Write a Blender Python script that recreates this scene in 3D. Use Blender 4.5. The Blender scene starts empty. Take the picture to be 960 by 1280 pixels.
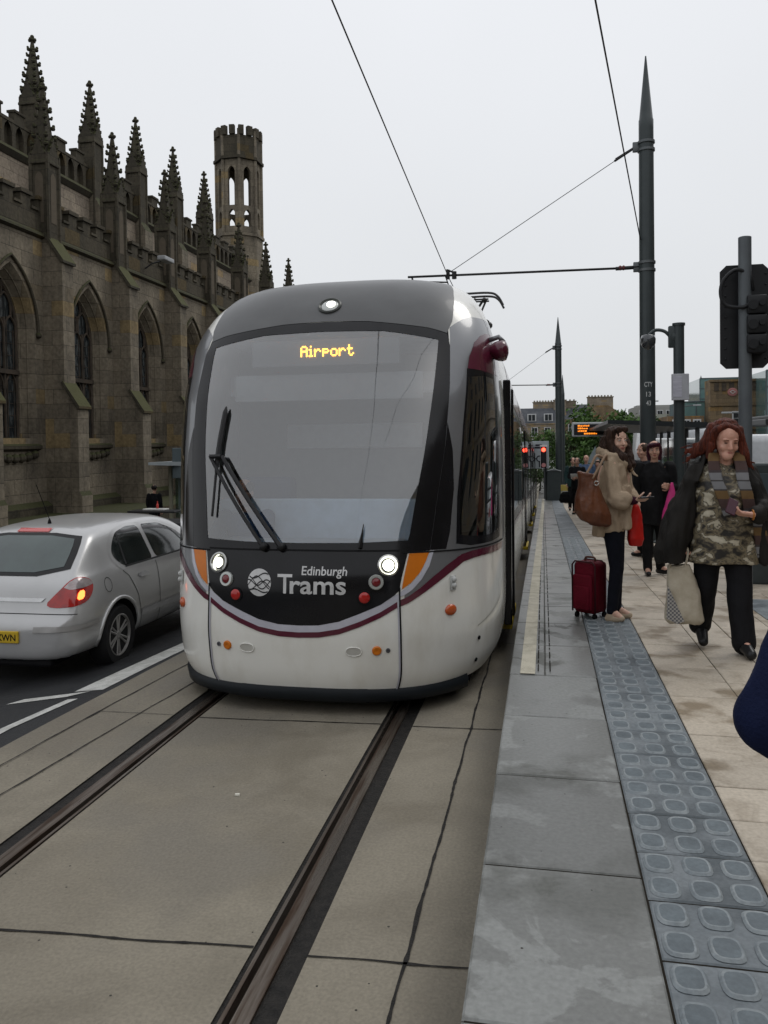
import bpy, bmesh, math, random
from mathutils import Vector, Matrix, noise, Euler
from mathutils.geometry import delaunay_2d_cdt
from mathutils.bvhtree import BVHTree
R = math.radians
random.seed(7)
sc = bpy.context.scene
col = sc.collection

# ------------------------------------------------------------------ camera
cd = bpy.data.cameras.new('camera'); cam = bpy.data.objects.new('camera', cd); col.objects.link(cam)
cd.sensor_fit = 'VERTICAL'; cd.sensor_height = 36; cd.sensor_width = 27; cd.lens = 28.0
cd.shift_y = -68 / 1280.0
cd.clip_start = .05; cd.clip_end = 3000
yaw, pitch, roll = R(11.3), R(-1.15), R(.72)
cf = Vector((-math.sin(yaw)*math.cos(pitch), math.cos(yaw)*math.cos(pitch), math.sin(pitch)))
cr0 = Vector((math.cos(yaw), math.sin(yaw), 0)); cu0 = cr0.cross(cf)
cr = math.cos(roll)*cr0 - math.sin(roll)*cu0; cu = math.sin(roll)*cr0 + math.cos(roll)*cu0
m = Matrix((cr, cu, -cf)).transposed().to_4x4(); m.translation = (0, 0, 2.0)
cam.matrix_world = m
sc.camera = cam

# ------------------------------------------------------------------ overcast sky
w = bpy.data.worlds.new('World'); sc.world = w; w.use_nodes = True
nt = w.node_tree; nt.nodes.clear()
N = nt.nodes.new; L = nt.links.new
out = N('ShaderNodeOutputWorld'); bg = N('ShaderNodeBackground'); bg.inputs['Strength'].default_value = .12
sky = N('ShaderNodeTexSky'); sky.sky_type = 'NISHITA'; sky.sun_disc = False
sky.sun_elevation = R(52); sky.sun_rotation = R(140); sky.air_density = 1.5; sky.dust_density = 3
hsv = N('ShaderNodeHueSaturation'); hsv.inputs['Saturation'].default_value = .2
L(sky.outputs[0], hsv.inputs['Color'])
tc = N('ShaderNodeTexCoord'); sep = N('ShaderNodeSeparateXYZ'); L(tc.outputs['Generated'], sep.inputs[0])
nz = N('ShaderNodeTexNoise'); nz.inputs['Scale'].default_value = 1.6; nz.inputs['Detail'].default_value = 3
L(tc.outputs['Generated'], nz.inputs['Vector'])
ma = N('ShaderNodeMath'); ma.operation = 'MULTIPLY_ADD'; ma.inputs[1].default_value = .35
L(nz.outputs['Fac'], ma.inputs[0]); L(sep.outputs['Z'], ma.inputs[2])
cr_ = N('ShaderNodeValToRGB'); e = cr_.color_ramp.elements
e[0].position = .12; e[0].color = (.52, .535, .55, 1); e[1].position = .75; e[1].color = (.68, .695, .725, 1)
L(ma.outputs[0], cr_.inputs[0])
mulc = N('ShaderNodeVectorMath'); mulc.operation = 'SCALE'; mulc.inputs['Scale'].default_value = 8.3
L(cr_.outputs[0], mulc.inputs[0])
mx = N('ShaderNodeMix'); mx.data_type = 'RGBA'; mx.inputs['Factor'].default_value = .9
L(hsv.outputs[0], mx.inputs['A']); L(mulc.outputs[0], mx.inputs['B'])
L(mx.outputs['Result'], bg.inputs['Color']); L(bg.outputs[0], out.inputs[0])

sl = bpy.data.lights.new('sun', 'SUN'); so = bpy.data.objects.new('sun', sl); col.objects.link(so)
sl.energy = .5; sl.angle = R(25); sl.color = (1, .97, .92)
so.rotation_euler = (R(38), 0, R(140))
sc.view_settings.view_transform = 'Standard'; sc.view_settings.look = 'None'
sc.view_settings.exposure = .40; sc.view_settings.gamma = 1; sc.view_settings.use_curve_mapping = False

# ------------------------------------------------------------------ materials
MATS = {}
def mat(name, colr, rough=.6, metal=0, col2=None, nscale=6, detail=6, nstretch=(1,1,1), bump=0, bscale=40, coat=0,
        emit=None, estr=0, spec=.3, lo=.35, hi=.65, per_island=0, rough2=None, sheen=0):
    if name in MATS: return MATS[name]
    mt = bpy.data.materials.new(name); MATS[name] = mt; mt.use_nodes = True
    t = mt.node_tree; b = t.nodes['Principled BSDF']
    c = (*colr, 1); b.inputs['Base Color'].default_value = c
    b.inputs['Roughness'].default_value = rough; b.inputs['Metallic'].default_value = metal
    b.inputs['Specular IOR Level'].default_value = spec
    if coat: b.inputs['Coat Weight'].default_value = coat; b.inputs['Coat Roughness'].default_value = .06
    if sheen: b.inputs['Sheen Weight'].default_value = sheen
    if emit: b.inputs['Emission Color'].default_value = (*emit, 1); b.inputs['Emission Strength'].default_value = estr
    tcn = t.nodes.new('ShaderNodeTexCoord'); mp = t.nodes.new('ShaderNodeMapping'); mp.inputs['Scale'].default_value = nstretch
    t.links.new(tcn.outputs['Object'], mp.inputs['Vector'])
    last = None
    if col2 is None and not emit:
        col2 = tuple(min(1, x*.86) for x in colr)
    if col2:
        n = t.nodes.new('ShaderNodeTexNoise'); n.inputs['Scale'].default_value = nscale; n.inputs['Detail'].default_value = detail
        n.inputs['Roughness'].default_value = .6
        t.links.new(mp.outputs[0], n.inputs['Vector'])
        r_ = t.nodes.new('ShaderNodeMapRange'); r_.inputs['From Min'].default_value = lo; r_.inputs['From Max'].default_value = hi
        t.links.new(n.outputs['Fac'], r_.inputs['Value'])
        mi = t.nodes.new('ShaderNodeMix'); mi.data_type = 'RGBA'
        mi.inputs['A'].default_value = c; mi.inputs['B'].default_value = (*col2, 1)
        t.links.new(r_.outputs[0], mi.inputs['Factor']); last = mi.outputs['Result']
        if rough2 is not None:
            rr = t.nodes.new('ShaderNodeMapRange'); rr.inputs['To Min'].default_value = rough; rr.inputs['To Max'].default_value = rough2
            t.links.new(r_.outputs[0], rr.inputs['Value']); t.links.new(rr.outputs[0], b.inputs['Roughness'])
    if per_island and last:
        g = t.nodes.new('ShaderNodeNewGeometry'); pr = t.nodes.new('ShaderNodeMapRange')
        pr.inputs['To Min'].default_value = 1-per_island; pr.inputs['To Max'].default_value = 1+per_island
        t.links.new(g.outputs['Random Per Island'], pr.inputs['Value'])
        vm = t.nodes.new('ShaderNodeVectorMath'); vm.operation = 'SCALE'
        t.links.new(last, vm.inputs[0]); t.links.new(pr.outputs[0], vm.inputs['Scale']); last = vm.outputs[0]
    if last: t.links.new(last, b.inputs['Base Color'])
    if bump:
        n2 = t.nodes.new('ShaderNodeTexNoise'); n2.inputs['Scale'].default_value = bscale; n2.inputs['Detail'].default_value = 5
        t.links.new(mp.outputs[0], n2.inputs['Vector'])
        bp = t.nodes.new('ShaderNodeBump'); bp.inputs['Strength'].default_value = bump; bp.inputs['Distance'].default_value = .02
        t.links.new(n2.outputs['Fac'], bp.inputs['Height']); t.links.new(bp.outputs[0], b.inputs['Normal'])
    return mt

def nodes_of(mt): return mt.node_tree, mt.node_tree.nodes['Principled BSDF']

def stone_mat(name, c1, c2, cm, bw=.9, bh=.42, soot=(.03,.027,.024), soot_amt=.75, moss=(.045,.047,.02), swap=True, mossz=0):
    mt = bpy.data.materials.new(name); MATS[name] = mt; mt.use_nodes = True
    t, b = nodes_of(mt); n = t.nodes.new; l = t.links.new
    tcn = n('ShaderNodeTexCoord'); sp = n('ShaderNodeSeparateXYZ'); l(tcn.outputs['Object'], sp.inputs[0])
    ad = n('ShaderNodeMath'); l(sp.outputs['X'], ad.inputs[0]); l(sp.outputs['Y'], ad.inputs[1])
    cb = n('ShaderNodeCombineXYZ'); l(ad.outputs[0], cb.inputs[0]); l(sp.outputs['Z'], cb.inputs[1])
    br = n('ShaderNodeTexBrick'); br.inputs['Scale'].default_value = 1; br.inputs['Brick Width'].default_value = bw
    br.inputs['Row Height'].default_value = bh; br.inputs['Mortar Size'].default_value = .009; br.inputs['Mortar Smooth'].default_value = .3
    br.inputs['Color1'].default_value = (*c1, 1); br.inputs['Color2'].default_value = (*c2, 1); br.inputs['Mortar'].default_value = (*cm, 1)
    br.inputs['Bias'].default_value = -.1
    l(cb.outputs[0], br.inputs['Vector'])
    b2 = n('ShaderNodeTexBrick'); b2.inputs['Scale'].default_value = 1; b2.inputs['Brick Width'].default_value = bw; b2.inputs['Row Height'].default_value = bh
    b2.inputs['Mortar Size'].default_value = 0; b2.inputs['Color1'].default_value = (0,0,0,1); b2.inputs['Color2'].default_value = (1,1,1,1); b2.inputs['Bias'].default_value = 0; l(cb.outputs[0], b2.inputs['Vector'])
    oc = n('ShaderNodeMapRange'); oc.inputs['From Min'].default_value = .86; oc.inputs['From Max'].default_value = .88; oc.inputs['To Max'].default_value = .8; l(b2.outputs['Color'], oc.inputs[0])
    om = n('ShaderNodeMix'); om.data_type = 'RGBA'; l(oc.outputs[0], om.inputs['Factor']); l(br.outputs['Color'], om.inputs['A']); om.inputs['B'].default_value = (c1[0]*1.25, c1[1]*1.08, c1[2]*.72, 1)
    n1 = n('ShaderNodeTexNoise'); n1.inputs['Scale'].default_value = .55; n1.inputs['Detail'].default_value = 7; n1.inputs['Roughness'].default_value = .65
    mp = n('ShaderNodeMapping'); mp.inputs['Scale'].default_value = (1.6, 1.6, .5); l(tcn.outputs['Object'], mp.inputs[0]); l(mp.outputs[0], n1.inputs[0])
    mr = n('ShaderNodeMapRange'); mr.inputs['From Min'].default_value = .38; mr.inputs['From Max'].default_value = .72; mr.inputs['To Max'].default_value = soot_amt
    l(n1.outputs['Fac'], mr.inputs[0])
    m1 = n('ShaderNodeMix'); m1.data_type = 'RGBA'; l(mr.outputs[0], m1.inputs['Factor']); l(om.outputs['Result'], m1.inputs['A']); m1.inputs['B'].default_value = (*soot, 1)
    n2 = n('ShaderNodeTexNoise'); n2.inputs['Scale'].default_value = 9; n2.inputs['Detail'].default_value = 6; l(tcn.outputs['Object'], n2.inputs[0])
    m2 = n('ShaderNodeMix'); m2.data_type = 'RGBA'; m2.blend_type = 'MULTIPLY'; m2.inputs['Factor'].default_value = .7
    rp = n('ShaderNodeMapRange'); rp.inputs['From Min'].default_value = .3; rp.inputs['From Max'].default_value = .7; rp.inputs['To Min'].default_value = .6; rp.inputs['To Max'].default_value = 1.2
    l(n2.outputs['Fac'], rp.inputs[0]); l(m1.outputs['Result'], m2.inputs['A']); l(rp.outputs[0], m2.inputs['B'])
    # moss where faces look up
    g = n('ShaderNodeNewGeometry'); s2 = n('ShaderNodeSeparateXYZ'); l(g.outputs['Normal'], s2.inputs[0])
    mu = n('ShaderNodeMath'); mu.operation = 'MULTIPLY_ADD'; mu.inputs[1].default_value = 1.0; l(s2.outputs['Z'], mu.inputs[0]); l(n2.outputs['Fac'], mu.inputs[2])
    r3 = n('ShaderNodeMapRange'); r3.inputs['From Min'].default_value = .72+mossz; r3.inputs['From Max'].default_value = 1.0+mossz; l(mu.outputs[0], r3.inputs[0])
    m3 = n('ShaderNodeMix'); m3.data_type = 'RGBA'; l(r3.outputs[0], m3.inputs['Factor']); l(m2.outputs['Result'], m3.inputs['A']); m3.inputs['B'].default_value = (*moss, 1)
    l(m3.outputs['Result'], b.inputs['Base Color'])
    b.inputs['Roughness'].default_value = .85; b.inputs['Specular IOR Level'].default_value = .25
    bp = n('ShaderNodeBump'); bp.inputs['Strength'].default_value = .5; bp.inputs['Distance'].default_value = .03
    hm = n('ShaderNodeMath'); hm.operation = 'MULTIPLY_ADD'; hm.inputs[1].default_value = -.8; l(br.outputs['Fac'], hm.inputs[0]); l(n2.outputs['Fac'], hm.inputs[2])
    l(hm.outputs[0], bp.inputs['Height']); l(bp.outputs[0], b.inputs['Normal'])
    return mt

def glass_mat(name, tint=(.8,.85,.88), trans=.7, rough=.02, refl=1.0):
    """thin pane: lets light through and mirrors by Fresnel"""
    mt = bpy.data.materials.new(name); MATS[name] = mt; mt.use_nodes = True
    t = mt.node_tree; t.nodes.clear(); n = t.nodes.new; l = t.links.new
    o = n('ShaderNodeOutputMaterial'); tr = n('ShaderNodeBsdfTransparent'); tr.inputs[0].default_value = (*[x*trans for x in tint], 1)
    gl = n('ShaderNodeBsdfGlossy'); gl.inputs['Roughness'].default_value = rough; gl.inputs[0].default_value = (1, 1, 1, 1)
    fr = n('ShaderNodeFresnel'); fr.inputs['IOR'].default_value = 1.55
    mu = n('ShaderNodeMath'); mu.operation = 'MULTIPLY'; mu.use_clamp = True; mu.inputs[1].default_value = 1.9*refl; l(fr.outputs[0], mu.inputs[0])
    mi = n('ShaderNodeMixShader'); l(mu.outputs[0], mi.inputs[0]); l(tr.outputs[0], mi.inputs[1]); l(gl.outputs[0], mi.inputs[2])
    l(mi.outputs[0], o.inputs[0])
    return mt

# ------------------------------------------------------------------ mesh building
class MB:
    def __init__(s): s.v = []; s.f = []; s.m = []; s.mi = 0
    def add(s, vs, fs):
        o = len(s.v); s.v += [Vector(p) for p in vs]; s.f += [tuple(i+o for i in f) for f in fs]; s.m += [s.mi]*len(fs); return s
    def box(s, x0, x1, y0, y1, z0, z1):
        vs = [(x, y, z) for z in (z0, z1) for y in (y0, y1) for x in (x0, x1)]
        return s.add(vs, [(0,2,3,1),(4,5,7,6),(0,1,5,4),(2,6,7,3),(0,4,6,2),(1,3,7,5)])
    def bbox(s, x0, x1, y0, y1, z0, z1, b=.01):
        """box with chamfered edges"""
        x0, x1, y0, y1, z0, z1 = min(x0,x1), max(x0,x1), min(y0,y1), max(y0,y1), min(z0,z1), max(z0,z1)
        b = min(b, (x1-x0)*.45, (y1-y0)*.45, (z1-z0)*.45)
        bm = bmesh.new(); bmesh.ops.create_cube(bm, size=1)
        for v in bm.verts: v.co = Vector(((x0+x1)/2+v.co.x*(x1-x0), (y0+y1)/2+v.co.y*(y1-y0), (z0+z1)/2+v.co.z*(z1-z0)))
        bmesh.ops.bevel(bm, geom=bm.edges[:], offset=b, segments=2, profile=.5, affect='EDGES')
        return s.bm(bm)
    def bm(s, bm, M=None):
        bm.verts.index_update()
        s.add([(M @ v.co if M else v.co.copy()) for v in bm.verts], [tuple(v.index for v in f.verts) for f in bm.faces]); bm.free(); return s
    def tube(s, pts, r, n=8, r1=None, cap=True):
        pts = [Vector(p) for p in pts]; k = len(pts); o = []
        up = Vector((0,0,1)); pu = None
        for i, p in enumerate(pts):
            d = (pts[min(i+1,k-1)]-pts[max(i-1,0)]).normalized()
            a = d.cross(up if abs(d.z) < .95 else Vector((1,0,0))).normalized() if pu is None else (pu - d*pu.dot(d)).normalized()
            pu = a; b = d.cross(a); rr = (r if r1 is None else r+(r1-r)*i/(k-1)) if not isinstance(r, (list,tuple)) else r[i]
            o += [p+(a*math.cos(2*math.pi*j/n)+b*math.sin(2*math.pi*j/n))*rr for j in range(n)]
        fs = [(i*n+j, i*n+(j+1)%n, (i+1)*n+(j+1)%n, (i+1)*n+j) for i in range(k-1) for j in range(n)]
        if cap: fs += [tuple(range(n))[::-1], tuple((k-1)*n+j for j in range(n))]
        return s.add(o, fs)
    def lathe(s, prof, n=16, M=None, z0=None):
        """prof: list of (r,z) about z"""
        vs = []; M = M or Matrix()
        for r, z in prof: vs += [M @ Vector((max(r,1e-4)*math.cos(2*math.pi*j/n), max(r,1e-4)*math.sin(2*math.pi*j/n), z)) for j in range(n)]
        fs = [(i*n+j, i*n+(j+1)%n, (i+1)*n+(j+1)%n, (i+1)*n+j) for i in range(len(prof)-1) for j in range(n)]
        return s.add(vs, fs + [tuple(range(n))[::-1], tuple((len(prof)-1)*n+j for j in range(n))])
    def sph(s, c, r, n=12, M=None):
        rx, ry, rz = (r,r,r) if not isinstance(r,(tuple,list)) else r
        h = n//2+1
        vs = []
        for i in range(1, h):
            a = math.pi*i/h
            vs += [Vector((rx*math.sin(a)*math.cos(2*math.pi*j/n), ry*math.sin(a)*math.sin(2*math.pi*j/n), -rz*math.cos(a))) for j in range(n)]
        vs += [Vector((0,0,-rz)), Vector((0,0,rz))]
        if M: vs = [M @ v for v in vs]
        vs = [v+Vector(c) for v in vs]; k = h-1
        fs = [(i*n+j, i*n+(j+1)%n, (i+1)*n+(j+1)%n, (i+1)*n+j) for i in range(k-1) for j in range(n)]
        fs += [(k*n, (j+1)%n, j) for j in range(n)] + [(k*n+1, (k-1)*n+j, (k-1)*n+(j+1)%n) for j in range(n)]
        return s.add(vs, fs)
    def prism(s, poly, z0, z1, M=None):
        n = len(poly); M = M or Matrix()
        return s.add([M @ Vector((x,y,z0)) for x,y in poly]+[M @ Vector((x,y,z1)) for x,y in poly],
            [tuple(range(n))[::-1], tuple(range(n,2*n))]+[(i,(i+1)%n,n+(i+1)%n,n+i) for i in range(n)])
    def grid(s, rows):
        k = len(rows[0]); vs = [p for r in rows for p in r]
        return s.add(vs, [(i*k+j, i*k+j+1, (i+1)*k+j+1, (i+1)*k+j) for i in range(len(rows)-1) for j in range(k-1)])
    def build(s, name, mats, parent=None, smooth=False, world=True, fix=True, angle=None):
        me = bpy.data.meshes.new(name)
        vs = s.v
        if parent is not None and world:
            inv = MWI(parent); vs = [inv @ v for v in vs]
        me.from_pydata([tuple(v) for v in vs], [], s.f)
        for mt in (mats if isinstance(mats, (list,tuple)) else [mats]): me.materials.append(mt)
        for p, i in zip(me.polygons, s.m): p.material_index = i
        if fix:
            bm = bmesh.new(); bm.from_mesh(me); bmesh.ops.recalc_face_normals(bm, faces=bm.faces[:]); bm.to_mesh(me); bm.free()
        if smooth:
            me.polygons.foreach_set('use_smooth', [True]*len(me.polygons))
            if angle:
                try: me.set_sharp_from_angle(angle=R(angle))
                except Exception: pass
        o = bpy.data.objects.new(name, me); col.objects.link(o)
        if parent is not None: o.parent = parent
        return o

def MW(o):
    m_ = Matrix.LocRotScale(o.location, o.rotation_euler, o.scale)
    return MW(o.parent) @ m_ if o.parent else m_
def MWI(o): return MW(o).inverted()

def thing(name, label, cat, loc=(0,0,0), rot=(0,0,0), group=None):
    o = bpy.data.objects.new(name, None); col.objects.link(o); o.empty_display_size = .2
    o.location = loc; o.rotation_euler = rot; o['label'] = label; o['category'] = cat
    if group: o['group'] = group
    return o
def tag(o, label, cat, group=None):
    o['label'] = label; o['category'] = cat
    if group: o['group'] = group
    return o
def struct(o): o['kind'] = 'structure'; return o
def copy_tree(o, parent=None):
    c = o.copy(); col.objects.link(c)
    if parent is not None: c.parent = parent
    for ch in [x for x in CH.get(o.name, [])] or list(o.children): copy_tree(ch, c)
    return c
CH = {}

def inpoly(x, y, poly):
    c = False; n = len(poly); j = n-1
    for i in range(n):
        xi, yi = poly[i]; xj, yj = poly[j]
        if (yi > y) != (yj > y) and x < (xj-xi)*(y-yi)/(yj-yi)+xi: c = not c
        j = i
    return c
def densify(poly, step):
    o = []
    for i in range(len(poly)):
        a = poly[i]; b = poly[(i+1)%len(poly)]; d = math.hypot(b[0]-a[0], b[1]-a[1]); k = max(1, int(d/step))
        o += [(a[0]+(b[0]-a[0])*t/k, a[1]+(b[1]-a[1])*t/k) for t in range(k)]
    return o
def smooth_poly(poly, it=2):
    for _ in range(it):
        o = []
        for i in range(len(poly)):
            a = poly[i]; b = poly[(i+1)%len(poly)]
            o += [(a[0]*.75+b[0]*.25, a[1]*.75+b[1]*.25), (a[0]*.25+b[0]*.75, a[1]*.25+b[1]*.75)]
        poly = o
    return poly
def curve(pts, k=6):
    """Catmull-Rom through 2d or 3d points"""
    P = [Vector(p) for p in pts]; o = []
    for i in range(len(P)-1):
        p0 = P[max(i-1,0)]; p1 = P[i]; p2 = P[i+1]; p3 = P[min(i+2,len(P)-1)]
        for t in range(k):
            t = t/k
            o.append(.5*((2*p1)+(p2-p0)*t+(2*p0-5*p1+4*p2-p3)*t*t+(3*p1-p0-3*p2+p3)*t**3))
    o.append(P[-1]); return [tuple(q) for q in o]
def fill2d(outer, holes=(), step=.05):
    outer = densify(outer, step); holes = [densify(h, step) for h in holes]
    vs = []; es = []
    for lp in [outer]+holes:
        o = len(vs); vs += lp; es += [(o+i, o+(i+1)%len(lp)) for i in range(len(lp))]
    bnd = list(vs); cell = {}; q_ = step*.55
    for p in bnd: cell.setdefault((int(p[0]//q_), int(p[1]//q_)), []).append(p)
    def near(x, y):
        a, b = int(x//q_), int(y//q_)
        return any((p[0]-x)**2+(p[1]-y)**2 < q_*q_ for i in (-1,0,1) for j in (-1,0,1) for p in cell.get((a+i, b+j), ()))
    xs = [p[0] for p in outer]; ys = [p[1] for p in outer]
    y = min(ys)+step*.5; 
    while y < max(ys):
        x = min(xs)+step*.5
        while x < max(xs):
            if not near(x, y) and inpoly(x, y, outer) and not any(inpoly(x, y, h) for h in holes): vs.append((x+random.uniform(-.01,.01)*step, y))
            x += step
        y += step
    r_ = delaunay_2d_cdt([Vector(p) for p in vs], es, [], 0, 1e-5)
    V = [tuple(p) for p in r_[0]]; F = []
    for f in r_[2]:
        cx = sum(V[i][0] for i in f)/len(f); cy = sum(V[i][1] for i in f)/len(f)
        a_, b_, c_ = (V[i] for i in f[:3]); ar = abs((b_[0]-a_[0])*(c_[1]-a_[1])-(c_[0]-a_[0])*(b_[1]-a_[1])); me_ = max((p[0]-q[0])**2+(p[1]-q[1])**2 for p, q in ((a_,b_),(b_,c_),(c_,a_)))
        if ar < .03*me_: continue
        if inpoly(cx, cy, outer) and not any(inpoly(cx, cy, h) for h in holes): F.append(tuple(f) if (b_[0]-a_[0])*(c_[1]-a_[1])-(c_[0]-a_[0])*(b_[1]-a_[1]) > 0 else tuple(f)[::-1])
    return V, F
def text2d(s, size=1, bold=0):
    c = bpy.data.curves.new('t', 'FONT'); c.body = s; c.size = size; c.offset = bold; c.resolution_u = 3
    o = bpy.data.objects.new('t', c); col.objects.link(o); bpy.context.view_layer.update()
    me = bpy.data.meshes.new_from_object(o.evaluated_get(bpy.context.evaluated_depsgraph_get()))
    V = [(v.co.x, v.co.y) for v in me.vertices]; F = [tuple(p.vertices) for p in me.polygons]
    bpy.data.objects.remove(o); bpy.data.curves.remove(c); bpy.data.meshes.remove(me)
    return V, F
def put_text(mb, s, fn, x0, x1, z0, h, bold=0):
    """fit text into x0..x1 with cap height h; fn(x,z)->3d"""
    V, F = text2d(s, 1, bold); mnx = min(v[0] for v in V); mxx = max(v[0] for v in V)
    k = (x1-x0)/(mxx-mnx); kz = h/.7
    mb.add([fn(x0+(v[0]-mnx)*k, z0+v[1]*kz) for v in V], F)
FONT = {'A':['01110','10001','10001','11111','10001','10001','10001'],'i':['00100','00000','01100','00100','00100','00100','01110'],
'r':['00000','00000','10110','11001','10000','10000','10000'],'p':['00000','00000','11110','10001','11110','10000','10000'],
'o':['00000','00000','01110','10001','10001','10001','01110'],'t':['01000','01000','11110','01000','01000','01001','00110']}

# ------------------------------------------------------------------ ground heights
def drop(Y):
    if Y < 5: return 0
    if Y < 9: return .04*(Y-5)**2/8
    if Y < 30: return .08+.04*(Y-9)
    return .92
YB = [-30,-20,-10,-5,0,2,4] + [5+i*.5 for i in range(10)] + [10+i for i in range(21)] + [35,40,50,60,80,100,140,200,300,500,900,1500]
def lerp(x, xs, ys):
    if x <= xs[0]: return ys[0]
    for i in range(len(xs)-1):
        if x <= xs[i+1]: return ys[i]+(ys[i+1]-ys[i])*(x-xs[i])/(xs[i+1]-xs[i])
    return ys[-1]
YD = [drop(y) for y in YB]
def dropl(Y): return lerp(Y, YB, YD)
def kx(X): return 1
def cf_(X): return lerp(X, [-12.5,-8,-4.6,-3.5], [-.42,-.34,-.13,0])
def g(X, Y): return -dropl(Y)*kx(X)+cf_(X)
XB = [-12.5,-8,-4.6,-3.5]
def sheet(mb, x0, x1, y0, y1, dz=0, side=False, skirt=0, flat=None):
    """x0,x1 may be functions of Y; follows the ground"""
    fx0 = x0 if callable(x0) else (lambda Y, a=x0: a); fx1 = x1 if callable(x1) else (lambda Y, a=x1: a)
    ys = [y0]+[y for y in YB if y0 < y < y1]+[y1]
    rows = []
    for Y in ys:
        a, b = fx0(Y), fx1(Y)
        xs = [a]+[min(max(x, a+(b-a)*.001*(i+1)), b-(b-a)*.001*(5-i)) for i, x in enumerate(XB)]+[b] if a < -3.6 else [a, b]
        rows.append([(x, Y, (g(x, Y) if flat is None else -dropl(Y))+dz) for x in xs])
    k = min(len(r) for r in rows)
    if any(len(r) != k for r in rows): rows = [[r[0], r[-1]] for r in rows]
    mb.grid(rows)
    if skirt:
        for idx in (0, -1):
            mb.grid([[r[idx], (r[idx][0], r[idx][1], r[idx][2]-skirt)] for r in rows])
        for r in (rows[0], rows[-1]): mb.grid([r, [(p[0], p[1], p[2]-skirt) for p in r]])
    return mb
# ------------------------------------------------------------------ ground, road, trackbed, platform
def wet(name, c1, c2, sc1=1.2, r1=.35, r2=.75, bump=.25, bs=60, island=0, c3=None, s3=.4, stretch=(1,1,1), lo=.4, hi=.6, spk=0):
    mt = bpy.data.materials.new(name); MATS[name] = mt; mt.use_nodes = True
    t, b = nodes_of(mt); n = t.nodes.new; l = t.links.new
    tcn = n('ShaderNodeTexCoord'); mp = n('ShaderNodeMapping'); mp.inputs['Scale'].default_value = stretch; l(tcn.outputs['Object'], mp.inputs[0])
    gg = n('ShaderNodeNewGeometry')
    off = n('ShaderNodeVectorMath'); off.operation = 'MULTIPLY_ADD'
    l(gg.outputs['Random Per Island'], off.inputs[0]); off.inputs[1].default_value = (9,17,5) if island else (0,0,0); l(mp.outputs[0], off.inputs[2])
    a = n('ShaderNodeTexNoise'); a.inputs['Scale'].default_value = sc1; a.inputs['Detail'].default_value = 8; a.inputs['Roughness'].default_value = .62; a.inputs['Distortion'].default_value = .6
    l(off.outputs[0], a.inputs[0])
    mr = n('ShaderNodeMapRange'); mr.inputs['From Min'].default_value = lo; mr.inputs['From Max'].default_value = hi; l(a.outputs['Fac'], mr.inputs[0])
    mi = n('ShaderNodeMix'); mi.data_type = 'RGBA'; mi.inputs['A'].default_value = (*c1,1); mi.inputs['B'].default_value = (*c2,1); l(mr.outputs[0], mi.inputs['Factor'])
    last = mi.outputs['Result']
    fine = n('ShaderNodeTexNoise'); fine.inputs['Scale'].default_value = bs; fine.inputs['Detail'].default_value = 4; l(tcn.outputs['Object'], fine.inputs[0])
    if c3:
        a3 = n('ShaderNodeTexNoise'); a3.inputs['Scale'].default_value = s3; a3.inputs['Detail'].default_value = 6; l(tcn.outputs['Object'], a3.inputs[0])
        m3 = n('ShaderNodeMapRange'); m3.inputs['From Min'].default_value = .53; m3.inputs['From Max'].default_value = .62; l(a3.outputs['Fac'], m3.inputs[0])
        i3 = n('ShaderNodeMix'); i3.data_type = 'RGBA'; l(m3.outputs[0], i3.inputs['Factor']); l(last, i3.inputs['A']); i3.inputs['B'].default_value = (*c3,1); last = i3.outputs['Result']
    f2 = n('ShaderNodeMapRange'); f2.inputs['From Min'].default_value = .3; f2.inputs['From Max'].default_value = .7; f2.inputs['To Min'].default_value = .86; f2.inputs['To Max'].default_value = 1.12; l(fine.outputs['Fac'], f2.inputs[0])
    if island:
        pr = n('ShaderNodeMapRange'); pr.inputs['To Min'].default_value = 1-island; pr.inputs['To Max'].default_value = 1+island; l(gg.outputs['Random Per Island'], pr.inputs[0])
        mm = n('ShaderNodeMath'); mm.operation = 'MULTIPLY'; l(pr.outputs[0], mm.inputs[0]); l(f2.outputs[0], mm.inputs[1]); fac = mm.outputs[0]
    else: fac = f2.outputs[0]
    vs = n('ShaderNodeVectorMath'); vs.operation = 'SCALE'; l(last, vs.inputs[0]); l(fac, vs.inputs['Scale']); last = vs.outputs[0]
    if spk:
        vo = n('ShaderNodeTexVoronoi'); vo.inputs['Scale'].default_value = spk; l(tcn.outputs['Object'], vo.inputs['Vector'])
        lt = n('ShaderNodeMath'); lt.operation = 'LESS_THAN'; lt.inputs[1].default_value = .05; l(vo.outputs['Distance'], lt.inputs[0])
        i5 = n('ShaderNodeMix'); i5.data_type = 'RGBA'; l(lt.outputs[0], i5.inputs['Factor']); l(last, i5.inputs['A']); i5.inputs['B'].default_value = (.03,.027,.022,1); last = i5.outputs['Result']
    l(last, b.inputs['Base Color'])
    rr = n('ShaderNodeMapRange'); rr.inputs['To Min'].default_value = r1; rr.inputs['To Max'].default_value = r2; l(mr.outputs[0], rr.inputs[0]); l(rr.outputs[0], b.inputs['Roughness'])
    b.inputs['Specular IOR Level'].default_value = .35
    bp = n('ShaderNodeBump'); bp.inputs['Strength'].default_value = bump; bp.inputs['Distance'].default_value = .01; l(fine.outputs['Fac'], bp.inputs['Height']); l(bp.outputs[0], b.inputs['Normal'])
    return mt
m_conc = wet('track_concrete', (.172,.152,.116), (.225,.202,.158), 1.1, .5, .8, .3, 70, c3=(.18,.163,.132), s3=.7, spk=9)
m_tar = mat('tar_joint', (.010,.0095,.009), .6, col2=(.022,.020,.018), nscale=20, bump=.5, bscale=80, spec=.2)
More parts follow.
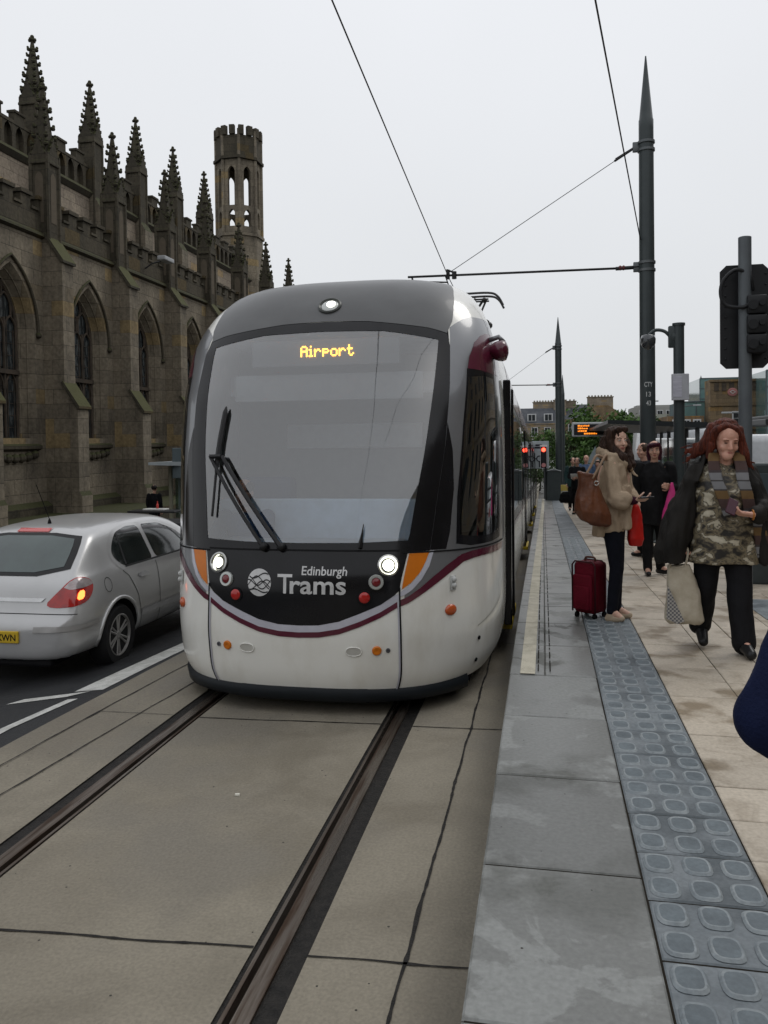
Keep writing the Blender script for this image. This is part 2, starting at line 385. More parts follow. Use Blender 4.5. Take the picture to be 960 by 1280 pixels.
m_asph = wet('asphalt', (.014,.015,.017), (.022,.023,.025), 1.5, .5, .7, .6, 120)
m_kerb = wet('kerb_stone', (.10,.095,.085), (.17,.16,.14), 3, .5, .8, .4, 60)
m_slab = wet('platform_slab_grey', (.155,.159,.152), (.215,.222,.215), 2.3, .34, .6, .10, 50, island=.10, c3=(.105,.108,.10), s3=1.7, lo=.53, hi=.56, spk=11)
m_tact = wet('tactile_grey', (.125,.145,.158), (.175,.195,.208), 5, .4, .7, .2, 60, island=.08, c3=(.085,.10,.11), s3=2.5)
m_tactr = wet('tactile_rim', (.235,.26,.27), (.175,.20,.215), 8, .5, .7, .2, 60)
m_beige = wet('beige_paver', (.44,.385,.31), (.35,.30,.235), 3.5, .55, .45, .12, 60, island=.10, c3=(.22,.175,.12), s3=2.6, lo=.5, hi=.60)
m_joint = mat('joint_dark', (.018,.015,.011), .9, spec=.1)
m_white = wet('road_white', (.60,.60,.57), (.44,.44,.41), 7, .5, .7, .3, 90)
m_cream = wet('cream_line', (.46,.43,.34), (.36,.335,.265), 5, .5, .7, .2, 90, island=.06)
m_steel = mat('rail_steel', (.20,.175,.15), .27, .8, col2=(.06,.038,.026), nscale=3, nstretch=(8,.4,1), rough2=.55, lo=.4, hi=.62)
m_rust = mat('rail_groove', (.022,.015,.011), .6, .2)

mb = MB(); xs = [-1500,-400,-60,-20,-12.5,-8,-4.6,-3.5,0,6,20,60,400,1500]
mb.grid([[(x, y, g(x, y)-.10) for x in xs] for y in YB+[2500]])
struct(mb.build('ground', wet('far_ground', (.06,.06,.055), (.09,.088,.08), .3)))
mb = MB(); sheet(mb, -12.6, lambda Y: lerp(Y, [0,3.9,6,9], [-3.6,-3.57,-3.46,-3.38]), -20, 300); struct(mb.build('road', m_asph))
mb = MB(); sheet(mb, 3.05, 14, -10, 300, .02, flat=1); struct(mb.build('side_road', m_asph))
# pavement in front of the church with its kerb
mb = MB(); sheet(mb, -17.5, -12.6, -20, 120, .12, skirt=.25); struct(mb.build('pavement', wet('church_pavement', (.15,.145,.13), (.2,.19,.17), 2)))

# concrete trackbed, cut around two grooved rails
RXL, RXR = -2.56, -1.035
def tb(Y): return lerp(Y, [0,3.9,6,9], [-3.6,-3.57,-3.46,-3.38])
mb = MB()
sheet(mb, tb, RXL-.12, -12, 130, .012); sheet(mb, RXL+.09, RXR-.10, -12, 130, .012); sheet(mb, RXR+.125, -.245, -12, 130, .012)
mb.mi = 1
def crack(pts, w=.0085, dz=.016, jit=.012, step=.04):
    """a wandering tar filled joint"""
    P = []
    for i in range(len(pts)-1):
        a = Vector(pts[i]); b = Vector(pts[i+1]); k = max(1, int((b-a).length/step))
        P += [a.lerp(b, t/k) for t in range(k)]
    P.append(Vector(pts[-1])); rows = []
    for i, p in enumerate(P):
        d = (P[min(i+1,len(P)-1)]-P[max(i-1,0)]).normalized(); nrm = Vector((-d.y, d.x))
        q = p + nrm*(noise.noise(Vector((p.x*3, p.y*3, 1)))*jit*.9)
        ww = w*(.45+.8*abs(noise.noise(Vector((p.x*13, p.y*13, 4))))+ max(0, noise.noise(Vector((p.x*3.2, p.y*3.2, 9)))-.35)*1.2)
        a, b = q-nrm*ww, q+nrm*ww
        rows.append([(a.x, a.y, g(a.x,a.y)+dz), (b.x, b.y, g(b.x,b.y)+dz)])
    mb.grid(rows)
crack([(-3.42,2.4),(-3.33,4.35),(-3.19,6.69),(-3.1,12)]); crack([(-3.12,2.2),(-3.05,3.98),(-2.88,6.14),(-2.8,12)])
crack([(-.56,-1),(-.54,1.5),(-.535,2.69),(-.49,7.1),(-.47,16)], .0105)
for y in (-2.2, .35, 2.9, 5.42, 7.95, 10.5, 13):
    crack([(RXL+.09,y-.05),(-2.21,y-.04),(RXR-.10,y+.03)], .009); crack([(RXR+.125,y+.02),(-.27,y+.06)], .008)
    crack([(-3.25,y-.04),(RXL-.12,y-.03)], .005, jit=.004)
struct(mb.build('tramway_slab', [m_conc, m_tar]))
for RX, inner in ((RXL, 1), (RXR, -1)):
    mb = MB()
    a, b = (-.12, .09) if inner > 0 else (-.11, .15)
    sheet(mb, RX+a, RX-.035 if inner > 0 else RX-.07, -12, 130, .004); sheet(mb, RX+(.07 if inner > 0 else .035), RX+b, -12, 130, .004)
    mb.mi = 1
    if inner > 0: parts = [(-.035,.033,.018),(.062,.078,.014)]; gr = (.033,.062)
    else: parts = [(-.033,.035,.018),(-.078,-.062,.014)]; gr = (-.062,-.033)
    for p0, p1, z in parts: sheet(mb, RX+p0, RX+p1, -12, 130, z, skirt=.05)
    mb.mi = 2; sheet(mb, RX+gr[0], RX+gr[1], -12, 130, -.03)
    struct(mb.build('rail', [m_tar, m_steel, m_rust]))

# platform: near slabs, joints between them, kerb line
PZ = .42
mb = MB(); sheet(mb, -.225, 3.04, -6, 34, PZ-.006, skirt=.6); struct(mb.build('platform', m_joint))
def pslab(mb, x0, x1, y0, y1, z=PZ, gap=.004, b=.007, th=.03, jz=.0018, gy=None):
    dz = random.uniform(-jz, jz)
    def zz(x, y): return -dropl(y)+z+dz
    X0, X1, Y0, Y1 = x0+gap, x1-gap, y0+(gy or gap*1.6), y1-(gy or gap*1.6)
    o = [(X0,Y0),(X1,Y0),(X1,Y1),(X0,Y1)]; i = [(X0+b,Y0+b),(X1-b,Y0+b),(X1-b,Y1-b),(X0+b,Y1-b)]
    vs = [(x,y,zz(x,y)-th) for x,y in o]+[(x,y,zz(x,y)-b*.8) for x,y in o]+[(x,y,zz(x,y)) for x,y in i]
    mb.add(vs, [(8,9,10,11)]+[(k,(k+1)%4,4+(k+1)%4,4+k) for k in range(4)]+[(4+k,4+(k+1)%4,8+(k+1)%4,8+k) for k in range(4)])
mb = MB(); y = 2.14-.82*5
kk = 0
while y < 33.9:
    if y < 5.3: pslab(mb, -.235, .338, y, y+.82, gap=.0025, b=.008, th=.12, gy=.0035)
    else:
        pslab(mb, -.235, .0, y, y+.82, gap=.0015, b=.006, th=.12, jz=.0006, gy=.003); pslab(mb, .0, .338, y, y+.82, gap=.0015, jz=.0006, gy=.003)
    y += .82
struct(mb.build('platform_edge_slabs', m_slab))
mb = MB(); yy = 5.42
while yy < 33.7: lx_ = lambda Y: lerp(Y, [5.4,34], [-.165,-.06]); sheet(mb, lx_, lambda Y: lx_(Y)+.10, yy+.003, yy+.817, PZ+.006, flat=1); yy += .82
struct(mb.build('platform_line', m_cream))
mb = MB()
for xx_ in (-.045, .035):
    yy = 5.5
    while yy < 26:
        l_ = random.uniform(.05,.3); sheet(mb, xx_-.004, xx_+.004, yy, yy+l_, PZ+.0045, flat=1); yy += l_+random.uniform(.03,.1)
struct(mb.build('line_scoring', m_joint))
# tactile paving with lozenge blisters
mb = MB(); y = 5.10-.325*20
def loz(cx, cy, z, ax, ay, h, n=20):
    vs = []; 
    for (k, hh) in ((1.0, 0), (.86, h), (.74, h*.85), (0, h*.7)):
        if k: vs += [(cx+ax*k*math.copysign(abs(math.cos(t))**.62, math.cos(t)), cy+ay*k*math.copysign(abs(math.sin(t))**.62, math.sin(t)), z+hh) for t in [2*math.pi*j/n for j in range(n)]]
    mb.mi = 1; o = len(mb.v)
    mb.v += [Vector(v) for v in vs]
    for r_ in range(2):
        for j in range(n): mb.f.append((o+r_*n+j, o+r_*n+(j+1)%n, o+(r_+1)*n+(j+1)%n, o+(r_+1)*n+j)); mb.m.append(1)
    mb.f.append(tuple(o+2*n+j for j in range(n))); mb.m.append(2); mb.mi = 0
while y < 33.9:
    pslab(mb, .338, .748, y, y+.325, gap=.0025, gy=.003)
    if y < 16:
        for i in range(3):
            for j in range(2):
                cx = .338+.41*(i+.5)/3; cy = y+.325*(j+.5)/2; loz(cx, cy, -dropl(cy)+PZ+.0005, .053, .066, .007)
    y += .325
struct(mb.build('tactile_paving', [m_tact, m_tactr, wet('tactile_stud', (.085,.105,.118), (.125,.15,.165), 7, .4, .7, .2, 60)]))
mb = MB(); y = 5.10-.325*20; XE = [.748,1.15,1.45,1.85,2.25,2.65,3.04]
while y < 33.9:
    for i in range(len(XE)-1):
        pslab(mb, XE[i], XE[i+1], y, y+.325, gap=.0025, b=.004, gy=.003)
    y += .325
struct(mb.build('beige_pavers', m_beige))
# ironwork set in the paving by the signal pole
mb = MB(); sheet(mb, 1.92, 2.3, 7.5, 8.6, PZ+.005, flat=1); struct(mb.build('slate_paving_band', m_tact))
# painted lines of the road
mb = MB()
def quad(ps, dz=.005): mb.add([(x, y, g(x,y)+dz) for x, y in ps], [tuple(range(len(ps)))])
for a, b in (((-3.76,5.93),(-3.53,6.0)),): pass
def line(x0, y0, x1, y1, w0, w1):
    k = max(2, int(abs(y1-y0)/.25)); rows = []
    for i in range(k+1):
        t = i/k; X = x0+(x1-x0)*t; Y = y0+(y1-y0)*t; W = w0+(w1-w0)*t
        rows.append([(X, Y, g(X,Y)+.005), (X+W*.5, Y, g(X+W*.5,Y)+.005), (X+W, Y, g(X+W,Y)+.005)])
    mb.grid(rows)
line(-3.82, 5.92, -3.66, 7.6, .26, .2); line(-3.66, 7.6, -3.6, 40, .2, .15)
line(-3.88, 1.5, -3.86, 5.05, .09, .09); line(-3.86, 5.05, -3.74, 5.70, .09, .09)
quad([(-4.28,5.68),(-3.80,5.78),(-3.66,5.90),(-4.20,5.80)])
struct(mb.build('road_markings', m_white))
# cigarette end and pebble litter on the slab
tag(MB().tube([(-.33,2.60,.018),(-.30,2.615,.018)], .0045, 8).build('cigarette_end', mat('filter', (.55,.25,.08), .8)), 'orange cigarette end lying on concrete beside the platform edge', 'litter')
tag(MB().tube([(-1.72,4.2,.018),(-1.695,4.205,.018)], .009, 8).build('cigarette_end', mat('litter_white', (.7,.68,.6), .8)), 'pale scrap of litter lying between the tram rails', 'litter')
# ------------------------------------------------------------------ the church
m_st = stone_mat('church_stone', (.25,.213,.157), (.165,.142,.107), (.082,.07,.052), bw=1.15, bh=.48, soot_amt=.72)
m_st2 = stone_mat('church_stone_light', (.30,.25,.19), (.22,.18,.14), (.08,.068,.055), soot_amt=.45)
m_dk = stone_mat('church_stone_sooty', (.085,.072,.05), (.055,.048,.034), (.028,.025,.02), soot=(.022,.021,.016), bh=.5, mossz=-.12)
m_tr = mat('tracery_stone', (.085,.065,.048), .85, col2=(.04,.034,.027), nscale=3)
m_lead = mat('leaded_glass', (.02,.024,.026), .25, col2=(.085,.095,.095), nscale=6, nstretch=(1,1.6,.35), bump=.5, bscale=10, lo=.45, hi=.6)
m_roof = mat('slate_roof', (.07,.075,.08), .6, col2=(.045,.05,.052), nscale=3)
CX_ = -16.0; PIT = 4.3; YB0 = 23.78
church = thing('church', 'dark sandstone gothic church with crocketed pinnacles, pointed windows and mossy buttresses', 'church', (CX_, YB0, -.15))
def arch(a, zs, zb, n=12, rise=None):
    """pointed arch outline (y,z), counter clockwise from bottom left"""
    R_ = 2*a if rise is None else (a*a+rise*rise)/(2*a)
    o = [(-a, zb)]; 
    tmax = math.asin(min(1, math.sqrt(max(0, R_*R_-(R_-a)**2))/R_))
    rgt = [((a-R_)+R_*math.cos(t), zs+R_*math.sin(t)) for t in [tmax*i/n for i in range(n+1)]]
    lft = [(-y, z) for y, z in rgt[::-1][1:]]
    return [(a, zb)]+rgt+lft+[(-a, zb)]
def ring(mb, pa, xa, pb, xb):
    k = len(pa); mb.add([(xa, y, z) for y, z in pa]+[(xb, y, z) for y, z in pb], [(i, i+1, k+i+1, k+i) for i in range(k-1)])
ZB, ZT = -.3, 8.75; SP = 5.70; SL_ = 2.25
hole = arch(1.14, SP, SL_)
# one wall bay, local y about the bay centre, x about the wall face
V, F = fill2d([(-PIT/2, ZB),(PIT/2, ZB),(PIT/2, ZT),(-PIT/2, ZT)], [hole], .6)
wb = MB(); wb.add([(0, y, z) for y, z in V], F)
o1 = arch(1.14, SP, SL_)
a2 = arch(1.12, SP, SL_); ring(wb, o1, 0, a2, -.04); a2b = arch(1.05, SP, SL_); ring(wb, a2, -.04, a2b, -.20); a2c = arch(1.03, SP, SL_); ring(wb, a2b, -.20, a2c, -.20); ring(wb, a2c, -.20, a2c, -.25)
a3 = arch(.96, SP, SL_); ring(wb, a2c, -.25, a3, -.42); a4 = arch(.92, SP, SL_); ring(wb, a3, -.42, a4, -.42); ring(wb, a4, -.42, a4, -.62)
def place(me_o, x, y, z, parent, name=None):
    o = me_o.copy(); col.objects.link(o); o.parent = parent; o.location = (x, y, z)
    if name: o.name = name
    return o
def L_(mb, name, mats, smooth=False, angle=None): # build at church local
    o = mb.build(name, mats, None, smooth, angle=angle); return o
bay0 = L_(wb, 'wall', m_st)
# window with mullions and tracery, hood mould and sill
win = MB(); win.add([(-.55, y, z) for y, z in arch(.94, SP, SL_-.1)], [tuple(range(len(arch(.94, SP, SL_-.1))))]); win0 = L_(win, 'window', m_lead)
tr = MB()
tr.tube([(-.5, -.31, SL_), (-.5, -.31, SP+.35)], .045, 6); tr.tube([(-.5, .31, SL_), (-.5, .31, SP+.35)], .045, 6)
tr.box(-.56, -.42, -.94, .94, 4.28, 4.42)
for c in (-.62, 0, .62):
    tr.tube([(-.5, c+y, z) for y, z in arch(.30, SP-.1, SP-.15, 6)], .035, 6); tr.tube([(-.5, c+y*.9, z) for y, z in arch(.28, 3.85, 3.8, 5)], .03, 5)
for c in (-.36, .36): tr.tube([(-.5, c+y, z) for y, z in arch(.30, SP+.62, SP+.42, 6)], .035, 6)
tr.tube([(-.5, .24*math.cos(t), SP+1.22+.3*math.sin(t)) for t in [i*math.pi/6 for i in range(13)]], .035, 6)
tr.tube([(-.5, y, z) for y, z in [(0, SP+.35),(0, SP+.95)]], .035, 6)
tr.tube([(-.5, y, z) for y, z in arch(.90, SP, SL_)], .05, 6)
for c in (-.78,-.47,-.155,.155,.47,.78): tr.tube([(-.52, c, SL_), (-.52, c, SP-.1+(.9 if abs(c) < .3 else .5 if abs(c) < .6 else .1))], .014, 5)
for k in range(9): tr.tube([(-.53, -.9, SL_+.35+k*.38), (-.53, .9, SL_+.35+k*.38)], .009, 4)
tr0 = L_(tr, 'tracery', m_tr)
hd = MB(); hp = arch(1.27, SP, SP-.1, 16); hd.tube([(.05, y, z) for y, z in hp], .048, 8)
hd.sph((.06, -1.27, SP-.14), .10, 8); hd.sph((.06, 1.27, SP-.14), .10, 8); hood0 = L_(hd, 'hood_mould', m_dk, True, 50)
si = MB(); si.add([(-.5,-1.2,SL_+.02),(-.5,1.2,SL_+.02),(.14,1.24,SL_-.24),(.14,-1.24,SL_-.24),(.14,-1.24,SL_-.34),(.14,1.24,SL_-.34),(.0,1.2,SL_-.42),(.0,-1.2,SL_-.42)],
    [(0,1,2,3),(3,2,5,4),(4,5,6,7),(0,3,4,7),(1,6,5,2)])
for i in range(7): si.sph((.03, -.95+i*.32, SL_-.52-.12*math.cos((i-3)*.5)), (.12,.17,.15), 8)
sill0 = L_(si, 'sill', m_dk)
# buttress with two weathered offsets, pinnacle above
bt = MB()
h = .31
def sidepoly(mb, pts, y0, y1):
    n = len(pts); mb.add([(x, y0, z) for x, z in pts]+[(x, y1, z) for x, z in pts], [tuple(range(n))[::-1], tuple(range(n,2*n))]+[(i,(i+1)%n,n+(i+1)%n,n+i) for i in range(n)])
sidepoly(bt, [(-.1,-.3),(1.28,-.3),(1.28,.35),(1.18,.5),(1.18,3.30),(.72,3.95),(.72,8.05),(.2,8.78),(-.1,8.78)], -h, h)
bt0 = L_(bt, 'buttress', m_st)
bc = MB(); sidepoly(bc, [(1.26,3.20),(1.26,3.28),(.68,4.12),(.62,4.05),(1.16,3.20)], -h-.05, h+.05); bd0 = L_(bc, 'weathering_cap', m_st); bc = MB(); sidepoly(bc, [(.80,7.95),(.80,8.03),(.16,8.95),(.1,8.85),(.70,7.95)], -h-.05, h+.05)
bd0.data.materials.clear(); bc0 = L_(bc, 'weathering_cap', stone_mat('mossy_cap', (.085,.075,.05), (.06,.054,.038), (.04,.036,.025), moss=(.066,.066,.026), mossz=.0))
bd0.data.materials.append(MATS['mossy_cap'])
def pinnacle(sw, z0, zg, zt, crock=6):
    """square shaft, gablets on four sides, crocketed spirelet and finial, about x=y=0"""
    p = MB(); s = sw/2
    p.bbox(-s, s, -s, s, z0, zg, .04); 
    for sx in (-1,1):
        for sy in (-1,1): p.tube([(sx*s,sy*s,z0),(sx*s,sy*s,zg+.25)], .07, 6)
    gh = sw*1.35; p.bbox(-s*1.22, s*1.22, -s*1.22, s*1.22, zg-.1, zg+.03, .03)
    for k in range(4):
        Mx = Matrix.Rotation(k*math.pi/2, 4, 'Z')
        # recessed panel and steep gable
        p.add([Mx @ Vector(q) for q in [(-s*1.15,-s*1.16,zg),(s*1.15,-s*1.16,zg),(0,-s*1.16,zg+gh),(-s*1.15,-s*.8,zg),(s*1.15,-s*.8,zg),(0,-s*.8,zg+gh)]], [(0,1,2),(5,4,3),(0,2,5,3),(1,4,5,2)])
        for t in (.25,.5,.75,1.0):
            for sg in (-1,1):
                q = Vector((sg*s*1.15*(1-t), -s*1.12, zg+gh*t+.05)); p.sph(Mx @ q, .075*sw, 6)
    b = s*.92; zt2 = zt-.45*sw
    p.add([(-b,-b,zg),(b,-b,zg),(b,b,zg),(-b,b,zg),(-.05,-.05,zt2),(.05,-.05,zt2),(.05,.05,zt2),(-.05,.05,zt2)], [(0,1,5,4),(1,2,6,5),(2,3,7,6),(3,0,4,7),(4,5,6,7)])
    for i in range(1, crock+1):
        t = i/(crock+1); z = zg+(zt2-zg)*(.12+.88*t); rr = b*(1-(.12+.88*t))+.05
        for k in range(4):
            a = math.pi/4+k*math.pi/2; j = random.uniform(.75,1.35); q = Vector((math.cos(a)*(rr*1.32+.03), math.sin(a)*(rr*1.32+.03), z+random.uniform(-.04,.04)))
            p.sph(q, (.13*sw*j,.13*sw*j,.10*sw*j), 6); p.sph(q+Vector((math.cos(a)*.05*sw, math.sin(a)*.05*sw, .11*sw*j)), .08*sw*j, 6)
    p.sph((0,0,zt2+.02), .10*sw, 8)
    for k in range(4):
        a = k*math.pi/2; p.sph((math.cos(a)*.17*sw, math.sin(a)*.17*sw, zt2+.16*sw), .105*sw, 6)
    p.sph((0,0,zt2+.16*sw), .15*sw, 8); p.sph((0,0,zt-.1*sw), .12*sw, 8)
    return p
pn0 = L_(pinnacle(.60, 8.7, 11.3, 13.95), 'pinnacle', m_dk)
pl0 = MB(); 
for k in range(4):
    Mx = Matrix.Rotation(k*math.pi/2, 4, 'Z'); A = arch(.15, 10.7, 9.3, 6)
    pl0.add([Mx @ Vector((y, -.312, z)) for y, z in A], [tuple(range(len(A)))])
pl0 = L_(pl0, 'panel', mat('pinnacle_panel_stone', (.11,.09,.065), .9))  # flat arched panels on the shaft, in a slightly paler brown stone
# aisle parapet: string course, plain wall, battlements with little caps
pp = MB(); sidepoly(pp, [(-.3,8.74),(.02,8.74),(.15,8.80),(.12,8.88),(-.02,8.98),(-.3,8.98)], -PIT/2, PIT/2)
pp0 = L_(pp, 'string_course', stone_mat('mossy_string', (.06,.052,.035), (.045,.04,.03), (.03,.027,.02), moss=(.045,.045,.02), mossz=-.05))
pw = MB(); pw.box(-.34, -.02, -PIT/2, PIT/2, 8.96, 9.62)
for i in range(5):
    c = -PIT/2+PIT*(i+.5)/5; pw.box(-.34, -.021, c-.24, c+.24, 9.62, 10.0); pw.box(-.40, .04, c-.29, c+.29, 10.0, 10.12); 
    d = c+PIT/10
    if i < 4: pw.box(-.40, .04, d-.20, d+.20, 9.62, 9.70)
pw0 = L_(pw, 'parapet', m_dk)
NB = 7
def put(o, x, y, z, par=church): 
    c = o.copy(); col.objects.link(c); c.parent = par; c.location = (x, y, z+.15); return c
for k in range(-3, NB-1):
    yc = PIT*(k+.5)
    yc += .22; put(bay0, 0, yc, 0)
    wn = put(win0, 0, yc, 0)
    for q in (tr0, hood0, sill0): c = q.copy(); col.objects.link(c); c.parent = wn
    put(pp0, 0, yc, 0); put(pw0, 0, yc, 0)
for k in range(-3, NB):
    y = PIT*k; b_ = put(bt0, 0, y, 0); 
    for q in (bc0, bd0): c = q.copy(); col.objects.link(c); c.parent = b_
    p_ = put(pn0, -.05, y, 0); c = pl0.copy(); col.objects.link(c); c.parent = p_
# end wall, lean to roof, clerestory
YE = PIT*(NB-1)
V, F = fill2d([(-6,-.3),(0,-.3),(0,9.1),(-6,11.2)], (), 3); e_ = MB(); e_.add([(x, YE+.02, z) for x, z in V], F); e_.box(-30, -5, YE, YE+.4, -.3, 15.0)
o = e_.build('end_wall', m_st, None); o.parent = church; o.location = (0,0,.15)
r_ = MB(); r_.add([(-.3,-14,9.3),(-.3,YE,9.3),(-4.8,YE,11.4),(-4.8,-14,11.4)], [(0,1,2,3)]); o = r_.build('aisle_roof', m_roof, None); o.parent = church; o.location = (0,0,.15)
CXN = -4.8; Y0N = 30.3-YB0; PN = 4.32
cw = MB(); cw.box(CXN-.5, CXN, -14, YE+6, 8.0, 13.75); o = cw.build('clerestory_wall', m_st2, None); o.parent = church; o.location = (0,0,.15)
cp = MB(); sidepoly(cp, [(-.4,13.6),(.05,13.6),(.22,13.8),(.05,14.0),(-.4,14.0)], -PN/2, PN/2); cps = L_(cp, 'string_course', MATS['mossy_string'])
cb = MB(); 
cells = 6
for i in range(cells+1):
    c = -PN/2+PN*i/cells; cb.box(-.28, -.02, c-.11, c+.11, 14.0, 15.05)
for i in range(cells):
    c = -PN/2+PN*(i+.5)/cells; hw = PN/cells/2
    A = arch(hw-.11, 14.62, 14.05, 5); 
    top = [(hw,15.05),(-hw,15.05)]
    cb.box(-.30, .0, c-hw, c+hw, 15.0, 15.14)
    for sg in (-1, 1): cb.add([(-.03, c+sg*y, z) for y, z in [(0,15.0),(hw-.10,15.0),(hw-.10,14.55),(hw*.45,14.85)]], [(0,1,2,3)])
    cb.add([(-.24, c-hw, 14.0),(-.24, c+hw, 14.0),(-.24, c+hw, 15.0),(-.24, c-hw, 15.0)], [(0,1,2,3)])
    if i % 2 == 0: cb.box(-.28, -.01, c-hw*.9, c+hw*.9, 15.14, 15.48); cb.box(-.34, .05, c-hw, c+hw, 15.48, 15.58)
cb0 = L_(cb, 'openwork_parapet', m_dk)
np0 = L_(pinnacle(.72, 12.2, 16.3, 19.25, 7), 'pinnacle', m_dk)
nb = MB(); nb.box(-.1, .55, -.4, .4, 8.5, 13.2); sidepoly(nb, [(-.1,13.2),(.55,13.2),(.1,13.95),(-.1,13.95)], -.4, .4); nb0 = L_(nb, 'nave_buttress', m_st)
for k in range(-4, 7):
    yc = Y0N+PN*(k-.5); 
    if yc < YE+5: put(cps, CXN, yc, 0); put(cb0, CXN, yc, 0)
for k in range(-2, 5):
    y = Y0N+PN*k; p_ = put(np0, CXN-.1, y, 0); put(nb0, CXN, y, 0)
r_ = MB(); r_.add([(CXN-.4,-14,14.2),(CXN-.4,YE,14.2),(CXN-6,YE,16.2),(CXN-6,-14,16.2)], [(0,1,2,3)]); o = r_.build('nave_roof', m_roof, None); o.parent = church; o.location = (0,0,.15)
# octagonal lantern turret
tx, ty = -21.85-CX_, 56.0-YB0
def octo(r, k=8, ph=math.pi/8): return [(r*math.cos(ph+2*math.pi*i/k), r*math.sin(ph+2*math.pi*i/k)) for i in range(k)]
tw = MB(); T = Matrix.Translation((tx, ty, 0))
tw.prism(octo(1.68), -.3, 17.0, T); tw.prism(octo(1.82), 17.0, 17.2, T)
tw0 = tw.build('turret', m_st, None); tw0.parent = church; tw0.location = (0,0,.15)
ln = MB(); rr = 1.60
P8 = octo(rr)
for i in range(8):
    a = P8[i]; b = P8[(i+1)%8]; mid = ((a[0]+b[0])/2, (a[1]+b[1])/2); d = Vector((b[0]-a[0], b[1]-a[1])); wd = d.length; d.normalize()
    H_ = [arch(.27, 21.55, 19.2, 6), arch(.27, 18.45, 17.7, 5)]
    nrm = Vector(mid).normalized()
    V, F = fill2d([(-wd/2,17.2),(wd/2,17.2),(wd/2,22.5),(-wd/2,22.5)], H_, .5)
    for off in (0, -.3): ln.add([(tx+mid[0]+d.x*u+nrm.x*off, ty+mid[1]+d.y*u+nrm.y*off, z) for u, z in V], F)
    for hh in H_:
        k = len(hh); ln.add([(tx+mid[0]+d.x*u+nrm.x*o_, ty+mid[1]+d.y*u+nrm.y*o_, z) for o_ in (0,-.3) for u, z in hh], [(j,(j+1)%k,k+(j+1)%k,k+j) for j in range(k)])
    ln.tube([(tx+a[0]*1.02, ty+a[1]*1.02, 17.2),(tx+a[0]*1.02, ty+a[1]*1.02, 24.6)], .12, 6)
o = ln.build('lantern', m_st, tw0, world=False); o.location = (0,0,0)
tp = MB(); tp.prism(octo(1.84), 22.5, 22.7, T); tp.prism(octo(1.70), 22.7, 24.2, T)
for i in range(16):
    a = 2*math.pi*i/16+.1; c_, s_ = math.cos(a), math.sin(a)
    Mx = Matrix.Translation((tx+c_*1.60, ty+s_*1.60, 0)) @ Matrix.Rotation(a, 4, 'Z'); tp.bm_ = None
    tp.add([Mx @ Vector(q) for q in [(x, y, z) for z in (24.2, 24.85) for y in (-.19,.19) for x in (-.16,.16)]], [(0,2,3,1),(4,5,7,6),(0,1,5,4),(2,6,7,3),(0,4,6,2),(1,3,7,5)])
o = tp.build('turret_parapet', m_dk, tw0, world=False)
for q in (bd0, bay0, win0, tr0, hood0, sill0, bt0, bc0, pn0, pl0, pp0, pw0, cps, cb0, np0, nb0): bpy.data.objects.remove(q)
# plinth in front of the wall
pq = MB(); sidepoly(pq, [(-.05,-1.6),(1.9,-1.6),(1.9,-.35),(1.8,-.22),(.22,-.20),(.22,.05),(.02,.2),(-.05,.2)], -13.0, YE); o = pq.build('plinth', m_dk, None); o.parent = church; o.location = (0,0,.15)
# floodlight on the church parapet
fl = thing('floodlight', 'small grey floodlight on a bracket above the church windows', 'floodlight', (-15.2, 30.4, 9.55))
b = MB(); b.bbox(-.06,.30,-.42,.42,-.08,.10,.04); b.build('lamp_head', mat('grey_lamp', (.35,.36,.37), .45), fl, world=False)
b = MB(); b.tube([(-.8,0,-.3),(-.5,0,-.12),(0,0,-.02)], .03, 6); b.build('bracket', mat('dark_metal', (.05,.052,.055), .5, .3), fl, world=False)
# ------------------------------------------------------------------ the tram
TX, TY = -1.74, 5.45; TSL = math.atan(.04)
tram = thing('tram', 'white tram with black front, grey roof and maroon stripe showing Airport', 'tram', (TX, TY, 0), (-TSL, 0, 0))
zs=[0.15,0.3,0.6,1.0,1.2,1.6,2.0,2.4,2.8,3.0,3.2,3.4,3.52,3.6,3.64]
v0=[.12,.05,.0,.0,.06,.16,.28,.42,.62,.76,.92,1.15,1.4,1.8,2.6]
Wd=[1.25,1.36,1.385,1.385,1.385,1.385,1.385,1.38,1.35,1.31,1.24,1.12,.98,.82,.45]
Ls=[1.8,1.95,2.0,2.0,1.94,1.8,1.6,1.4,1.18,1.08,1.0,.95,.9,.85,.8]
NNp=[3,3,3,3,3.1,3.3,3.6,3.8,4,4,3.8,3.4,3,3,3]
# smooth the tables with a monotone-ish resample
def smt(tab):
    zz = [.15+i*.02 for i in range(176)]; vals = [lerp(z, zs, tab) for z in zz]
    for _ in range(14): vals = [vals[0]]+[(vals[i-1]+2*vals[i]+vals[i+1])/4 for i in range(1,len(vals)-1)]+[vals[-1]]
    return zz, vals
ZZ, V0 = smt(v0); _, WW = smt(Wd); _, LL = smt(Ls); _, NP = smt(NNp)
def tl(z, tab):
    t = (z-.15)/.02; i = max(0, min(len(tab)-2, int(t))); f = max(0, min(1, t-i)); return tab[i]*(1-f)+tab[i+1]*f
TH = [i*math.pi/2/800 for i in range(801)]
_xx = [1.385*math.sin(t)**(2/3) for t in TH]; _vv = [2*(1-max(0,math.cos(t))**(2/3)) for t in TH]
ARC = [0]
for i in range(1, 801): ARC.append(ARC[-1]+math.hypot(_xx[i]-_xx[i-1], _vv[i]-_vv[i-1]))
SQ = ARC[-1]
import bisect
